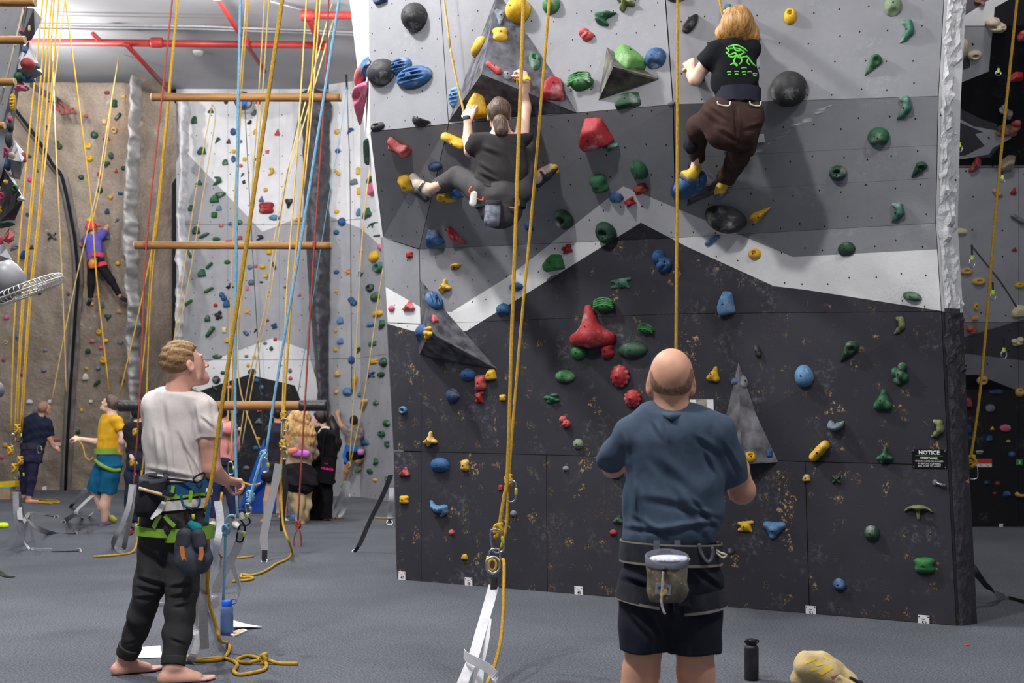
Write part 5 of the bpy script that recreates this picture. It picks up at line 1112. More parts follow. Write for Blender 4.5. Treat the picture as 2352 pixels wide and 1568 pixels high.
for a in ((65, 148, 34, 30, 'egg', 'salmon', D2, 'red rounded hold on the white volume at the left edge'), (46, 179, 24, 24, 'round', 'green', D1 - .06, 'round green hold under the white left volume'), (68, 182, 26, 18, 'slab', 'blue', D1 - .05, 'blue hold under the white left volume'), (49, 200, 28, 20, 'tri', 'pink', D1 - .04, 'pink hold under the white left volume'),
          (51, 70, 11, 18, 'slab', 'pink', D1 - .08, 'pink hold under the grey left volume'), (72, 68, 8, 18, 'slab', 'cream', D2 + .1, 'cream chip on the grey left volume'), (59, 114, 11, 16, 'slab', 'blue', D1 - .1, 'blue hold above the red left hold'), (87, 152, 12, 14, 'slab', 'slate', D2 + .12, 'slate hold beside the red left hold'), (62, 204, 13, 10, 'round', 'lgreen', D1, 'lime hold under the pink left hold'),
          (31, 236, 14, 42, 'ridged', 'yellow', D1 - .04, 'yellow ridged hold on the left slab edge'), (25, 275, 10, 16, 'jug', 'pink', D1 - .03, 'pink hold above two black left holds'), (25, 292, 14, 24, 'egg', 'black', D1 - .03, 'upper black hold on the left slab edge'), (22, 321, 16, 38, 'egg', 'black', D1 - .04, 'lower black hold on the left slab edge'), (29, 358, 14, 16, 'round', 'cream', D2 + .05, 'cream knob on the pale left volume'),
          (16, 352, 14, 26, 'tear', 'pink', D1 - .08, 'pink hold left of the cream knob'), (19, 378, 12, 32, 'egg', 'dblue', D1 - .1, 'dark blue hold on the pale left volume'), (56, 362, 11, 26, 'slab', 'salmon', D1 - .1, 'salmon hold on the tip of the pale left volume'), (15, 419, 8, 12, 'round', 'yellow', D2 + .1, 'yellow knob on the black left volume'), (36, 438, 15, 26, 'tear', 'green', D2 + .05, 'green hold on the black left volume'),
          (50, 455, 16, 14, 'tri', 'white', D2 - .02, 'white hold on the tip of the black left volume'), (5, 455, 12, 28, 'tear', 'pink', D1 - .12, 'pink hold on the flank of the black left volume'), (14, 516, 40, 26, 'bean', 'dgreen', D2 + .1, 'dark green curved hold under the black left volume', -20), (1, 482, 8, 18, 'cluster', 'yellow', D1 - .14, 'yellow knobbly hold beside the black left volume'), (2, 553, 12, 20, 'slab', 'pink', D1 - .1, 'pink hold beside the red left volume'), (0, 895, 22, 36, 'egg', 'grey', SLD, 'grey rounded hold at the left edge below the fan')):
    lhold(*a)
# --- wall fan seen from the side
FD = 6.4; M_FAN = mat('fan_grey', (150, 150, 156), .4, .06, spec=.5); M_WIRE = mat('fan_wire', (206, 204, 198), .4, .05, metal=.5)
fc = P(62, 664, FD); ax_ = V(.52, -.30, .80).normalized(); ax_ = V(.50, -.12, .86).normalized()
t = empty('wall_fan', P(0, 660, FD), 'grey wall fan with a pale wire cage at the left edge', 'fan')
mr = P(-40, 600, FD); mdir = (fc - P(22, 618, FD)).normalized(); mo = P(14, 605, FD)
mesh_obj('motor', *lathe_geo(P(-6, 618, FD), [(.06, 0), (.085, .02), (.088, .06), (.08, .125), (.03, .15)], (P(50, 664, FD) - P(4, 622, FD)).normalized(), seg=22), M_FAN, t, smooth=True)
mesh_obj('arm', *box_geo(P(-4, 670, FD), V(.05, 0, .02), V(0, .03, 0), V(-.02, 0, .06)), mat('fan_arm', (84, 84, 88), .5), t)
fdir = (P(90, 728, FD) - P(57, 655, FD)).normalized(); fn = V(fdir.x, 0, fdir.z).normalized(); _vd = (P(60, 666, FD) - CAM0).normalized(); fn = (fn - _vd * (fn.dot(_vd) + .04)).normalized()
fs1 = (P(136, 622, FD) - P(-10, 712, FD)).normalized(); fs1 = (fs1 - fn * fs1.dot(fn)).normalized(); fs2 = fn.cross(fs1)
cg = P(60, 666, FD); geos = []
RF = .20
for k in range(44):
    a = 2 * pi * k / 44; u = fs1 * cos(a) + fs2 * sin(a)
    pts = [cg - fn * .036 + u * .03, cg - fn * .032 + u * RF * .75, cg - fn * .02 + u * RF * .97, cg + u * RF, cg + fn * .02 + u * RF * .97, cg + fn * .032 + u * RF * .75, cg + fn * .036 + u * .03]
    geos.append(tube_geo(spline(pts, 3), .0022, 5))
mesh_obj('wire_cage', *merge(*geos), M_WIRE, t, smooth=True)
for off, rr in ((-.03, .8), (0, 1.0), (.03, .8)): mesh_obj('cage_ring', *tube_geo([cg + fn * off + (fs1 * cos(a) + fs2 * sin(a)) * RF * rr for a in [2 * pi * k / 40 for k in range(40)]], .0035, 6, closed=True), M_WIRE, t, smooth=True)
for k in range(3):
    a0 = 2 * pi * k / 3; bp_ = []
    for i in range(6):
        a = a0 + i * .16; u = fs1 * cos(a) + fs2 * sin(a); bp_ += [cg + u * .03 + fn * (i - 2.5) * .004, cg + u * (RF * .9) + fn * (i - 2.5) * .004]
    mesh_obj('blade', bp_, [(2 * i, 2 * i + 1, 2 * i + 3, 2 * i + 2) for i in range(5)], M_FAN, t, smooth=True)

# --- signs and number plates
M_SIGN = mat('white_plate', (228, 228, 230), .5, .03); M_INK = mat('black_ink', (24, 24, 26), .6); M_NOTICE = mat('black_plate', (10, 12, 14), .35, .05); M_LET = mat('white_lettering', (232, 232, 232), .5, .02)
M_GLINE = mat('green_line', (120, 190, 80), .5, .02); M_REDP = mat('red_print', (206, 60, 48), .5, .03)
def frame_at(key, px, py):
    l, nn = hit(key, px, py); tu = V(0, 0, 1).cross(nn).normalized()
    if tu.x < 0: tu = -tu
    tv = nn.cross(tu); tv = tv if tv.z > 0 else -tv
    return l, nn, tu, tv
def plate(key, px, py, wm, hm, m, label, name='number_plate', cat='sign', thick=.003, group=None):
    l, nn, tu, tv = frame_at(key, px, py); t = empty(name, l, label, cat, group)
    mesh_obj('plate', *box_geo(l + nn * (thick + .002), tu * wm / 2, tv * hm / 2, nn * thick), m, t)
    return t, l + nn * (2 * thick + .0025), nn, tu, tv
def write(t, c, tu, tv, s, size, dx, dy, m, bold=0, spacing=1.0): mesh_obj('lettering', *text_geo(s, size, c + tu * dx + tv * dy, tu, tv, .0006, bold=bold, spacing=spacing), m, t)
for n, x, y in ((47, 924, 1322), (48, 1077, 1336), (49, 1330, 1357), (50, 1590, 1379), (51, 1863, 1403), (52, 2122, 1425)):
    t, c, nn, tu, tv = plate('main', x, y, .074, .076, M_SIGN, 'white number plate %s of six along the black wall foot' % {47: 'leftmost, first', 48: 'second from left', 49: 'third from left', 50: 'fourth from left, mostly hidden,', 51: 'fifth from left', 52: 'rightmost, sixth'}[n])
    write(t, c, tu, tv, str(n), .034, .004, -.014, M_INK, .0006)
    write(t, c, tu, tv, 'ROPE', .009, 0, .012, M_REDP if n < 50 else M_INK)
    for sx in (-1, 1): mesh_obj('tack', *lathe_geo(c + tu * sx * .03 + tv * .028, [(.005, -.001), (.004, .002)], nn, seg=8), M_INK, t)
l, nn, tu, tv = frame_at('main', 2135, 1053); dd = l.y
t, c, nn, tu, tv = plate('main', 2135, 1053, .225, .128, M_NOTICE, 'black notice sign about the steep wall, at the right edge', 'notice_sign')
write(t, c, tu, tv, 'NOTICE', .036, 0, .042, M_LET, .0012, 1.05)
mesh_obj('rule', *box_geo(c + tv * .021, tu * .09, tv * .0016, nn * .0006), M_GLINE, t)
write(t, c, tu, tv, 'STEEP WALL', .021, 0, .004, M_LET, .0006); write(t, c, tu, tv, 'ENSURE ROPE IS HOOKED', .0155, 0, -.016, M_LET); write(t, c, tu, tv, 'IN BEFORE CLIMBING', .0155, 0, -.033, M_LET); write(t, c, tu, tv, 'ASK STAFF TO ASSIST', .0155, 0, -.050, M_LET)
for sx in (-1, 1):
    for sy in (-1, 1): mesh_obj('screw', *lathe_geo(c + tu * sx * .103 + tv * sy * .055, [(.006, -.001), (.004, .003)], nn, seg=8), M_ALLOY, t)
t, c, nn, tu, tv = plate('right', 2249, 1042, .125, .10, M_NOTICE, 'small black notice on the foot of the rightmost wall', 'notice_sign')
write(t, c, tu, tv, 'NOTICE', .026, 0, .032, M_LET, .001); write(t, c, tu, tv, 'STEEP WALL', .015, 0, .008, M_LET)
t, c, nn, tu, tv = plate('right', 2260, 1063, .20, .105, M_SIGN, 'red and white sign below the small black notice', 'warning_sign')
mesh_obj('red_field', *box_geo(c + tv * .022, tu * .10, tv * .03, nn * .0006), M_REDP, t)
mesh_obj('mark', *box_geo(c - tu * .045 - tv * .03, (tu * .5 + tv).normalized() * .015, (tv * .5 - tu).normalized() * .004, nn * .0006), mat('blue_print', (70, 90, 190), .5), t); mesh_obj('mark', *box_geo(c + tu * .045 - tv * .03, (tu - tv).normalized() * .018, (tv + tu).normalized() * .004, nn * .0006), mat('green_print', (50, 130, 70), .5), t)
t, c, nn, tu, tv = plate('right', 2341, 1061, .085, .075, mat('green_plate', (42, 138, 68), .5), 'green number two plate on the rightmost wall'); write(t, c, tu, tv, '2', .06, 0, 0, M_LET, .002)
plate('right', 2299, 1209, .05, .05, M_SIGN, 'white plate at the foot of the rightmost wall')
t, c, nn, tu, tv = plate('main', 1613, 946, .19, .185, M_SIGN, 'white sheet with a grey photo pinned beside the bald head', 'paper_sheet', 'paper')
mesh_obj('printed_photo', *box_geo(c, tu * .042, tv * .092, nn * .0006), mat('grey_print', (120, 118, 108), .6, .4, 30, col2=(176, 172, 158), detail=8), t)
t, c, nn, tu, tv = plate('main', 1747, 317, .05, .055, M_SIGN, 'round white tag on the wall below the blond climber', 'round_tag', 'tag')
t, c, nn, tu, tv = plate('rock', 129, 1015, .2, .145, M_SIGN, 'red and white sign on the brown rock wall', 'warning_sign'); mesh_obj('red_field', *box_geo(c + tv * .035, tu * .10, tv * .033, nn * .0008), M_REDP, t)
t, c, nn, tu, tv = plate('back', 622, 1018, .24, .12, M_SIGN, 'red and white sign behind the blue mat', 'warning_sign'); mesh_obj('red_field', *box_geo(c + tv * .03, tu * .12, tv * .03, nn * .0008), M_REDP, t)
for i, (x, y, k) in enumerate(((596, 1141, 'back'), (800, 1142, 'backr'), (102, 1124, 'rock'))): plate(k, x, y - 3, .085, .085, M_SIGN, ['white plate below the blue mat', 'white plate below the climbing child', 'white plate by the barefoot man in navy'][i])
# round blue lamp-like drum under the top log
t = empty('auto_belay', hit('back', 565, 248)[0], 'round blue and silver drum high on the far wall', 'drum')
c = P(565, 243, 22.4); mesh_obj('drum', *lathe_geo(c, [(.16, .3), (.17, 0), (.13, -.01)], V(0, -1, .12), seg=20), M_ALLOY, t, smooth=True) ; mesh_obj('face', *lathe_geo(c + V(0, -.33, .03), [(.12, 0), (.12, .02)], V(0, -1, .12), seg=20), mat('drum_blue', (40, 110, 220), .4), t)

# --- floor things
M_BOT = bpy.data.materials.new('blue_bottle_plastic'); M_BOT.use_nodes = True
_b = M_BOT.node_tree.nodes['Principled BSDF']; _b.inputs['Transmission Weight'].default_value = .75; _b.inputs['Roughness'].default_value = .12; _b.inputs['IOR'].default_value = 1.2
_n = M_BOT.node_tree.nodes.new('ShaderNodeTexNoise'); _n.inputs['Scale'].default_value = 5; _r = M_BOT.node_tree.nodes.new('ShaderNodeValToRGB'); _r.color_ramp.elements[0].color = S(120, 150, 205); _r.color_ramp.elements[1].color = S(165, 190, 232)
M_BOT.node_tree.links.new(_n.outputs[0], _r.inputs[0]); M_BOT.node_tree.links.new(_r.outputs[0], _b.inputs['Base Color'])
bp = PF(521, 1457); s = bp.y / F
t = empty('water_bottle', bp, 'translucent blue water bottle standing on the carpet', 'bottle')
mesh_obj('bottle', *lathe_geo(bp, [(.030, 0), (.040, .004), (.0415, .03), (.0415, .12), (.040, .14), (.0415, .16), (.040, .172), (.034, .18), (.030, .186), (.028, .19)], seg=28), M_BOT, t, smooth=True)
mesh_obj('water', *lathe_geo(bp, [(.036, .006), (.0385, .03), (.0385, .115), (.037, .136)], seg=24), mat('bottle_water', (120, 140, 172), .15, .1), t, smooth=True)
M_CAPB = mat('blue_cap', (28, 92, 214), .4, .06)
mesh_obj('cap', *lathe_geo(bp, [(.032, .183), (.034, .186), (.034, .215), (.030, .220)], seg=24), M_CAPB, t, smooth=True)
tube('cap_strap', [bp + V(.02, 0, .218), bp + V(.045, -.01, .228), bp + V(.062, -.01, .222), bp + V(.06, -.01, .205), bp + V(.036, 0, .195)], .0035, M_CAPB, t, smooth_pts=4)
bp = PF(1726, 1561); t = empty('water_bottle', bp, 'black steel water bottle standing on the carpet at right', 'bottle'); M_BLKB = mat('black_bottle', (26, 30, 36), .45, .3, 18, detail=7)
mesh_obj('body', *lathe_geo(bp, [(.034, 0), (.037, .004), (.0375, .02), (.0375, .165), (.035, .176), (.028, .184), (.025, .188)], seg=28), M_BLKB, t, smooth=True)
mesh_obj('lid', *lathe_geo(bp, [(.026, .188), (.029, .190), (.029, .212), (.026, .216)], seg=24), mat('black_lid', (20, 20, 22), .35), t, smooth=True)
tube('handle_loop', [bp + V(.029, 0, .196), bp + V(.036, -.005, .200), bp + V(.034, -.012, .209), bp + V(.026, -.018, .214), bp + V(-.026, -.018, .214), bp + V(-.034, -.012, .209), bp + V(-.036, -.005, .200), bp + V(-.029, 0, .196)], .003, MATS['black_lid'], t, smooth_pts=3)
for sx in (-1, 1): mesh_obj('hinge', *lathe_geo(bp + V(sx * .030, 0, .198), [(.004, -.003), (.004, .006)], V(sx, 0, 0), seg=8), M_ALLOY, t)
# canvas bag slumped on the floor
bd = floor_d(1575); bc = PF(1895, 1572); M_CANVAS = mat('canvas_cream', (206, 184, 134), .9, .08, 6, bump=.35, bscale=40)
def bpt(x, y, dd=0): return P(x, y, bd + dd)
t = empty('canvas_bag', bc, 'cream canvas tote bag slumped on the carpet', 'bag')
sdf_obj('bag_body', [cone(bpt(1852, 1530), bpt(1905, 1545), .068, .062, .04), cone(bpt(1850, 1508), bpt(1885, 1512), .025, .03, .04), cone(bpt(1905, 1545), bpt(1950, 1568), .06, .045, .04), cone(bpt(1838, 1558, .05), bpt(1920, 1566, .05), .05, .05, .04), cone(bpt(1860, 1512, .04), bpt(1915, 1530, .04), .03, .035, .05), cutp((0, 0, .003), (0, 0, -1))], .006, M_CANVAS, t, wr=.010, wfreq=(1, 1, 1), seed=3)
sdf_obj('bag_fold', [cone(bpt(1928, 1562, -.06), bpt(1950, 1580, -.06), .03, .04, .02), ell(bpt(1926, 1566, -.09), (.022, .02, .03), k=.01, sub=True), cutp((0, 0, .003), (0, 0, -1))], .006, M_CANVAS, t, wr=.006, seed=5)
def patch(name, quad, dd, m, parent, th=.004): 
    q = [bpt(x, y, dd) for x, y in quad]; return mesh_obj(name, q + [p + V(0, th, 0) for p in q], [(0, 1, 2, 3), (7, 6, 5, 4), (0, 4, 5, 1), (1, 5, 6, 2), (2, 6, 7, 3), (3, 7, 4, 0)], m, parent)
# print on the bag follows its surface
def drape(name, body, quad, d_from, m, parent, n=6, lift=.002):
    bt = BVHTree.FromPolygons([body.matrix_basis @ v.co + (Vector(body.parent.location) * 0) for v in body.data.vertices], [tuple(p.vertices) for p in body.data.polygons])
    vs, ok = [], True
    for j in range(n + 1):
        for i in range(n + 1):
            u, v = i / n, j / n; a = [Vector(q) for q in quad]; p = a[0].lerp(a[1], u).lerp(a[3].lerp(a[2], u), v)
            d = (P(p.x, p.y, 10) - CAM0).normalized(); l, nn, _, _ = bt.ray_cast(CAM0, d)
            if l is None: l = vs[-1] if vs else P(p.x, p.y, d_from); vs.append(l.copy()); continue
            if nn.dot(d) > 0: nn = -nn
            vs.append(l + nn * lift)
    fs = [(j * (n + 1) + i, j * (n + 1) + i + 1, (j + 1) * (n + 1) + i + 1, (j + 1) * (n + 1) + i) for j in range(n) for i in range(n)]
    return mesh_obj(name, vs, fs, m, parent, smooth=True)
bag_body = t.children[0]; M_YPR = mat('yellow_print', (236, 200, 74), .8, .05)
for q in ([(1846, 1520), (1872, 1510), (1876, 1514), (1850, 1525)], [(1868, 1522), (1884, 1518), (1892, 1526), (1876, 1530)], [(1888, 1504), (1904, 1512), (1906, 1518), (1892, 1510)], [(1858, 1536), (1872, 1532), (1876, 1538), (1862, 1542)], [(1876, 1544), (1902, 1528), (1916, 1534), (1888, 1550)]): drape('print', bag_body, [(x, y, 0) for x, y in q], bd, M_YPR, t)
drape('pink_label', bag_body, [(1908, 1554, 0), (1925, 1549, 0), (1925, 1554, 0), (1911, 1558, 0)], bd, mat('pink_print', (196, 92, 128), .8), t)
sdf_obj('navy_strap', [cone(bpt(1955, 1556, -.04), bpt(1976, 1568, -.04), .012, .014, .01, q=.5, n=(0, 0, 1)), cone(bpt(1976, 1568, -.04), bpt(1972, 1580, -.04), .014, .012, .01)], .004, mat('navy_fabric', (34, 42, 66), .8), t)
# papers
M_PAPER = mat('white_paper', (240, 240, 240), .7, .03)
q = [PF(312, 1489, .004), PF(368, 1484, .004), PF(374, 1511, .004), PF(315, 1513, .004)]
tag(mesh_obj('paper_sheet', q + [p + V(0, 0, .002) for p in q], [(3, 2, 1, 0), (4, 5, 6, 7), (0, 1, 5, 4), (1, 2, 6, 5), (2, 3, 7, 6), (3, 0, 4, 7)], M_PAPER), 'white folded sheet lying between the bare feet', 'paper')
t = empty('booklet', PF(545, 1458), 'small printed booklet under a bent sheet beside the blue bottle', 'booklet')
q = [PF(523, 1456, .002), PF(558, 1446, .002), PF(568, 1450, .002), PF(537, 1463, .002)]
mesh_obj('pages', q + [p + V(0, 0, .008) for p in q], [(3, 2, 1, 0), (4, 5, 6, 7), (0, 1, 5, 4), (1, 2, 6, 5), (2, 3, 7, 6), (3, 0, 4, 7)], M_PAPER, t)
q2 = [p.lerp(sum(q, Vector()) / 4, .25) + V(0, 0, .0092) for p in q]; mesh_obj('cover_print', q2, [(0, 1, 2, 3)], mat('booklet_print', (200, 90, 120), .6, .5, 40, col2=(230, 200, 120)), t)
n = 8; vs = []
for i in range(n + 1):
    u = i / n; h_ = .004 + .028 * (1 - u) ** 1.5; a = PF(535 + 66 * u, 1437 + 5 * u, 0); b = PF(534 + 67 * u, 1450 - 7 * u, 0); a.z = h_ + .006; b.z = h_ * .5 + .012; vs += [a, b]
fs = [(2 * i, 2 * i + 2, 2 * i + 3, 2 * i + 1) for i in range(n)]
o = mesh_obj('paper_sheet', vs, fs, M_PAPER, smooth=True); md = o.modifiers.new('thickness', 'SOLIDIFY'); md.thickness = .0015; tag(o, 'bent white sheet lying behind the blue bottle', 'paper')
c = PF(2222, 1483, .005); tag(mesh_obj('orange_clip', *tube_geo([c + V(-.011, 0, 0), c + V(-.009, 0, .002), c + V(.009, 0, .002), c + V(.011, 0, 0)], [.003, .005, .005, .003], 8), mat('orange_plastic', (226, 84, 36), .5)), 'tiny orange plastic stick on the right carpet', 'stick')
# blue wedge mat, yellow and teal box, lime cloth
M_BLUEM = mat('blue_vinyl', (24, 76, 168), .45, .12, 4, bump=.1, bscale=10)
t = empty('folded_mat', P(600, 1140, 18), 'upright blue vinyl mat folded to a point before the black patch', 'mat'); t.location.z = 0
d0 = 18.2; a, b, c = P(606, 1008, d0), P(546, 1128, d0), P(632, 1080, d0); e = P(650, 1126, d0)
def slabtri(name, pts, th, m, parent):
    k = len(pts); q = pts + [p + V(0, th, 0) for p in pts]; return mesh_obj(name, q, [tuple(range(k)), tuple(range(2 * k - 1, k - 1, -1))] + [(i, k + i, k + (i + 1) % k, (i + 1) % k) for i in range(k)], m, parent)
bb = P(546, 1128, d0); ee = P(660, 1124, d0); bb.z = .02; ee.z = .02
slabtri('front_leaf', [a, bb, P(596, 1112, d0 - .1)], .06, M_BLUEM, t); slabtri('side_leaf', [a, P(596, 1112, d0 - .1), P(640, 1085, d0), P(632, 1060, d0)], .06, mat('blue_vinyl_inner', (30, 88, 186), .45), t); slabtri('base_leaf', [bb, P(596, 1112, d0 - .1), P(640, 1085, d0), ee], .1, M_BLUEM, t)
c = PF(8, 1146); t = empty('storage_box', c, 'cardboard box with yellow and teal lids at the left edge', 'box')
mesh_obj('carton', *box_geo(c + V(0, .1, .09), V(.12, 0, 0), V(0, .12, 0), V(0, 0, .09)), mat('carton', (176, 150, 120), .8), t); mesh_obj('teal_lid', *box_geo(c + V(0, .1, .195), V(.125, 0, 0), V(0, .12, 0), V(0, 0, .016)), mat('teal_plastic', (90, 170, 190), .5), t); mesh_obj('yellow_lid', *box_geo(c + V(.02, .2, .26), V(.16, 0, .01), V(0, .14, 0), V(0, 0, .05)), mat('yellow_plastic', (226, 190, 30), .5), t)
c = PF(6, 1212); tag(sdf_obj('hi_vis_cloth', [ell(c + V(-.05, 0, .03), (.10, .08, .05)), ell(c + V(.02, 0, .02), (.06, .05, .04)), cutp((0, 0, .003), (0, 0, -1))], .012, mat('lime_cloth', (206, 232, 20), .7), None, wr=.012), 'crumpled lime yellow cloth on the floor at the left edge', 'cloth')
label_holds()
# ------------------------------------------------------------------ people
def A(v): return np.array(v, float)
def chain(D, pts, k=.02, q=1.0, cap=0, n=(0, 1, 0)):
    """pts: (x px, y px, depth offset m, radius px)"""
    out = []
    for i, (a, b) in enumerate(zip(pts, pts[1:])):
        pa, pb = P(a[0], a[1], D + a[2]), P(b[0], b[1], D + b[2])
        c = (cap & 1 if i == len(pts) - 2 else 0) | (cap & 2 if i == 0 else 0)
        out.append(cone(pa, pb, a[3] * D / F, b[3] * D / F, k, q, n, c))
    return out
def frame(f, u):
    f = Vector(f).normalized(); u = Vector(u); u = (u - f * u.dot(f)).normalized(); return f.cross(u), f, u      # right, forward, up
def head_prims(c, f, u, s=1.0, ear=True):
    r, f, u = frame(f, u); c = Vector(c); L = lambda x, y, z: c + (r * x + f * y + u * z) * s
    rot = np.array([[r[i], f[i], u[i]] for i in range(3)])
    pr = [ell(L(0, -.012, .028), A((.076, .096, .086)) * s, rot), ell(L(0, .022, -.035), A((.061, .074, .080)) * s, rot, .03),
          cone(L(-.03, .02, -.082), L(0, .075, -.098), .026 * s, .022 * s, .03), cone(L(.03, .02, -.082), L(0, .075, -.098), .026 * s, .022 * s, .03),
          cone(L(0, .090, .012), L(0, .116, -.036), .008 * s, .012 * s, .008), ell(L(-.012, .104, -.040), A((.008, .010, .008)) * s, rot, .006), ell(L(.012, .104, -.040), A((.008, .010, .008)) * s, rot, .006),
          cone(L(-.034, .086, .020), L(.034, .086, .020), .010 * s, .010 * s, .012),
          ell(L(-.032, .098, .002), A((.014, .012, .008)) * s, rot, .008, True), ell(L(.032, .098, .002), A((.014, .012, .008)) * s, rot, .008, True),
          ell(L(-.030, .086, .002), A((.012, .010, .010)) * s, rot, .003), ell(L(.030, .086, .002), A((.012, .010, .010)) * s, rot, .003),
          cone(L(-.020, .090, -.068), L(.020, .090, -.068), .007 * s, .007 * s, .006), cone(L(-.016, .089, -.078), L(.016, .089, -.078), .007 * s, .007 * s, .006)]
    if ear:
        for sx in (-1, 1):
            pr += [ell(L(sx * .079, -.006, -.014), A((.010, .020, .032)) * s, rot, .006), ell(L(sx * .088, -.002, -.010), A((.006, .011, .018)) * s, rot, .004, True)]
    return pr
def hair_prims(c, f, u, s=1.0, t=.008, front=(.052, .045), low=-.055, extra=()):
    r, f, u = frame(f, u); c = Vector(c); L = lambda x, y, z: c + (r * x + f * y + u * z) * s
    rot = np.array([[r[i], f[i], u[i]] for i in range(3)])
    return [ell(L(0, -.012, .028), A((.076 + t, .096 + t, .086 + t)) * s, rot)] + list(extra) + [cutp(L(0, front[0], front[1]), (f * .75 - u * .66), .006), cutp(L(0, 0, low), (-u * .94 + f * .34), .008)]
def hand_prims(w, fd, pd, s=1.0, curl=.6, thumb=1, spread=1.0):
    """wrist w, finger direction fd, palm direction pd"""
    fd = Vector(fd).normalized(); pd = Vector(pd); pd = (pd - fd * pd.dot(fd)).normalized(); sd = fd.cross(pd) * thumb; w = Vector(w)
    out = []
    for i, (ln, off) in enumerate(((.92, -1.5), (1.05, -.5), (1.0, .5), (.80, 1.5))):
        k0 = w + fd * .078 * s - sd * off * .021 * s * spread
        out.append(cone(w - sd * off * .010 * s, k0, .016 * s, .0125 * s, .012))
        a = 0; p = k0; d = fd
        for j, l in enumerate((.043, .029, .021)):
            a += curl * (1.0, 1.1, .7)[j]; d = fd * cos(a) + pd * sin(a); qn = p + d * l * ln * s
            out.append(cone(p, qn, (.0095, .0085, .0078)[j] * s, (.0085, .0078, .0068)[j] * s, .004)); p = qn
    b = w + fd * .018 * s + sd * .020 * s
    m1 = b + (sd * .75 + fd * .55 + pd * .35).normalized() * .042 * s; m2 = m1 + (fd * .8 + sd * .15 + pd * .6 * (.4 + curl)).normalized() * .032 * s; m3 = m2 + (fd * .7 - sd * .2 + pd * .6 * (.4 + curl)).normalized() * .024 * s
    out += [cone(b, m1, .014 * s, .012 * s, .010), cone(m1, m2, .0105 * s, .0095 * s, .004), cone(m2, m3, .0095 * s, .008 * s, .004)]
    return out
def foot_prims(ankle, heel, toe, s=1.0, side=1):
    ankle, heel, toe = Vector(ankle), Vector(heel), Vector(toe); d = (toe - heel).normalized(); w = d.cross(V(0, 0, 1)) * side
    ball = heel.lerp(toe, .66)
    out = [cone(ankle, heel + V(0, 0, .032 * s), .034 * s, .030 * s, .03), cone(ankle, ball + V(0, 0, .022 * s), .030 * s, .022 * s, .03), cone(heel + V(0, 0, .022 * s), ball + V(0, 0, .018 * s) + w * .016 * s, .026 * s, .022 * s, .03), cone(heel + V(0, 0, .022 * s), ball + V(0, 0, .016 * s) - w * .020 * s, .024 * s, .019 * s, .03)]
    for i, (o_, l, r_) in enumerate(((.028, 1.0, .0135), (.008, 1.0, .0095), (-.008, .95, .009), (-.022, .88, .0085), (-.034, .80, .008))):
        b = ball + w * o_ * s * .9 + V(0, 0, .014 * s); e = heel + d * (toe - heel).length * l + w * o_ * s * 1.05 + V(0, 0, .011 * s)
        out.append(cone(b, e, r_ * 1.15 * s, r_ * s, .005))
    return out + [cutp((0, 0, .002), (0, 0, -1), .004)]
def skin_mat(n, c): return mat(n, c, .5, .07, 14, bump=.06, bscale=160, spec=.35)
def cloth(n, c, var=.08, rough=.9, scale=14, bump=.8): return mat(n, c, rough, var, scale, bump=bump, bscale=11, spec=.15, stretch=(1, 1, .7))
SK1 = skin_mat('skin_warm', (214, 160, 132)); SK2 = skin_mat('skin_rosy', (222, 168, 148)); SK3 = skin_mat('skin_tan', (186, 136, 108)); SK4 = skin_mat('skin_pale', (226, 186, 164))
M_HBR = mat('hair_brown', (60, 44, 34), .45, .5, 60, bump=.7, bscale=150, detail=8, col2=(112, 90, 74), stretch=(1, 1, .15), spec=.5); M_HBL = mat('hair_blond', (128, 82, 38), .45, .45, 60, bump=.7, bscale=140, detail=8, col2=(206, 156, 88), stretch=(1, 1, .12), spec=.5); M_HSB = mat('hair_sandy', (112, 84, 56), .65, .4, 90, bump=.6, bscale=240, detail=9, col2=(176, 142, 98)); M_HDK = mat('hair_dark', (30, 24, 22), .45, .5, 50, bump=.2, bscale=60, stretch=(1, 1, .2))
M_STUB = mat('hair_stubble', (118, 90, 72), .85, .4, 90, detail=8, col2=(170, 128, 104))
def band(name, D, x, y, rx, ry_m, wpx, m, parent, tilt=0, thick=.004, dd=0, roll=0):
    """belt around a body: centre pixel, half width px, half depth m, height px"""
    ax = Matrix.Rotation(radians(tilt), 3, 'Y') @ (Matrix.Rotation(radians(roll), 3, 'X') @ V(0, 0, 1))
    return mesh_obj(name, *ring_geo(P(x, y, D + dd), ax, V(1, 0, 0), rx * D / F, ry_m, wpx * D / F, thick, 56), m, parent, smooth=False)

def surf_line(name, body, pts, r, m, parent):
    bt = BVHTree.FromPolygons([body.matrix_basis @ v.co for v in body.data.vertices], [tuple(p.vertices) for p in body.data.polygons]); out = []
    for x, y in pts:
        l, nn, _, _ = bt.ray_cast(CAM0, (P(x, y, 10) - CAM0).normalized())
        if l is not None: out.append(l + V(0, -.002, 0))
    return tube(name, spline(out, 4), r, m, parent, seg=6) if len(out) > 1 else None
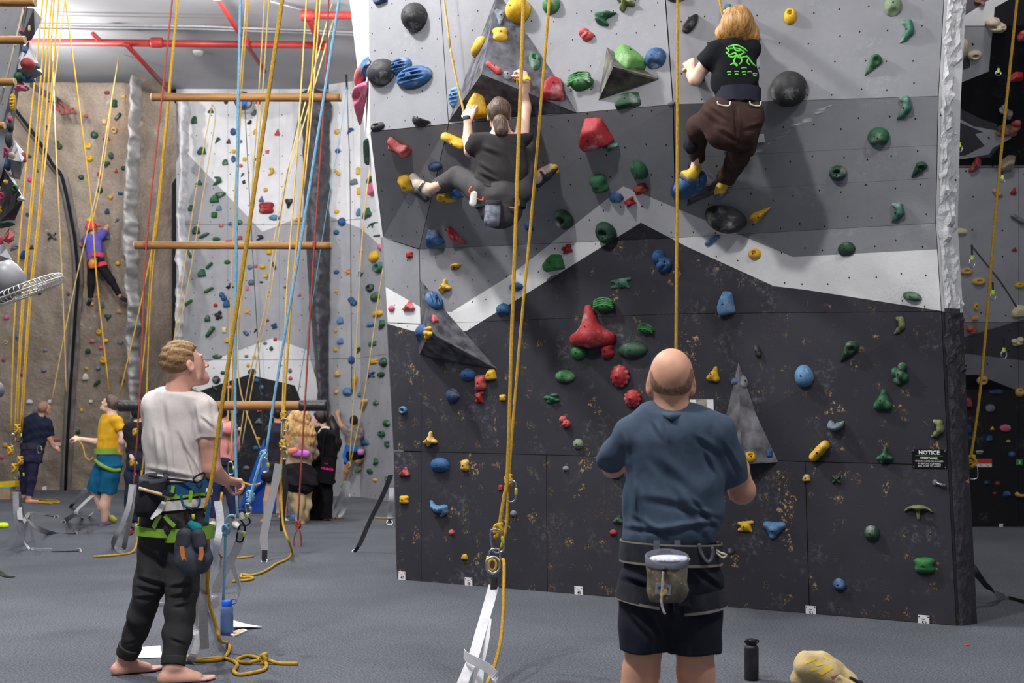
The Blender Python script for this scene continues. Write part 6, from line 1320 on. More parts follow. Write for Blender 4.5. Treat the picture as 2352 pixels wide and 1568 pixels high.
# ---- bald man in a blue T-shirt, seen from behind
D = 4.5
t = empty('person', (P(1540, 1000, D).x, D, 0), 'balding man in a slate blue T-shirt and dark shorts, looking up, seen from behind', 'person')
hc = P(1541, 866, D + .02)
body = head_prims(hc, V(0, .80, .60), V(0, -.6, .8), .96) + [ell(P(1541, 864, D), (.0755, .088, .096), k=.02)] + [ell(P(x, 889, D + .01), (.013, .016, .034), k=.008) for x in (1491, 1591)] + [ell(P(x, 886, D - .008), (.006, .012, .020), k=.004, sub=True) for x in (1488, 1594)]
body += chain(D, [(1541, 915, .01, 36), (1543, 985, .0, 42)], .03)
body += chain(D, [(1543, 1010, .02, 80), (1543, 1120, .02, 82), (1541, 1260, .0, 88)], .03, .6)
body += chain(D, [(1440, 1005, 0, 32), (1404, 1062, .20, 25), (1408, 1070, .25, 26), (1470, 1052, .44, 17)], .02)
body += hand_prims(P(1472, 1050, D + .45), V(.6, .3, .5), V(.2, .4, -.4), 1.0, .9, -1)
body += chain(D, [(1652, 1015, 0, 34), (1690, 1090, .08, 29), (1704, 1126, .12, 30), (1695, 1075, .24, 25), (1672, 1010, .36, 19)], .022)
body += hand_prims(P(1671, 1008, D + .37), V(-.35, .35, .8), V(-.9, .2, -.1), 1.0, .9, 1)
body += chain(D, [(1490, 1400, 0, 50), (1472, 1545, .02, 40), (1465, 1590, .02, 38), (1462, 1660, -.02, 42), (1466, 1790, 0, 22)], .03)
body += chain(D, [(1592, 1400, 0, 50), (1598, 1545, .02, 41), (1600, 1590, .02, 38), (1602, 1660, -.02, 42), (1600, 1790, 0, 22)], .03)
for sx, x in ((-1, 1466), (1, 1600)): body += foot_prims(V(P(x, 1790, D).x, D, .09), V(P(x, 1800, D).x, D - .05, 0), V(P(x, 1800, D).x + .04 * sx, D + .19, 0), 1.0, sx)
sdf_obj('body', body, .006, SK1, t)
rr, ff, uu = frame(V(0, .80, .60), V(0, -.6, .8)); rot = np.array([[rr[i], ff[i], uu[i]] for i in range(3)])
sdf_obj('hair', [ell(P(1541, 864, D), (.0778, .0905, .098), k=.02), ell(hc + (ff * -.012 + uu * .028) * .96, A((.079, .099, .089)) * .96, rot), ell(P(1541, 838, D - .05), (.066, .09, .086), k=.012, sub=True), cutp(P(1541, 852, D), (0, .3, 1), .01), cutp(P(1541, 926, D), (0, .1, -1), .01), cutp(P(1541, 880, D + .06), (0, 1, .1), .01)], .005, M_STUB, t)
M_TEE = cloth('slate_tee', (72, 86, 104))
shirt = chain(D, [(1450, 990, 0, 37), (1500, 968, 0, 36), (1543, 966, 0, 40), (1590, 970, 0, 37), (1645, 996, 0, 38)], .03, .8) + chain(D, [(1543, 1015, 0, 112), (1544, 1110, 0, 108), (1540, 1190, 0, 106), (1538, 1243, 0, 110)], .03, .60, 1)
shirt += chain(D, [(1443, 1000, 0, 40), (1420, 1035, .07, 37), (1402, 1066, .16, 34)], .03, 1, 1) + chain(D, [(1650, 1010, 0, 42), (1672, 1055, .03, 41), (1683, 1102, .06, 40)], .03, 1, 1)
shirt += [cone(P(1500, 1230, D - .03), P(1600, 1238, D - .03), .05, .045, .03), cutp(P(1543, 948, D - .1), (0, -.5, 1), .01)]
sdf_obj('tshirt', shirt, .006, M_TEE, t, wr=.010, wfreq=(.9, .6, .7), seed=4, folds=[(1448, 1080, 1440, 1200, 7, 0.0115), (1462, 1130, 1476, 1228, 6, 0.0086), (1438, 1216, 1560, 1226, 6, 0.0115), (1520, 1222, 1640, 1206, 6, 0.0130), (1560, 1170, 1648, 1192, 6, 0.0101), (1590, 1150, 1645, 1215, 5, 0.0072), (1480, 1150, 1600, 1170, 9, 0.0058), (1496, 972, 1516, 1010, 5, 0.0072), (1524, 975, 1530, 1015, 4, 0.0058), (1600, 1010, 1640, 1040, 7, 0.0086), (1615, 1040, 1640, 1090, 6, 0.0086), (1660, 1020, 1690, 1085, 5, 0.0072), (1672, 1030, 1698, 1080, 4, 0.0058), (1500, 1060, 1580, 1130, 12, 0.0072), (1425, 1000, 1438, 1050, 5, 0.0072), (1540, 1120, 1620, 1240, 9, 0.0072), (1455, 1190, 1530, 1236, 5, 0.0086)])
sdf_obj('collar', [cone(P(1502, 950, D - .03), P(1543, 957, D - .09), .012, .012, .01), cone(P(1543, 957, D - .09), P(1588, 950, D - .03), .012, .012, .01)], .005, M_TEE, t)
M_SHORTS = cloth('dark_shorts', (40, 40, 52))
sdf_obj('shorts', chain(D, [(1541, 1258, 0, 112), (1541, 1340, 0, 116)], .03, .72, 2) + chain(D, [(1488, 1340, 0, 66), (1484, 1420, 0, 63), (1483, 1492, .0, 60)], .02, .95, 1) + chain(D, [(1598, 1340, 0, 66), (1596, 1420, 0, 62), (1594, 1496, 0, 61)], .02, .95, 1), .0065, M_SHORTS, t, wr=.007, wfreq=(.7, .7, .7), seed=9, folds=[(1435, 1330, 1490, 1350, 6, .012), (1440, 1410, 1480, 1460, 6, .012), (1560, 1400, 1640, 1420, 6, .012), (1540, 1300, 1545, 1430, 6, .020), (1600, 1310, 1650, 1350, 6, .012), (1480, 1400, 1520, 1470, 6, .010)])
M_HARN = cloth('harness_dark', (52, 54, 62), .3); M_PIPING = cloth('harness_piping', (150, 140, 128)); M_WEB = cloth('harness_grey', (96, 98, 108))
h = band('harness_belt', D, 1541, 1266, 116, .150, 42, M_HARN, t, 2)
band('belt_piping', D, 1541, 1289, 116, .152, 5, M_PIPING, h, 2); band('belt_piping', D, 1541, 1244, 115, .149, 4, M_PIPING, h, 2)
h2 = band('leg_loop', D, 1487, 1362, 69, .122, 40, M_HARN, t, 10); band('loop_piping', D, 1485, 1382, 69.5, .123, 6, M_PIPING, h2, 10)
h3 = band('leg_loop', D, 1597, 1375, 69, .122, 40, M_HARN, t, -8); band('loop_piping', D, 1599, 1396, 69.5, .123, 6, M_PIPING, h3, -8)
tube('gear_loop', [P(x, y, D - .14) for x, y in ((1606, 1248), (1610, 1268), (1622, 1288), (1632, 1288), (1638, 1270), (1636, 1256))], .006, M_WEB, t, smooth_pts=4)
tube('cord_loop', [P(x, y, D - .09) for x, y in ((1640, 1258), (1652, 1268), (1668, 1274), (1660, 1280), (1646, 1270), (1640, 1262))], .004, M_CREAM, t, smooth_pts=4)
for x in (1508, 1556): mesh_obj('bag_strap', *ribbon_geo([P(x, 1240, D - .142), P(x, 1282, D - .152)], .022, V(1, 0, 0), .003), M_WEB, t)
# chalk bag of the bald man
cb_ = empty('chalk_bag', P(1532, 1380, D - .21), 'floral chalk bag with a grey rim on the bald man', 'bag')
def bag_mat():
    m = mat('floral_canvas', (84, 78, 64), .9, .4, 16, detail=7, col2=(140, 134, 112), bump=.3, bscale=40); nt = m.node_tree; N = nt.nodes.new; L = nt.links.new; b = nt.nodes['Principled BSDF']; src = b.inputs['Base Color'].links[0].from_socket
    tc = N('ShaderNodeTexCoord'); v = N('ShaderNodeTexVoronoi'); v.inputs['Scale'].default_value = 46; L(tc.outputs['Object'], v.inputs['Vector'])
    r = N('ShaderNodeValToRGB'); e = r.color_ramp.elements; e[0].position = .10; e[0].color = (0, 0, 0, 1); e[1].position = .13; e[1].color = (1, 1, 1, 1); x = e.new(.2); x.color = (1, 1, 1, 1); x = e.new(.23); x.color = (0, 0, 0, 1); L(v.outputs['Distance'], r.inputs[0])
    mx = N('ShaderNodeMix'); mx.data_type = 'RGBA'; L(r.outputs[0], mx.inputs[0]); L(src, mx.inputs[6]); mx.inputs[7].default_value = S(214, 140, 108); L(mx.outputs[2], b.inputs['Base Color']); return m
s_ = (D - .2) / F
def loops(name, rows, D0, m, parent, seg=28, wob=0.0):
    """closed elliptical rings: (x, y, rx px, ry m)"""
    vs, fs = [], []
    for (x, y, rx, ry, tz) in rows:
        c = P(x, y, D0)
        for k in range(seg):
            a = 2 * pi * k / seg; e = 1 + wob * noise.noise(Vector((cos(a) * 2, sin(a) * 2, y * .05)))
            vs.append(c + V(cos(a) * rx * D0 / F * e, sin(a) * ry * e, sin(a) * tz))
    for j in range(len(rows) - 1):
        for k in range(seg): l = (k + 1) % seg; fs.append((j * seg + k, j * seg + l, (j + 1) * seg + l, (j + 1) * seg + k))
    fs.append(tuple(range((len(rows) - 1) * seg, len(rows) * seg)))
    return mesh_obj(name, vs, fs, m, parent, smooth=True)
DB = D - .215
loops('pouch', [(1532, 1296, 49, .058, .012), (1533, 1312, 48, .058, .006), (1532, 1335, 46, .058, 0), (1534, 1355, 48, .060, 0), (1533, 1370, 46, .056, 0), (1531, 1380, 38, .045, 0)], DB, bag_mat(), cb_, wob=.12)
rim = loops('rim', [(1532, 1296, 50, .060, .012), (1532, 1277, 50.5, .060, .020), (1532, 1276, 46, .055, .020), (1532, 1290, 45, .054, .016)], DB, M_WEB, cb_)
sdf_obj('chalk', [ell(P(1532, 1284, DB), (.066, .050, .014), k=.01)], .006, mat('chalk', (216, 220, 236), .95, .1, 60, bump=.8, bscale=120), cb_, wr=.004)
mesh_obj('back_flap', *ribbon_geo([P(1532, 1262, DB + .055), P(1532, 1284, DB + .047)], .085, V(1, 0, 0), .004), M_WEB, cb_)
tube('drawcord', [P(x, y, DB - .068) for x, y in ((1524, 1312), (1522, 1330), (1521, 1356), (1519, 1380), (1523, 1400), (1528, 1410))], .0042, mat('speckled_cord', (190, 186, 180), .8, .5, 120), cb_, smooth_pts=5)
mesh_obj('cord_lock', *lathe_geo(P(1527, 1307, DB - .066), [(.007, -.009), (.010, 0), (.007, .009)], V(1, 0, .2), seg=10), M_INK, cb_)
sg = mesh_obj('patch', *box_geo(P(1523, 1353, DB - .063), V(.026, 0, -.003), V(0, .002, 0), V(.002, 0, .018)), mat('grey_patch', (140, 144, 156), .9), cb_)
mesh_obj('lettering', *text_geo('dirtbag', .0135, P(1523, 1350, DB - .0655), V(1, 0, -.1), V(.1, 0, 1), .0005), M_INK, cb_)
mesh_obj('sun_print', *lathe_geo(P(1524, 1360, DB - .0655), [(.0165, 0), (.0165, .001)], V(0, -1, 0), seg=18, sx=1.0, sy=.55), M_YPR, cb_)

# ---- young man in an off-white T-shirt, barefoot
D = 6.5
t = empty('person', (P(400, 1000, D).x, D, 0), 'barefoot young man in an off-white T-shirt and charcoal trousers, looking up to the right', 'person')
hc = P(424, 838, D); fd_, ud_ = V(.70, .58, .30), V(-.22, -.1, 1)
body = head_prims(hc, fd_, ud_, 1.04) + chain(D, [(412, 868, 0, 26), (405, 915, 0, 30)], .03)
body += chain(D, [(402, 950, .02, 50), (402, 1020, .02, 54), (402, 1110, .02, 52)], .03, .7)
body += chain(D, [(470, 945, -.03, 25), (480, 1010, -.04, 24), (486, 1075, -.02, 21), (492, 1084, .02, 20), (517, 1102, .14, 14)], .02)
body += hand_prims(P(517, 1102, D + .14), V(.75, .6, -.18), V(.2, -.2, -.9), 1.0, 1.0, 1)
body += chain(D, [(352, 940, .05, 24), (372, 1030, .2, 20), (440, 1040, .45, 14)], .02) + hand_prims(P(440, 1040, D + .45), V(.6, .5, .4), V(.4, .3, -.5), 1.0, 1.0, -1)
body += chain(D, [(372, 1220, .02, 30), (347, 1345, 0, 22), (320, 1430, .04, 19), (290, 1510, .09, 17)], .02) + chain(D, [(428, 1220, 0, 30), (417, 1365, -.035, 24), (406, 1455, -.075, 20), (397, 1530, -.12, 17)], .02)
an = P(288, 1518, D + .1); body += foot_prims(an, V(an.x - .035, an.y - .02, 0), V(an.x + .165, an.y + .10, 0), 1.0, -1)
an = P(397, 1532, D - .12); body += foot_prims(an, V(an.x - .035, an.y - .03, 0), V(an.x + .20, an.y + .06, 0), 1.0, -1)
sdf_obj('body', body, .0055, SK2, t)
rr, ff, uu = frame(fd_, ud_)
sdf_obj('hair', [ell(hc + (ff * -.014 + uu * .036) * 1.04, A((.083, .108, .098)) * 1.04, np.array([[rr[i], ff[i], uu[i]] for i in range(3)])), cutp(hc + ff * .075 + uu * .04, ff * .9 - uu * .45, .01), cutp(hc + uu * .018 - ff * .02, -uu + ff * .40, .03)], .0045, M_HSB, t, wr=.004, wfreq=(4, 4, 4), seed=2)
sdf_obj('hair_fade', [ell(hc + (ff * -.012 + uu * .028) * 1.04, A((.0785, .0985, .0885)) * 1.04, np.array([[rr[i], ff[i], uu[i]] for i in range(3)])), cutp(hc + ff * .035 + uu * .02, ff * .95 - uu * .2, .01), cutp(hc - uu * .05 - ff * .05, -uu * .9 + ff * .5, .01)], .005, mat('hair_fade', (146, 106, 84), .8, .2, 100), t)
M_OFFW = cloth('offwhite_tee', (214, 206, 202), .05)
shirt = chain(D, [(358, 930, .04, 30), (385, 910, .02, 28), (412, 903, 0, 28), (440, 912, -.02, 27), (468, 936, -.03, 28)], .03) + chain(D, [(402, 950, 0, 70), (402, 1020, 0, 72), (402, 1108, 0, 70)], .03, .66, 1)
shirt += chain(D, [(468, 942, -.03, 31), (478, 975, -.04, 30), (480, 1006, -.045, 27)], .02, 1, 1) + chain(D, [(354, 940, .05, 30), (358, 1000, .12, 27)], .02, 1, 1) + [cutp(P(410, 893, D), (.15, -.3, 1), .01)]
sdf_obj('tshirt', shirt, .0055, M_OFFW, t, wr=.007, wfreq=(.8, .8, .45), seed=12, folds=[(350, 990, 358, 1100, 5, .012), (370, 1000, 384, 1105, 5, .012), (392, 1010, 398, 1108, 4, .009), (410, 1000, 440, 1095, 5, .012), (440, 980, 452, 1090, 5, .014), (338, 1080, 440, 1100, 5, .010), (446, 935, 452, 985, 4, .010), (462, 960, 490, 985, 4, .008), (376, 930, 380, 980, 6, .008), (425, 1030, 462, 1100, 4, .010)])
M_CHAR = cloth('charcoal_trousers', (58, 57, 58))
tr = chain(D, [(402, 1140, 0, 72), (400, 1195, 0, 76)], .03, .75, 2) + chain(D, [(370, 1205, .02, 45), (348, 1340, 0, 35), (321, 1420, .03, 29), (291, 1500, .08, 23)], .02, 1, 1) + chain(D, [(430, 1205, 0, 46), (418, 1360, -.03, 37), (408, 1450, -.07, 30), (398, 1524, -.11, 24)], .02, 1, 1)
sdf_obj('trousers', tr, .006, M_CHAR, t, wr=.009, wfreq=(.6, .6, .9), seed=6, folds=[(320, 1330, 375, 1345, 5, .014), (318, 1350, 372, 1362, 4, .012), (315, 1375, 360, 1372, 4, .012), (330, 1260, 380, 1300, 6, .012), (395, 1350, 450, 1340, 5, .014), (395, 1372, 448, 1362, 4, .012), (400, 1395, 440, 1388, 4, .010), (290, 1480, 330, 1470, 4, .008), (395, 1470, 425, 1480, 4, .008), (410, 1290, 460, 1330, 6, .012)])
for (x0, y0, x1, y1, d0, d1) in ((300, 1482, 291, 1503, .065, .085), (400, 1506, 398, 1527, -.10, -.115)):
    a, b = P(x0, y0, D + d0), P(x1, y1, D + d1); sdf_obj('cuff', [cone(a, b, .064, .060, .01, cap=3)], .006, M_CHAR, t)
M_HB = cloth('harness_blue', (34, 84, 122)); M_HG = cloth('harness_green', (128, 172, 62)); M_HBK = cloth('harness_black', (44, 44, 50))
h = band('harness_belt', D, 405, 1124, 80, .132, 26, M_HB, t, -8); band('belt_stripe', D, 404, 1139, 80.5, .133, 11, M_HG, h, -8)
for x, y in ((398, 1118), (440, 1128)): mesh_obj('keeper', *ribbon_geo([P(x, y - 2, D - .142), P(x - 4, y + 26, D - .144)], .018, V(1, 0, 0), .004), M_HG, h)
band('shirt_tail', D, 402, 1158, 79, .130, 22, M_OFFW, t, -4, .006)
h2 = band('leg_loop', D, 369, 1218, 53, .14, 20, M_HG, t, 4, .008); h3 = band('leg_loop', D, 432, 1224, 55, .14, 30, M_HG, t, -4, .008)
for pts in (((352, 1212), (360, 1195), (368, 1182)), ((378, 1184), (392, 1200), (402, 1208)), ((476, 1130), (480, 1160), (474, 1200))): mesh_obj('riser', *ribbon_geo([P(x, y, D - .155) for x, y in pts], .022, V(.7, 0, .7), .004), M_HB if pts[0][0] > 470 else M_HG, t)
tube('chalk_cord', [P(x, y, D - .14) for x, y in ((340, 1092), (380, 1098), (430, 1104), (452, 1108))], .006, M_HBK, t, smooth_pts=4)
tube('cord_bow', [P(x, y, D - .145) for x, y in ((452, 1108), (444, 1100), (456, 1090), (470, 1086), (466, 1100), (452, 1110), (458, 1120), (466, 1108))], .005, M_HBK, t, smooth_pts=4)
tube('gear_loop', [P(x, y, D - .15) for x, y in ((416, 1134), (418, 1152), (424, 1162), (440, 1166), (454, 1164), (459, 1150), (458, 1140))], .006, M_HB, t, smooth_pts=4)
# gear hanging on his harness
DG = D - .17
cb2 = empty('chalk_bag', P(340, 1180, DG), 'black chalk bag with a wooden brush on the man in white', 'bag')
loops('pouch', [(352, 1098, 31, .06, .012), (350, 1120, 33, .065, .005), (345, 1150, 33, .065, 0), (340, 1172, 30, .06, 0), (337, 1186, 22, .045, 0)], DG + .03, M_HBK, cb2, wob=.2)
loops('rim', [(352, 1104, 32, .062, .012), (353, 1093, 32.5, .062, .016), (353, 1093, 29, .056, .016), (353, 1100, 28, .054, .014)], DG + .03, cloth('bag_rim', (70, 72, 82)), cb2)
tube('brush_handle', [P(x, y, DG - .04) for x, y in ((319, 1121), (340, 1127), (366, 1134), (396, 1142))], .009, mat('brush_wood', (214, 180, 140), .6), cb2, smooth_pts=3)
mesh_obj('brush_head', *box_geo(P(386, 1134, DG - .045), V(.026, 0, -.008), V(0, .01, 0), V(.003, 0, .011)), M_HBK, cb2)
mesh_obj('paper_tag', *ribbon_geo([P(372, 1150, DG), P(362, 1172, DG - .005), P(347, 1192, DG - .01)], [.05, .045, .01], V(1, 0, -.3), .002), M_PAPER, cb2)
M_RUB = mat('shoe_rubber', (62, 66, 76), .6, .2, 14, bump=.15, bscale=90, detail=6); M_ORG = mat('orange_sole', (206, 128, 66), .7)
for nm, pts, orr, lab in (('climbing_shoe', ((424, 1232, 0, 19), (422, 1258, 0, 19), (428, 1285, 0, 25), (436, 1302, 0, 21)), ((418, 1254), (420, 1272), (424, 1288)), 'left of the two dark climbing shoes hanging from the harness'), ('climbing_shoe', ((455, 1232, .02, 17), (460, 1258, .02, 18), (464, 1282, .02, 22), (462, 1300, .02, 18)), ((462, 1256), (463, 1272), (460, 1286)), 'right of the two dark climbing shoes hanging from the harness')):
    sh = empty(nm, P(pts[2][0], pts[2][1], DG - .05), lab, 'shoe', 'climbing shoes on the harness')
    bo = sdf_obj('shoe_body', chain(DG - .05, list(pts), .02, .62), .0045, M_RUB, sh)
    mesh_obj('orange_strip', *ribbon_geo([P(x, y, DG - .05 - .036) for x, y in orr], .022, V(1, 0, 0), .006), M_ORG, sh)
    sdf_obj('heel_cap', chain(DG - .05, [(pts[0][0], pts[0][1] - 2, -.006, pts[0][3] * .98), (pts[1][0], pts[1][1] - 8, -.008, pts[1][3] * .95)], .01, .66), .005, mat('shoe_heel', (50, 54, 64), .6), sh)
carabiner(P(435, 1187, DG), .045, .085, 'screwgate carabiner with a yellow sleeve on the harness', m=M_DSTEEL)
tag(sdf_obj('teal_sling', [cone(P(440, 1205, DG), P(456, 1208, DG), .022, .02, .01), cone(P(446, 1215, DG - .01), P(460, 1212, DG - .01), .014, .014, .01)], .005, cloth('teal_cloth', (30, 120, 130)), None, wr=.006), 'teal sling bunched above the hanging shoes', 'sling')
tag(mesh_obj('belay_device', *lathe_geo(P(476, 1128, D - .03), [(.026, -.018), (.030, 0), (.026, .018)], V(.1, 0, 1), seg=16), MATS['ivory_plastic']), 'ivory belay ring on the thick yellow rope', 'belay device')

# ---- climbers on the main wall
def wd(px, py, key='main'):
    l, _ = hit(key, px, py); return l.y
D = wd(1150, 300) - .42
t = empty('person', P(1150, 470, D), 'climber in black with tied dark hair hanging from the largest pyramid', 'person')
_yh = lhold(1096, 242, 56, 72, 'slab', 'yellow', wd(1096, 235, 'vbig') + .02, 'biggest yellow hold, gripped by the climber in black'); _yh.name = 'climbing_hold'; _yh['group'] = 'climbing holds on largest dark pyramid'
hL, hR = wd(1085, 250, 'vbig') - .13 - D, wd(1200, 175, 'vbig') - .05 - D
hc = P(1146, 262, D + .02); fd_, ud_ = V(-.15, .88, .45), V(0, -.45, .9)
body = head_prims(hc, fd_, ud_, .98) + chain(D, [(1150, 290, 0, 19), (1154, 325, 0, 22)], .03) + chain(D, [(1152, 340, 0, 44), (1152, 400, 0, 42), (1150, 460, 0, 42)], .03, .7)
body += chain(D, [(1098, 328, 0, 17), (1081, 346, .12, 15), (1075, 320, lerp(.12, hL, .5), 13), (1074, 280, hL - .06, 9)], .015) + hand_prims(P(1074, 279, D + hL - .07), V(.22, .12, .95), V(.25, .95, -.1), 1.0, .32, 1)
body += chain(D, [(1198, 312, 0, 17), (1206, 250, .10, 14), (1207, 236, .12, 13), (1209, 185, hR - .05, 9)], .015) + hand_prims(P(1208, 184, D + hR - .06), V(-.3, .35, .75), V(-.4, .5, -.5), 1.0, .9, 1)
lK, lF, rK, rF = .18, wd(985, 435) - .12 - D, .22, wd(1250, 395) - .10 - D
body += chain(D, [(1106, 440, 0, 20), (1052, 405, lK, 13), (990, 434, lF, 13), (972, 428, lF, 14)], .02) + chain(D, [(1192, 440, 0, 20), (1212, 354, rK, 13), (1226, 408, rF, 14), (1242, 400, rF, 14)], .02)
sdf_obj('body', body, .0062, SK4, t)
sdf_obj('hair', hair_prims(hc, fd_, ud_, .98, .010, low=-.07) + [], .006, M_HBR, t, wr=.004, wfreq=(3, 1, 1))
sdf_obj('hair_bun', chain(D, [(1148, 280, -.08, 17), (1152, 300, -.09, 16)], .02), .006, M_HBR, t, wr=.004)
M_BTEE = cloth('black_tee', (56, 53, 54))
sdf_obj('tshirt', chain(D, [(1100, 326, 0, 23), (1150, 326, 0, 22), (1200, 312, 0, 22)], .03) + chain(D, [(1153, 345, 0, 60), (1152, 400, 0, 57), (1148, 462, 0, 58)], .03, .62, 1) + chain(D, [(1100, 328, 0, 24), (1088, 342, .07, 22)], .02, 1, 1) + chain(D, [(1200, 316, 0, 22), (1204, 288, .05, 20)], .02, 1, 1) + [cutp(P(1152, 306, D), (0, -.3, 1), .01)], .0065, M_BTEE, t, wr=.007, wfreq=(.8, .8, .8), seed=21, folds=[(1100, 380, 1130, 400, 4, .010), (1098, 400, 1150, 425, 4, .010), (1105, 430, 1180, 450, 4, .012), (1180, 330, 1206, 345, 3, .010), (1110, 345, 1150, 360, 5, .010), (1160, 360, 1190, 420, 5, .008)])
M_GPANT = cloth('grey_trousers', (72, 70, 72))
sdf_obj('trousers', chain(D, [(1150, 455, 0, 56), (1150, 475, 0, 50)], .03, .8) + chain(D, [(1108, 442, 0, 31), (1052, 404, lK, 24), (1006, 428, lF, 19)], .02, 1, 1) + chain(D, [(1192, 440, 0, 31), (1212, 352, rK, 22), (1222, 390, rF - .02, 17)], .02, 1, 1), .0065, M_GPANT, t, wr=.007, seed=31)
M_SHOEG = mat('shoe_beige', (176, 166, 152), .7); M_SHOEK = mat('shoe_black', (40, 40, 46), .6)
for pts, s2 in (([(982, 438, lF, 17), (962, 425, lF + .02, 15), (950, 408, lF + .05, 12)], [(978, 456, lF, 9), (960, 440, lF, 9), (948, 415, lF + .04, 8)]), ([(1232, 412, rF, 15), (1252, 396, rF + .02, 13), (1272, 382, rF + .05, 11)], [(1236, 424, rF, 8), (1256, 406, rF, 8), (1276, 388, rF + .03, 8)])):
    sh = sdf_obj('shoe', chain(D, pts, .02), .006, M_SHOEG, t); sdf_obj('sole', chain(D, s2, .02), .006, M_SHOEK, sh)
    a, b = P(pts[0][0], pts[0][1], D + pts[0][2]), P(pts[1][0], pts[1][1], D + pts[1][2]); mesh_obj('shoe_strap', *ring_geo(a.lerp(b, .5), b - a, V(0, 0, 1), .053, .053, .02, .004, 18), M_SHOEK, sh)
h = band('harness_belt', D, 1150, 470, 57, .115, 16, cloth('harness_teal', (36, 60, 58)), t, 0); M_ORL = mat('orange_cord', (206, 90, 54), .6)
tube('gear_loop', [P(x, y, D - .13) for x, y in ((1170, 476), (1184, 478), (1192, 470), (1190, 456), (1182, 452))], .007, M_ORL, t, smooth_pts=4); tube('gear_loop', [P(x, y, D - .13) for x, y in ((1084, 428), (1078, 440), (1092, 454), (1108, 460), (1110, 452))], .007, M_ORL, t, smooth_pts=4)
mesh_obj('watch', *ring_geo(P(1074, 274, D + hL - .06), V(.05, .3, 1), V(1, 0, 0), .032, .030, .025, .005, 18), M_INK, t); mesh_obj('wristband', *ring_geo(P(1208, 183, D + hR - .055), V(-.02, .2, 1), V(1, 0, 0), .031, .028, .02, .003, 18), mat('yellow_band', (240, 214, 40), .5), t)
cb3 = empty('chalk_bag', P(1131, 515, D - .16), 'grey chalk bag hanging at the hips of the climber in black', 'bag'); M_CBG = mat('dusty_bag', (92, 100, 116), .85, .5, 30, detail=7, col2=(150, 156, 170))
loops('pouch', [(1132, 466, 17, .045, .01), (1132, 480, 18, .048, 0), (1130, 505, 19, .05, 0), (1130, 518, 16, .04, 0)], D - .16, M_CBG, cb3, wob=.12); loops('rim', [(1132, 470, 18, .047, .01), (1132, 460, 18.5, .048, .012), (1132, 461, 15, .04, .012)], D - .16, M_HBK, cb3)
tag(sdf_obj('grip_pad', [cone(P(1089, 446, D - .16), P(1086, 466, D - .16), .024, .026, .02, q=.5)], .005, mat('white_pad', (222, 220, 214), .6), None), 'small white pad clipped at the hip of the climber in black', 'pad')

D = wd(1690, 200) - .40
t = empty('person', P(1690, 260, D), 'blond climber in a black printed T-shirt and brown corduroy trousers', 'person')
hU = wd(1672, 25) - .03 - D; hL = wd(1597, 165) - .04 - D
hc = P(1692, 62, D); fd_, ud_ = V(-.1, .92, .38), V(0, -.38, .92)
body = head_prims(hc, fd_, ud_, 1.0) + chain(D, [(1690, 88, 0, 18), (1688, 118, 0, 22)], .03) + chain(D, [(1688, 125, 0, 40), (1690, 180, 0, 38), (1695, 235, 0, 40)], .03, .7)
body += chain(D, [(1640, 120, 0, 18), (1597, 182, .08, 15), (1591, 172, .12, 14), (1588, 152, hL - .06, 10)], .015) + hand_prims(P(1588, 154, D + hL - .08), V(-.1, .6, .55), V(.4, .5, -.5), 1.0, .9, 1)
body += chain(D, [(1722, 112, 0, 18), (1716, 68, .16, 14), (1700, 30, hU - .08, 10)], .015) + hand_prims(P(1700, 30, D + hU - .08), V(-.55, .45, .45), V(-.2, .5, -.7), 1.0, .8, 1)
fL, fR = wd(1592, 395) - .30 - D, wd(1660, 420) - .14 - D
body += chain(D, [(1648, 266, 0, 22), (1609, 292, .25, 15), (1600, 375, fL, 11), (1592, 396, fL, 13)], .02) + chain(D, [(1716, 268, 0, 24), (1705, 340, .13, 15), (1668, 415, fR, 12), (1656, 432, fR, 13)], .02)
sdf_obj('body', body, .0062, SK4, t)
sdf_obj('hair', hair_prims(hc, fd_, ud_, 1.0, .020, front=(.07, .06), low=-.09, extra=[ell(P(1692, 64, D - .005), (.112, .108, .098), k=.04), cone(P(1662, 82, D), P(1722, 82, D), .06, .06, .04)]), .006, M_HBL, t, wr=.004, wfreq=(2.6, .8, .15), seed=3)
M_KTEE = cloth('jet_tee', (24, 25, 30)); 
tee = sdf_obj('tshirt', chain(D, [(1645, 122, 0, 24), (1688, 112, 0, 24), (1722, 112, 0, 24)], .03) + chain(D, [(1686, 140, 0, 52), (1688, 180, 0, 51), (1694, 222, 0, 50)], .03, .66, 1) + chain(D, [(1642, 122, 0, 25), (1614, 148, .03, 22)], .02, 1, 1) + chain(D, [(1722, 114, 0, 24), (1720, 96, .06, 22)], .02, 1, 1), .0065, M_KTEE, t, wr=.006, wfreq=(.8, .8, .8), seed=8)
M_GPR = mat('green_print_ink', (112, 216, 80), .7, .1)
random.seed(11)
def squiggle(pts, r=.006): 
    bt = BVHTree.FromPolygons([tee.matrix_basis @ v.co for v in tee.data.vertices], [tuple(p.vertices) for p in tee.data.polygons]); out = []
    for x, y in pts:
        l, nn, _, _ = bt.ray_cast(CAM0, (P(x, y, 10) - CAM0).normalized())
        if l is not None: out.append(l + V(0, -.001, 0))
    return tube('print_line', spline(out, 3), r, M_GPR, t, seg=5) if len(out) > 1 else None
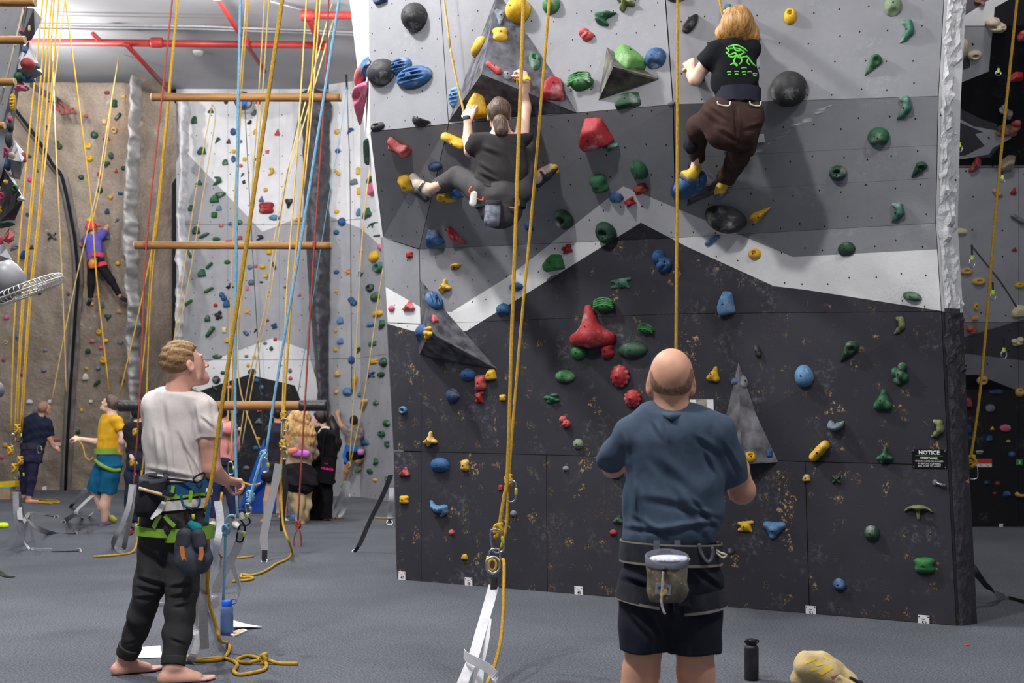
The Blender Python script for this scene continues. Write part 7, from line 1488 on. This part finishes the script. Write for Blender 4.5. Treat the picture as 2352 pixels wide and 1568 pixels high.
for pts in (((1672, 108), (1690, 104), (1706, 110), (1716, 118)), ((1676, 112), (1696, 112), (1712, 122)), ((1668, 120), (1676, 126), (1688, 122), (1696, 128), (1708, 122)), ((1672, 128), (1682, 132), (1690, 128), (1700, 134), (1712, 130), (1722, 136)), ((1690, 130), (1686, 142), (1694, 150), (1690, 152)), ((1700, 128), (1704, 140), (1698, 148)), ((1714, 128), (1722, 138), (1730, 148), (1736, 152)), ((1720, 132), (1716, 142), (1722, 150)), ((1668, 110), (1674, 116), (1670, 122)), ((1684, 106), (1690, 116), (1700, 118)), ((1678, 150), (1684, 146), (1694, 152))): squiggle(pts)
for x, y, w_ in ((1710, 157, 8), (1676, 166, 6), (1693, 165, 6), (1710, 166, 6), (1723, 166, 6), (1735, 170, 6), (1676, 172, 5), (1693, 171, 5), (1710, 172, 5), (1735, 175, 5)): squiggle(((x - w_, y), (x, y - 1), (x + w_ * .6, y)), .004)
M_CORD = cloth('brown_corduroy', (64, 46, 42), .15)
sdf_obj('trousers', chain(D, [(1692, 240, 0, 50), (1680, 285, 0, 64)], .03, .78, 2) + chain(D, [(1645, 268, 0, 40), (1610, 290, .24, 31), (1601, 330, lerp(.26, fL, .6), 22), (1600, 362, fL, 19)], .02, 1, 1) + chain(D, [(1712, 270, 0, 44), (1706, 335, .12, 30), (1686, 378, lerp(.14, fR, .6), 25), (1668, 408, fR, 24)], .02, 1, 1), .0065, M_CORD, t, wr=.009, seed=14, folds=[(1610, 255, 1650, 290, 5, .014), (1625, 245, 1665, 275, 4, .012), (1690, 250, 1692, 320, 4, .018), (1715, 300, 1750, 290, 5, .012), (1690, 350, 1730, 345, 4, .014), (1595, 310, 1620, 330, 4, .010), (1650, 300, 1690, 325, 5, .012)])
trs = t.children[-1]
h = band('harness_belt', D, 1695, 222, 51, .118, 34, cloth('harness_navy', (42, 44, 56)), t, 1)
for x0, x1 in ((1648, 1678), (1722, 1748)): tube('gear_loop', [P(x, y, D - .12) for x, y in ((x0, 232), (x0 + 3, 240), (x1 - 4, 243), (x1, 233))], .005, mat('white_loop', (206, 206, 200), .5), t, smooth_pts=4)
surf_line('leg_loop', trs, ((1616, 252), (1612, 272), (1620, 300), (1640, 318), (1668, 322), (1690, 316)), .009, M_HARN, t)
M_SHY = mat('shoe_yellow', (214, 178, 62), .6)
for pts, s2 in (([(1598, 388, fL, 14), (1590, 402, fL, 14), (1572, 400, fL + .06, 10)], [(1600, 412, fL, 8), (1586, 412, fL, 9), (1568, 404, fL + .05, 8)]), ([(1662, 420, fR, 14), (1655, 436, fR, 13), (1650, 446, fR + .03, 10)], [(1668, 440, fR, 7), (1655, 448, fR, 8), (1648, 452, fR + .02, 8)])):
    sh = sdf_obj('shoe', chain(D, pts, .02), .006, M_SHY, t); sdf_obj('sole', chain(D, s2, .02), .006, mat('shoe_slate', (84, 92, 108), .6), sh)
mesh_obj('wristband', *ring_geo(P(1590, 158, D + hL - .09), V(.05, -.1, 1), V(1, 0, 0), .036, .034, .02, .003, 18), MATS['yellow_band'], t)
cb4 = empty('chalk_bag', P(1580, 330, D + .34), 'small dark bag at the left thigh of the blond climber', 'bag'); loops('pouch', [(1590, 300, 12, .04, .01), (1586, 318, 16, .05, 0), (1584, 338, 15, .045, 0), (1588, 352, 8, .03, 0)], D + .34, M_HBK, cb4, wob=.2); loops('rim', [(1590, 304, 13, .042, .01), (1590, 296, 13, .042, .012)], D + .34, M_HBK, cb4)
# ---- people farther back
def simple_person(label, D, head, f, u, s, skin, hair, limbs, clothes, shoes=(), h=.010, hands=(), low=-.06, root=None, ht=.012, floor=True, headgear=None):
    x, y = root or (head[0], 1100)
    base = P(x, y, D)
    if floor: base.z = 0
    t = empty('person', base, label, 'person')
    hc = P(head[0], head[1], D + (head[2] if len(head) > 2 else 0)); b = head_prims(hc, f, u, s)
    for l in limbs: b += chain(D, l, .025, l[0][4] if len(l[0]) > 4 else 1.0)
    for hd in hands: b += hand_prims(P(hd[0], hd[1], D + hd[2]), hd[3], hd[4], 1.1, hd[5], hd[6])
    sdf_obj('body', b, h, skin, t)
    if hair: sdf_obj('hair', hair_prims(hc, f, u, s, ht, low=low), h * .8, hair, t, wr=.005, wfreq=(2, 2, 1))
    for nm, m, chs, wr_ in clothes:
        pr = []
        for c in chs: pr += chain(D, c, .03, c[0][4] if len(c[0]) > 4 else 1.0, 1)
        sdf_obj(nm, pr, h, m, t, wr=wr_, seed=int(D * 10))
    for m, pts in shoes: sdf_obj('shoe', chain(D, pts, .02), h * .8, m, t)
    return t, hc
def fy(D): return HY + CH * F / D                          # floor row at a depth
# climber in purple on the rock
D = hit('rock', 225, 600)[0].y - .30
M_PUR = cloth('purple_tee', (92, 84, 168)); M_LEGG = cloth('black_leggings', (26, 26, 30))
t, hc = simple_person('climber in a purple T-shirt and red cap on the brown rock wall', D, (211, 524), V(.45, .85, .3), V(0, -.2, 1), 1.0, SK3, M_HBR,
    [[(212, 534, 0, 6), (214, 545, 0, 8)], [(216, 552, 0, 15, .7), (218, 590, 0, 14)], [(232, 543, 0, 6), (249, 516, .08, 5), (262, 492, .15, 4)], [(197, 550, 0, 6), (187, 562, .1, 5), (181, 560, .18, 4)], [(212, 605, 0, 10), (209, 650, .05, 6), (207, 688, .12, 4)], [(230, 605, 0, 10), (256, 645, .05, 6), (277, 682, .12, 4)]],
    [('tshirt', M_PUR, [[(200, 546, 0, 8), (232, 541, 0, 8)], [(215, 556, 0, 19, .7), (219, 598, 0, 19)], [(232, 543, 0, 9), (242, 528, .04, 8)], [(199, 548, 0, 9), (191, 557, .05, 8)]], .008), ('leggings', M_LEGG, [[(220, 598, 0, 18, .8), (221, 612, 0, 18)], [(212, 606, 0, 12), (209, 650, .05, 9), (208, 684, .11, 6)], [(230, 606, 0, 12), (255, 644, .05, 9), (274, 676, .11, 6)]], .005)],
    [(M_SHOEK, [(207, 690, .1, 5), (203, 698, .15, 5)]), (M_SHOEK, [(280, 684, .1, 5), (289, 689, .15, 5)])], hands=((262, 491, .16, V(.4, .3, .8), V(.1, .9, -.2), .5, 1), (181, 560, .18, V(-.4, .6, .5), V(.2, .9, -.3), .5, 1)), h=.012, floor=False, root=(220, 690))
M_CAPR = cloth('red_cap', (214, 70, 84)); sdf_obj('cap', hair_prims(hc, V(.45, .85, .3), V(0, -.2, 1), 1.0, .016, front=(.06, .05), low=.01), .009, M_CAPR, t)
sdf_obj('cap_brim', chain(D, [(216, 519, .05, 7), (228, 518, .06, 6)], .01, .5, 0, (0, 0, 1)), .009, M_CAPR, t)
band('harness_belt', D, 220, 586, 20, .115, 9, mat('red_webbing', (190, 60, 70), .8), t); band('leg_loop', D, 232, 609, 14, .10, 9, mat('red_webbing', (190, 60, 70), .8), t, -20)
o_ = empty('chalk_bag', P(213, 612, D - .17), 'orange chalk bag on the climber in purple', 'bag'); loops('pouch', [(214, 594, 8, .06, 0), (213, 604, 10, .07, 0), (212, 616, 8, .05, 0)], D - .17, mat('orange_cloth', (216, 126, 48), .85, .3, 20), o_); loops('rim', [(214, 597, 9, .065, 0), (214, 592, 9, .065, 0)], D - .17, M_WEB, o_)
mesh_obj('wristband', *ring_geo(P(258, 498, D + .13), V(.4, .2, .8), V(1, 0, 0), .038, .038, .04, .004, 14), MATS['yellow_band'], t)
# bald man in navy by the rock wall
D = 20.6; M_NAVY = cloth('navy_top', (30, 36, 56)); M_NVP = cloth('navy_trousers', (46, 44, 70))
t, hc = simple_person('bald man in navy clothes by the brown rock wall', D, (102, 938), V(.55, .70, .45), V(.1, -.4, .9), 1.05, SK1, None,
    [[(96, 950, 0, 8), (88, 966, 0, 9)], [(84, 975, 0, 22, .7), (76, 1030, 0, 18)], [(108, 975, 0, 8), (113, 1004, .05, 7), (122, 1024, .12, 5)], [(60, 975, .05, 8), (70, 1010, .3, 6), (100, 1020, .45, 5)], [(72, 1050, 0, 13), (70, 1100, 0, 9), (66, 1142, 0, 6)], [(60, 1050, .1, 13), (58, 1100, .15, 9), (54, 1140, .15, 6)]],
    [('sweater', M_NAVY, [[(62, 972, 0, 12), (88, 962, 0, 11), (106, 972, 0, 11)], [(84, 980, 0, 30, .7), (76, 1040, 0, 24)], [(108, 974, 0, 12), (115, 1000, .05, 10)], [(60, 975, .03, 12), (66, 1000, .2, 10)]], .012), ('trousers', M_NVP, [[(74, 1035, 0, 25, .8), (71, 1060, 0, 26)], [(74, 1060, 0, 17), (72, 1100, 0, 11), (66, 1138, 0, 8)], [(60, 1060, .1, 16), (57, 1100, .15, 11), (54, 1136, .15, 8)]], .010)],
    hands=((122, 1024, .13, V(.7, .3, -.4), V(0, .5, -.8), .5, 1),), h=.012)
fz = sdf_obj('foot', [cone(V(P(66, 1140, D).x, D, .08), V(P(66, 1140, D).x - .02, D, .03), .04, .035), cone(V(P(66, 1140, D).x - .02, D, .03), V(P(88, 1140, D).x, D - .02, .025), .038, .028)], .012, SK1, t)
band('harness_belt', D, 74, 1024, 27, .16, 14, M_HARN, t); carabiner(P(91, 1032, D - .2), .08, .12, 'silver carabiner on the belt of the man in navy')
sdf_obj('hair', hair_prims(hc, V(.55, .70, .45), V(.1, -.4, .9), 1.05, .006, front=(-.02, .0), low=-.06), .009, M_STUB, t)
# man in a yellow shirt, in profile
D = 16.2; M_YTEE = cloth('mustard_tee', (206, 158, 38)); M_TEALP = cloth('teal_shorts', (22, 92, 128)); M_GRNB = cloth('lime_harness', (128, 160, 66))
FD_ = V(-.82, .35, .46)
t, hc = simple_person('bearded man in a mustard T-shirt and teal shorts paying out rope', D, (253, 928), FD_, V(.45, 0, .9), 1.06, SK4, M_HBR,
    [[(256, 940, 0, 10), (258, 958, 0, 12)], [(256, 970, 0, 20, .8), (252, 1030, 0, 20)], [(268, 968, -.08, 9), (284, 1004, -.10, 9), (280, 1012, -.10, 8), (277, 1030, -.02, 6)], [(246, 972, .12, 9), (236, 1010, .16, 8), (222, 1014, .12, 7), (186, 1008, .05, 5)], [(252, 1080, 0, 17), (247, 1135, 0, 13), (240, 1160, 0, 12), (240, 1195, 0, 7)], [(232, 1080, .1, 16), (222, 1130, .14, 12), (236, 1165, .2, 11), (250, 1192, .26, 7)]],
    [('tshirt', M_YTEE, [[(246, 962, .08, 14), (268, 966, -.08, 14)], [(256, 975, 0, 27, .8), (250, 1042, 0, 28)], [(268, 968, -.08, 14), (280, 988, -.1, 12)], [(246, 970, .1, 14), (240, 992, .13, 12)]], .012), ('shorts', M_TEALP, [[(249, 1044, 0, 27, .85), (250, 1070, 0, 30)], [(255, 1078, 0, 24), (246, 1132, 0, 21)], [(236, 1078, .08, 22), (216, 1126, .12, 18)]], .012)],
    [(mat('shoe_purple', (96, 84, 116), .6), [(244, 1203, 0, 8), (228, 1207, -.02, 6), (210, 1208, -.02, 5)]), (mat('shoe_lime', (160, 166, 70), .6), [(256, 1190, .26, 8), (262, 1194, .26, 7)])], hands=((184, 1008, .05, V(-.9, .1, .2), V(0, .4, -.8), .6, 1), (277, 1030, -.02, V(-.2, .3, -.8), V(-.7, .2, 0), .7, -1)), h=.010)
surf_line('leg_loop', t.children[-1 if t.children[-1].name.startswith('shorts') else [c.name.split('.')[0] for c in t.children].index('shorts')], ((220, 1056), (230, 1066), (245, 1074), (262, 1080), (276, 1078)), .028, M_GRNB, t); band('harness_belt', D, 247, 1036, 29, .15, 13, M_GRNB, t)
sdf_obj('beard', [ell(hc + frame(FD_, V(.45, 0, .9))[1] * .05 - frame(FD_, V(.45, 0, .9))[2] * .075, (.05, .05, .042)), ell(hc + frame(FD_, V(.45, 0, .9))[1] * .11 - frame(FD_, V(.45, 0, .9))[2] * .04, (.03, .04, .035), k=.01, sub=True)], .009, M_HBR, t)
tag(tube('belay_rope', [P(x, y, D - .05) for x, y in ((180, 1010), (190, 1024), (196, 1048), (206, 1056), (214, 1050))], .011, M_ROPE, smooth_pts=4), 'slack yellow rope loop below the hand of the man in mustard', 'rope')
# person in black behind the man in white
D = 15.2
simple_person('person in a black T-shirt half hidden behind the man in white', D, (322, 950), V(.5, .8, .2), V(0, 0, 1), 1.0, SK4, M_HDK,
    [[(320, 962, 0, 10), (318, 976, 0, 12)], [(316, 985, 0, 20, .7), (318, 1040, 0, 20)], [(296, 988, 0, 9), (296, 1020, .05, 8), (304, 1050, -.1, 6)], [(318, 1080, 0, 14), (318, 1150, 0, 10), (318, 1205, 0, 8)], [(302, 1080, 0, 14), (300, 1150, 0, 10), (298, 1205, 0, 8)]],
    [('tshirt', cloth('black_shirt', (34, 34, 36)), [[(298, 984, 0, 14), (338, 984, 0, 14)], [(317, 990, 0, 28, .7), (318, 1050, 0, 26)], [(296, 988, 0, 14), (296, 1008, .03, 13)]], .010), ('trousers', cloth('dark_blue_pants', (36, 44, 64)), [[(318, 1046, 0, 26, .8), (316, 1080, 0, 27)], [(324, 1080, 0, 17), (322, 1140, 0, 14), (318, 1200, 0, 12)], [(304, 1080, 0, 17), (301, 1140, 0, 14), (298, 1200, 0, 12)]], .010)],
    [(M_SHOEK, [(296, 1212, 0, 9), (300, 1214, .1, 8)]), (M_SHOEK, [(318, 1212, 0, 9), (322, 1214, .1, 8)])], hands=((304, 1050, -.1, V(.6, .3, -.6), V(.3, .3, -.6), .6, 1),), h=.012)
# person in a pink hooded top
D = 15.6; M_PINK = cloth('pink_hoodie', (224, 148, 146))
t, hc = simple_person('dark haired person in a pink hooded top behind the blue rope', D, (509, 948), V(.15, .98, .1), V(0, 0, 1), 1.05, SK4, M_HDK,
    [[(510, 965, 0, 9), (512, 978, 0, 11)], [(514, 990, 0, 20, .7), (515, 1060, 0, 20)], [(492, 995, 0, 8), (488, 1030, .1, 7), (500, 1050, .3, 5)], [(536, 995, 0, 8), (540, 1030, .1, 7), (525, 1050, .3, 5)], [(504, 1080, 0, 14), (498, 1130, 0, 10), (492, 1190, 0, 7)], [(524, 1080, 0, 14), (532, 1130, 0, 10), (540, 1190, 0, 7)]],
    [('hoodie', M_PINK, [[(496, 985, 0, 14), (534, 985, 0, 14)], [(515, 992, 0, 26, .75), (516, 1062, 0, 24)], [(494, 992, 0, 13), (489, 1030, .1, 11), (498, 1048, .25, 9)], [(534, 992, 0, 13), (540, 1030, .1, 11), (528, 1048, .25, 9)]], .014), ('hood', M_PINK, [[(496, 974, -.08, 10), (506, 984, -.16, 12), (526, 984, -.16, 12), (537, 974, -.08, 10)]], .008), ('trousers', cloth('navy_jeans', (44, 48, 82)), [[(515, 1058, 0, 24, .8), (514, 1085, 0, 26)], [(504, 1085, 0, 17), (498, 1130, 0, 14), (493, 1188, 0, 11)], [(526, 1085, 0, 17), (533, 1130, 0, 14), (540, 1188, 0, 11)]], .010)],
    [(M_SMOKE, [(490, 1203, 0, 8), (480, 1208, -.05, 6)]), (M_SMOKE, [(541, 1203, 0, 8), (546, 1208, -.05, 6)])], h=.012, low=-.10)
band('harness_belt', D, 515, 1062, 26, .15, 10, M_HBK, t)
# bare legged person
D = 16.9
simple_person('bare legged person in a dark top behind the knotted ropes', D, (640, 952), V(-.2, .95, 0), V(0, 0, 1), 1.0, SK2, M_HDK,
    [[(640, 966, 0, 9), (640, 978, 0, 11)], [(640, 990, 0, 20, .7), (638, 1060, 0, 20)], [(622, 1000, 0, 8), (616, 1035, .1, 6), (630, 1060, .2, 5)], [(658, 1000, 0, 8), (664, 1035, .1, 6), (650, 1060, .2, 5)], [(628, 1090, 0, 13), (616, 1150, 0, 11), (611, 1186, 0, 6)], [(646, 1090, .1, 13), (650, 1150, .1, 11), (652, 1186, .1, 6)]],
    [('top', cloth('dusk_top', (48, 48, 60)), [[(622, 988, 0, 13), (658, 988, 0, 13)], [(640, 995, 0, 26, .7), (638, 1070, 0, 25)], [(622, 992, 0, 12), (617, 1025, .06, 10)], [(658, 992, 0, 12), (663, 1025, .06, 10)]], .010), ('jacket_round_waist', cloth('black_puffer', (40, 38, 46)), [[(606, 1094, -.08, 10), (640, 1092, -.12, 15)], [(640, 1078, -.05, 24, .8), (640, 1104, -.05, 26)]], .016)],
    [(mat('shoe_orange', (206, 118, 60), .6), [(610, 1194, 0, 7), (602, 1200, -.08, 6)]), (M_SMOKE, [(652, 1194, .1, 7), (660, 1199, .05, 6)])], h=.012)
# person in beige trousers in front of the curly haired one
D = 17.6; M_BEI = cloth('beige_trousers', (206, 182, 142))
simple_person('person in beige trousers mostly hidden behind curly hair', D, (668, 962), V(.3, .9, 0), V(0, 0, 1), .98, SK4, M_HBR,
    [[(668, 974, 0, 8), (668, 984, 0, 10)], [(668, 992, 0, 18, .7), (666, 1060, 0, 18)], [(658, 1090, 0, 12), (652, 1140, 0, 9), (650, 1180, 0, 6)], [(672, 1090, 0, 12), (674, 1140, 0, 9), (676, 1180, 0, 6)]],
    [('jacket', cloth('olive_jacket', (92, 88, 76)), [[(652, 988, 0, 12), (684, 988, 0, 12)], [(668, 995, 0, 22, .7), (666, 1070, 0, 22)]], .010), ('trousers', M_BEI, [[(666, 1064, 0, 22, .8), (665, 1090, 0, 23)], [(655, 1090, 0, 15), (648, 1140, 0, 13), (647, 1178, 0, 12)], [(674, 1090, 0, 15), (678, 1140, 0, 14), (680, 1174, 0, 13)]], .012)],
    [(M_SHY, [(648, 1184, 0, 7), (645, 1188, -.1, 6)]), (mat('blue_shoe', (60, 120, 210), .5), [(678, 1184, 0, 7), (672, 1188, -.1, 7)])], h=.012)
# curly haired person
D = 16.4; M_JKT = mat('mottled_fleece', (150, 124, 98), .95, .4, 9, bump=.5, bscale=60, col2=(196, 172, 146), detail=6)
t, hc = simple_person('curly blond person in a mottled fleece with a black coat tied round the waist', D, (686, 962), V(.1, .97, 0), V(0, 0, 1), 1.05, SK4, None,
    [[(686, 976, 0, 9), (686, 988, 0, 11)], [(687, 995, 0, 20, .7), (688, 1070, 0, 20)], [(664, 1000, 0, 8), (656, 1040, .1, 7), (676, 1060, .25, 5)], [(712, 1000, 0, 8), (718, 1040, .1, 7), (700, 1060, .25, 5)], [(682, 1110, 0, 13), (686, 1160, 0, 9), (690, 1212, 0, 7)], [(698, 1110, .1, 13), (698, 1160, .1, 9), (698, 1205, .1, 7)]],
    [('fleece', M_JKT, [[(664, 996, 0, 15), (710, 996, 0, 15)], [(688, 1002, 0, 31, .75), (688, 1080, 0, 29)], [(664, 1000, 0, 14), (656, 1040, .1, 12), (670, 1056, .2, 10)], [(712, 1000, 0, 14), (719, 1040, .1, 12), (706, 1056, .2, 10)]], .014), ('coat_round_waist', cloth('black_coat_wool', (34, 32, 36)), [[(688, 1076, 0, 30, .85), (690, 1100, 0, 37), (690, 1112, 0, 40)]], .016), ('trousers', M_BEI, [[(684, 1105, 0, 18), (686, 1160, 0, 14), (690, 1206, 0, 10)], [(700, 1105, .1, 17), (702, 1160, .1, 13), (698, 1200, .1, 10)]], .012)],
    [(mat('tan_boot', (168, 100, 66), .6), [(690, 1215, 0, 9), (684, 1221, -.06, 7)]), (mat('tan_boot', (168, 100, 66), .6), [(700, 1211, .1, 9), (706, 1216, .04, 7)])], h=.011)
sdf_obj('hair', [ell(P(686, 962, D), (.15, .14, .13)), ell(P(678, 985, D - .05), (.14, .11, .16), k=.05), ell(P(698, 990, D - .05), (.14, .11, .15), k=.05), ell(P(670, 1000, D - .03), (.09, .08, .14), k=.04), ell(P(712, 1000, D - .03), (.07, .08, .12), k=.04)], .011, mat('hair_curly', (176, 128, 72), .5, .5, 22, bump=.8, bscale=50, col2=(232, 190, 130), detail=6), t, wr=.022, wfreq=(2, 2, 2), seed=17)
bp_ = empty('belt_bag', P(690, 1040, D - .2), 'lilac and coral belt bag on the curly haired person', 'bag'); sdf_obj('pouch', [cone(P(678, 1040, D - .17), P(704, 1042, D - .17), .05, .05, .02)], .011, cloth('lilac_cloth', (196, 110, 200)), bp_); sdf_obj('coral_panel', [cone(P(668, 1036, D - .18), P(678, 1034, D - .2), .045, .04, .02)], .011, cloth('coral_cloth', (226, 132, 106)), bp_)
# woman in a black coat with a printed tote
D = 16.9; M_COAT = cloth('black_coat', (22, 22, 26)); FW = V(-.85, .40, .05)
t, hc = simple_person('dark haired woman in a black coat, turned to the left', D, (735, 962), FW, V(0, 0, 1), 1.02, SK4, M_HDK,
    [[(742, 974, 0, 9), (745, 986, 0, 11)], [(744, 995, 0, 18, .8), (742, 1070, 0, 18)], [(748, 1100, 0, 12), (748, 1150, 0, 9), (748, 1190, 0, 7)], [(730, 1100, .1, 12), (728, 1150, .1, 9), (730, 1195, .1, 7)]],
    [('coat', M_COAT, [[(732, 992, .08, 13), (755, 994, -.08, 13)], [(745, 1000, 0, 26, .85), (740, 1060, 0, 27), (736, 1104, 0, 33)], [(756, 998, -.10, 13), (764, 1050, -.08, 11), (752, 1076, .02, 9)], [(732, 998, .1, 13), (722, 1050, .14, 11), (722, 1078, .1, 9)]], .012), ('trousers', M_COAT, [[(746, 1095, 0, 18), (748, 1150, 0, 16), (750, 1192, 0, 15)], [(728, 1095, .1, 17), (726, 1150, .1, 16), (726, 1196, .1, 15)]], .010)],
    [(mat('shiny_boot', (18, 18, 20), .2), [(732, 1204, .1, 9), (720, 1210, .06, 7), (710, 1213, .05, 5)]), (MATS['shiny_boot'], [(752, 1200, 0, 9), (744, 1206, -.04, 7)])], h=.010, low=-.09, ht=.018)
sdf_obj('ponytail', chain(D, [(758, 962, -.02, 11), (768, 985, -.04, 12), (772, 1015, -.05, 11), (768, 1050, -.05, 6)], .03), .010, M_HDK, t, wr=.012, wfreq=(2, 2, .4)); tube('scarf', [P(x, y, D - .08) for x, y in ((722, 1008), (730, 996), (744, 984), (758, 984))], .03, cloth('pale_scarf', (206, 196, 180)), t, smooth_pts=3)
tb_ = empty('tote_bag', P(752, 1110, D - .25), 'black tote bag with pink lettering on the woman in black', 'bag')
a0 = [P(738, 1050, D - .24), P(768, 1054, D - .2), P(763, 1112, D - .2), P(734, 1108, D - .24)]; mesh_obj('pouch', a0 + [p + V(.02, .08, 0) for p in a0], [(0, 1, 2, 3), (7, 6, 5, 4), (0, 4, 5, 1), (1, 5, 6, 2), (2, 6, 7, 3), (3, 7, 4, 0)], cloth('tote_black', (26, 22, 26)), tb_)
M_PKL = mat('pink_lettering', (255, 40, 150), .6); _rt = (a0[1] - a0[0]).normalized(); _up = V(-.1, 0, 1)
mesh_obj('lettering', *text_geo('CELENTE!', .037, P(738.5, 1075, D - .252), _rt, _up, .001, align='LEFT', bold=.002), M_PKL, tb_); mesh_obj('lettering', *text_geo('THIS', .028, P(744, 1064, D - .25), _rt, _up, .001, align='LEFT'), M_PKL, tb_)
tube('handle', [P(742, 1052, D - .2), P(744, 1010, D - .2), P(752, 990, D - .16), P(760, 1010, D - .16), P(764, 1056, D - .18)], .012, MATS['tote_black'], tb_, smooth_pts=4)
# climbing child
D = hit('backr', 812, 1000)[0].y - .26; M_CAMO = mat('camo_tee', (70, 64, 66), .9, .5, 12, col2=(140, 132, 128), detail=4)
t, hc = simple_person('child in a dark mottled T-shirt climbing the bright wall', D, (813, 968), V(.1, .95, .2), V(0, -.2, 1), .92, SK3, M_HDK,
    [[(813, 980, 0, 7), (813, 988, 0, 9)], [(812, 996, 0, 15, .7), (810, 1040, 0, 15)], [(797, 990, 0, 6), (783, 976, .08, 5), (776, 954, .18, 4)], [(830, 990, 0, 6), (843, 1004, .06, 5), (841, 976, .16, 4)], [(802, 1056, 0, 9), (796, 1080, .05, 7), (790, 1106, .14, 4)], [(822, 1056, 0, 9), (840, 1046, .12, 7), (826, 1074, .16, 4)]],
    [('tshirt', M_CAMO, [[(798, 990, 0, 9), (828, 990, 0, 9)], [(813, 996, 0, 19, .7), (811, 1034, 0, 18)], [(798, 990, 0, 9), (789, 982, .05, 8)], [(829, 990, 0, 9), (838, 998, .04, 8)]], .008), ('shorts', M_LEGG, [[(811, 1036, 0, 18, .8), (811, 1048, 0, 18)], [(802, 1050, 0, 11), (798, 1066, .04, 9)], [(820, 1050, 0, 11), (832, 1050, .08, 9)]], .006)],
    [(mat('green_shoe', (110, 150, 90), .6), [(790, 1108, .14, 5), (786, 1115, .18, 5)]), (MATS['green_shoe'], [(826, 1076, .15, 5), (819, 1081, .2, 5)])], hands=((776, 953, .18, V(-.1, .4, .8), V(.2, .9, -.2), .6, 1), (841, 975, .16, V(0, .4, .8), V(-.2, .9, -.2), .6, 1)), h=.011, floor=False, root=(812, 1110))
band('harness_belt', D, 811, 1030, 19, .115, 12, cloth('harness_cobalt', (40, 100, 180)), t); mesh_obj('leg_loop', *ribbon_geo([P(x, y, D - .13) for x, y in ((793, 1034), (790, 1048), (796, 1062))], .06, V(1, 0, .3), .006), MATS['harness_cobalt'], t)
o_ = empty('chalk_bag', P(829, 1044, D - .14), 'pink chalk bag on the climbing child', 'bag'); loops('pouch', [(829, 1028, 7, .05, 0), (829, 1036, 8, .06, 0), (828, 1044, 6, .04, 0)], D - .14, cloth('pink_bag', (222, 140, 200)), o_); loops('rim', [(829, 1031, 7.5, .055, 0), (829, 1026, 7.5, .055, 0)], D - .14, M_WEB, o_)
# ------------------------------------------------------------------ lamps under the ceiling
M_HOUS = mat('lamp_housing', (200, 200, 204), 0.4, metal=.6)
M_LENS = bpy.data.materials.new('lamp_lens'); M_LENS.use_nodes = True
_b = M_LENS.node_tree.nodes['Principled BSDF']; _b.inputs['Emission Color'].default_value = (1, .98, .95, 1); _b.inputs['Emission Strength'].default_value = 25
_n = M_LENS.node_tree.nodes.new('ShaderNodeTexNoise'); _n.inputs['Scale'].default_value = 40
_r = M_LENS.node_tree.nodes.new('ShaderNodeValToRGB'); _r.color_ramp.elements[0].color = (.9, .9, .9, 1); M_LENS.node_tree.links.new(_n.outputs[0], _r.inputs[0]); M_LENS.node_tree.links.new(_r.outputs[0], _b.inputs['Base Color'])
for i, (x, y, wt) in enumerate(LAMPS):
    if i == 1:
        t = empty('ceiling_lamp', (x, y, CEIL), 'glaring round high bay lamp under the concrete ceiling', 'lamp')
        mesh_obj('lamp_shade', *lathe_geo((x, y, CEIL - .36), [(.21, 0), (.20, .06), (.11, .16), (.08, .26), (.03, .36)]), M_HOUS, t, smooth=True)
        mesh_obj('lens', *lathe_geo((x, y, CEIL - .37), [(.20, 0), (.20, .012)]), M_LENS, t)
        lp = [V(x + .06 + .10 * sin(a) + .02 * sin(3 * a), y + .25, CEIL - .40 - .0 + .17 * cos(a)) for a in [k * 2 * pi / 20 for k in range(44)]]
        M_CABLE = mat('white_cable', (245, 245, 245), .5)
        tube('cable_loop', [V(x + .02, y + .25, CEIL - .02), V(x + .04, y + .25, CEIL - .2)] + lp + [V(x + .12, y + .25, CEIL - .2), V(x + .18, y + .25, CEIL - .02)], .011, M_CABLE, t, seg=6)
        lo = lamp_light(x, y, wt, CEIL - .72)
    else:
        lo = lamp_light(x, y, wt, CEIL - .8)
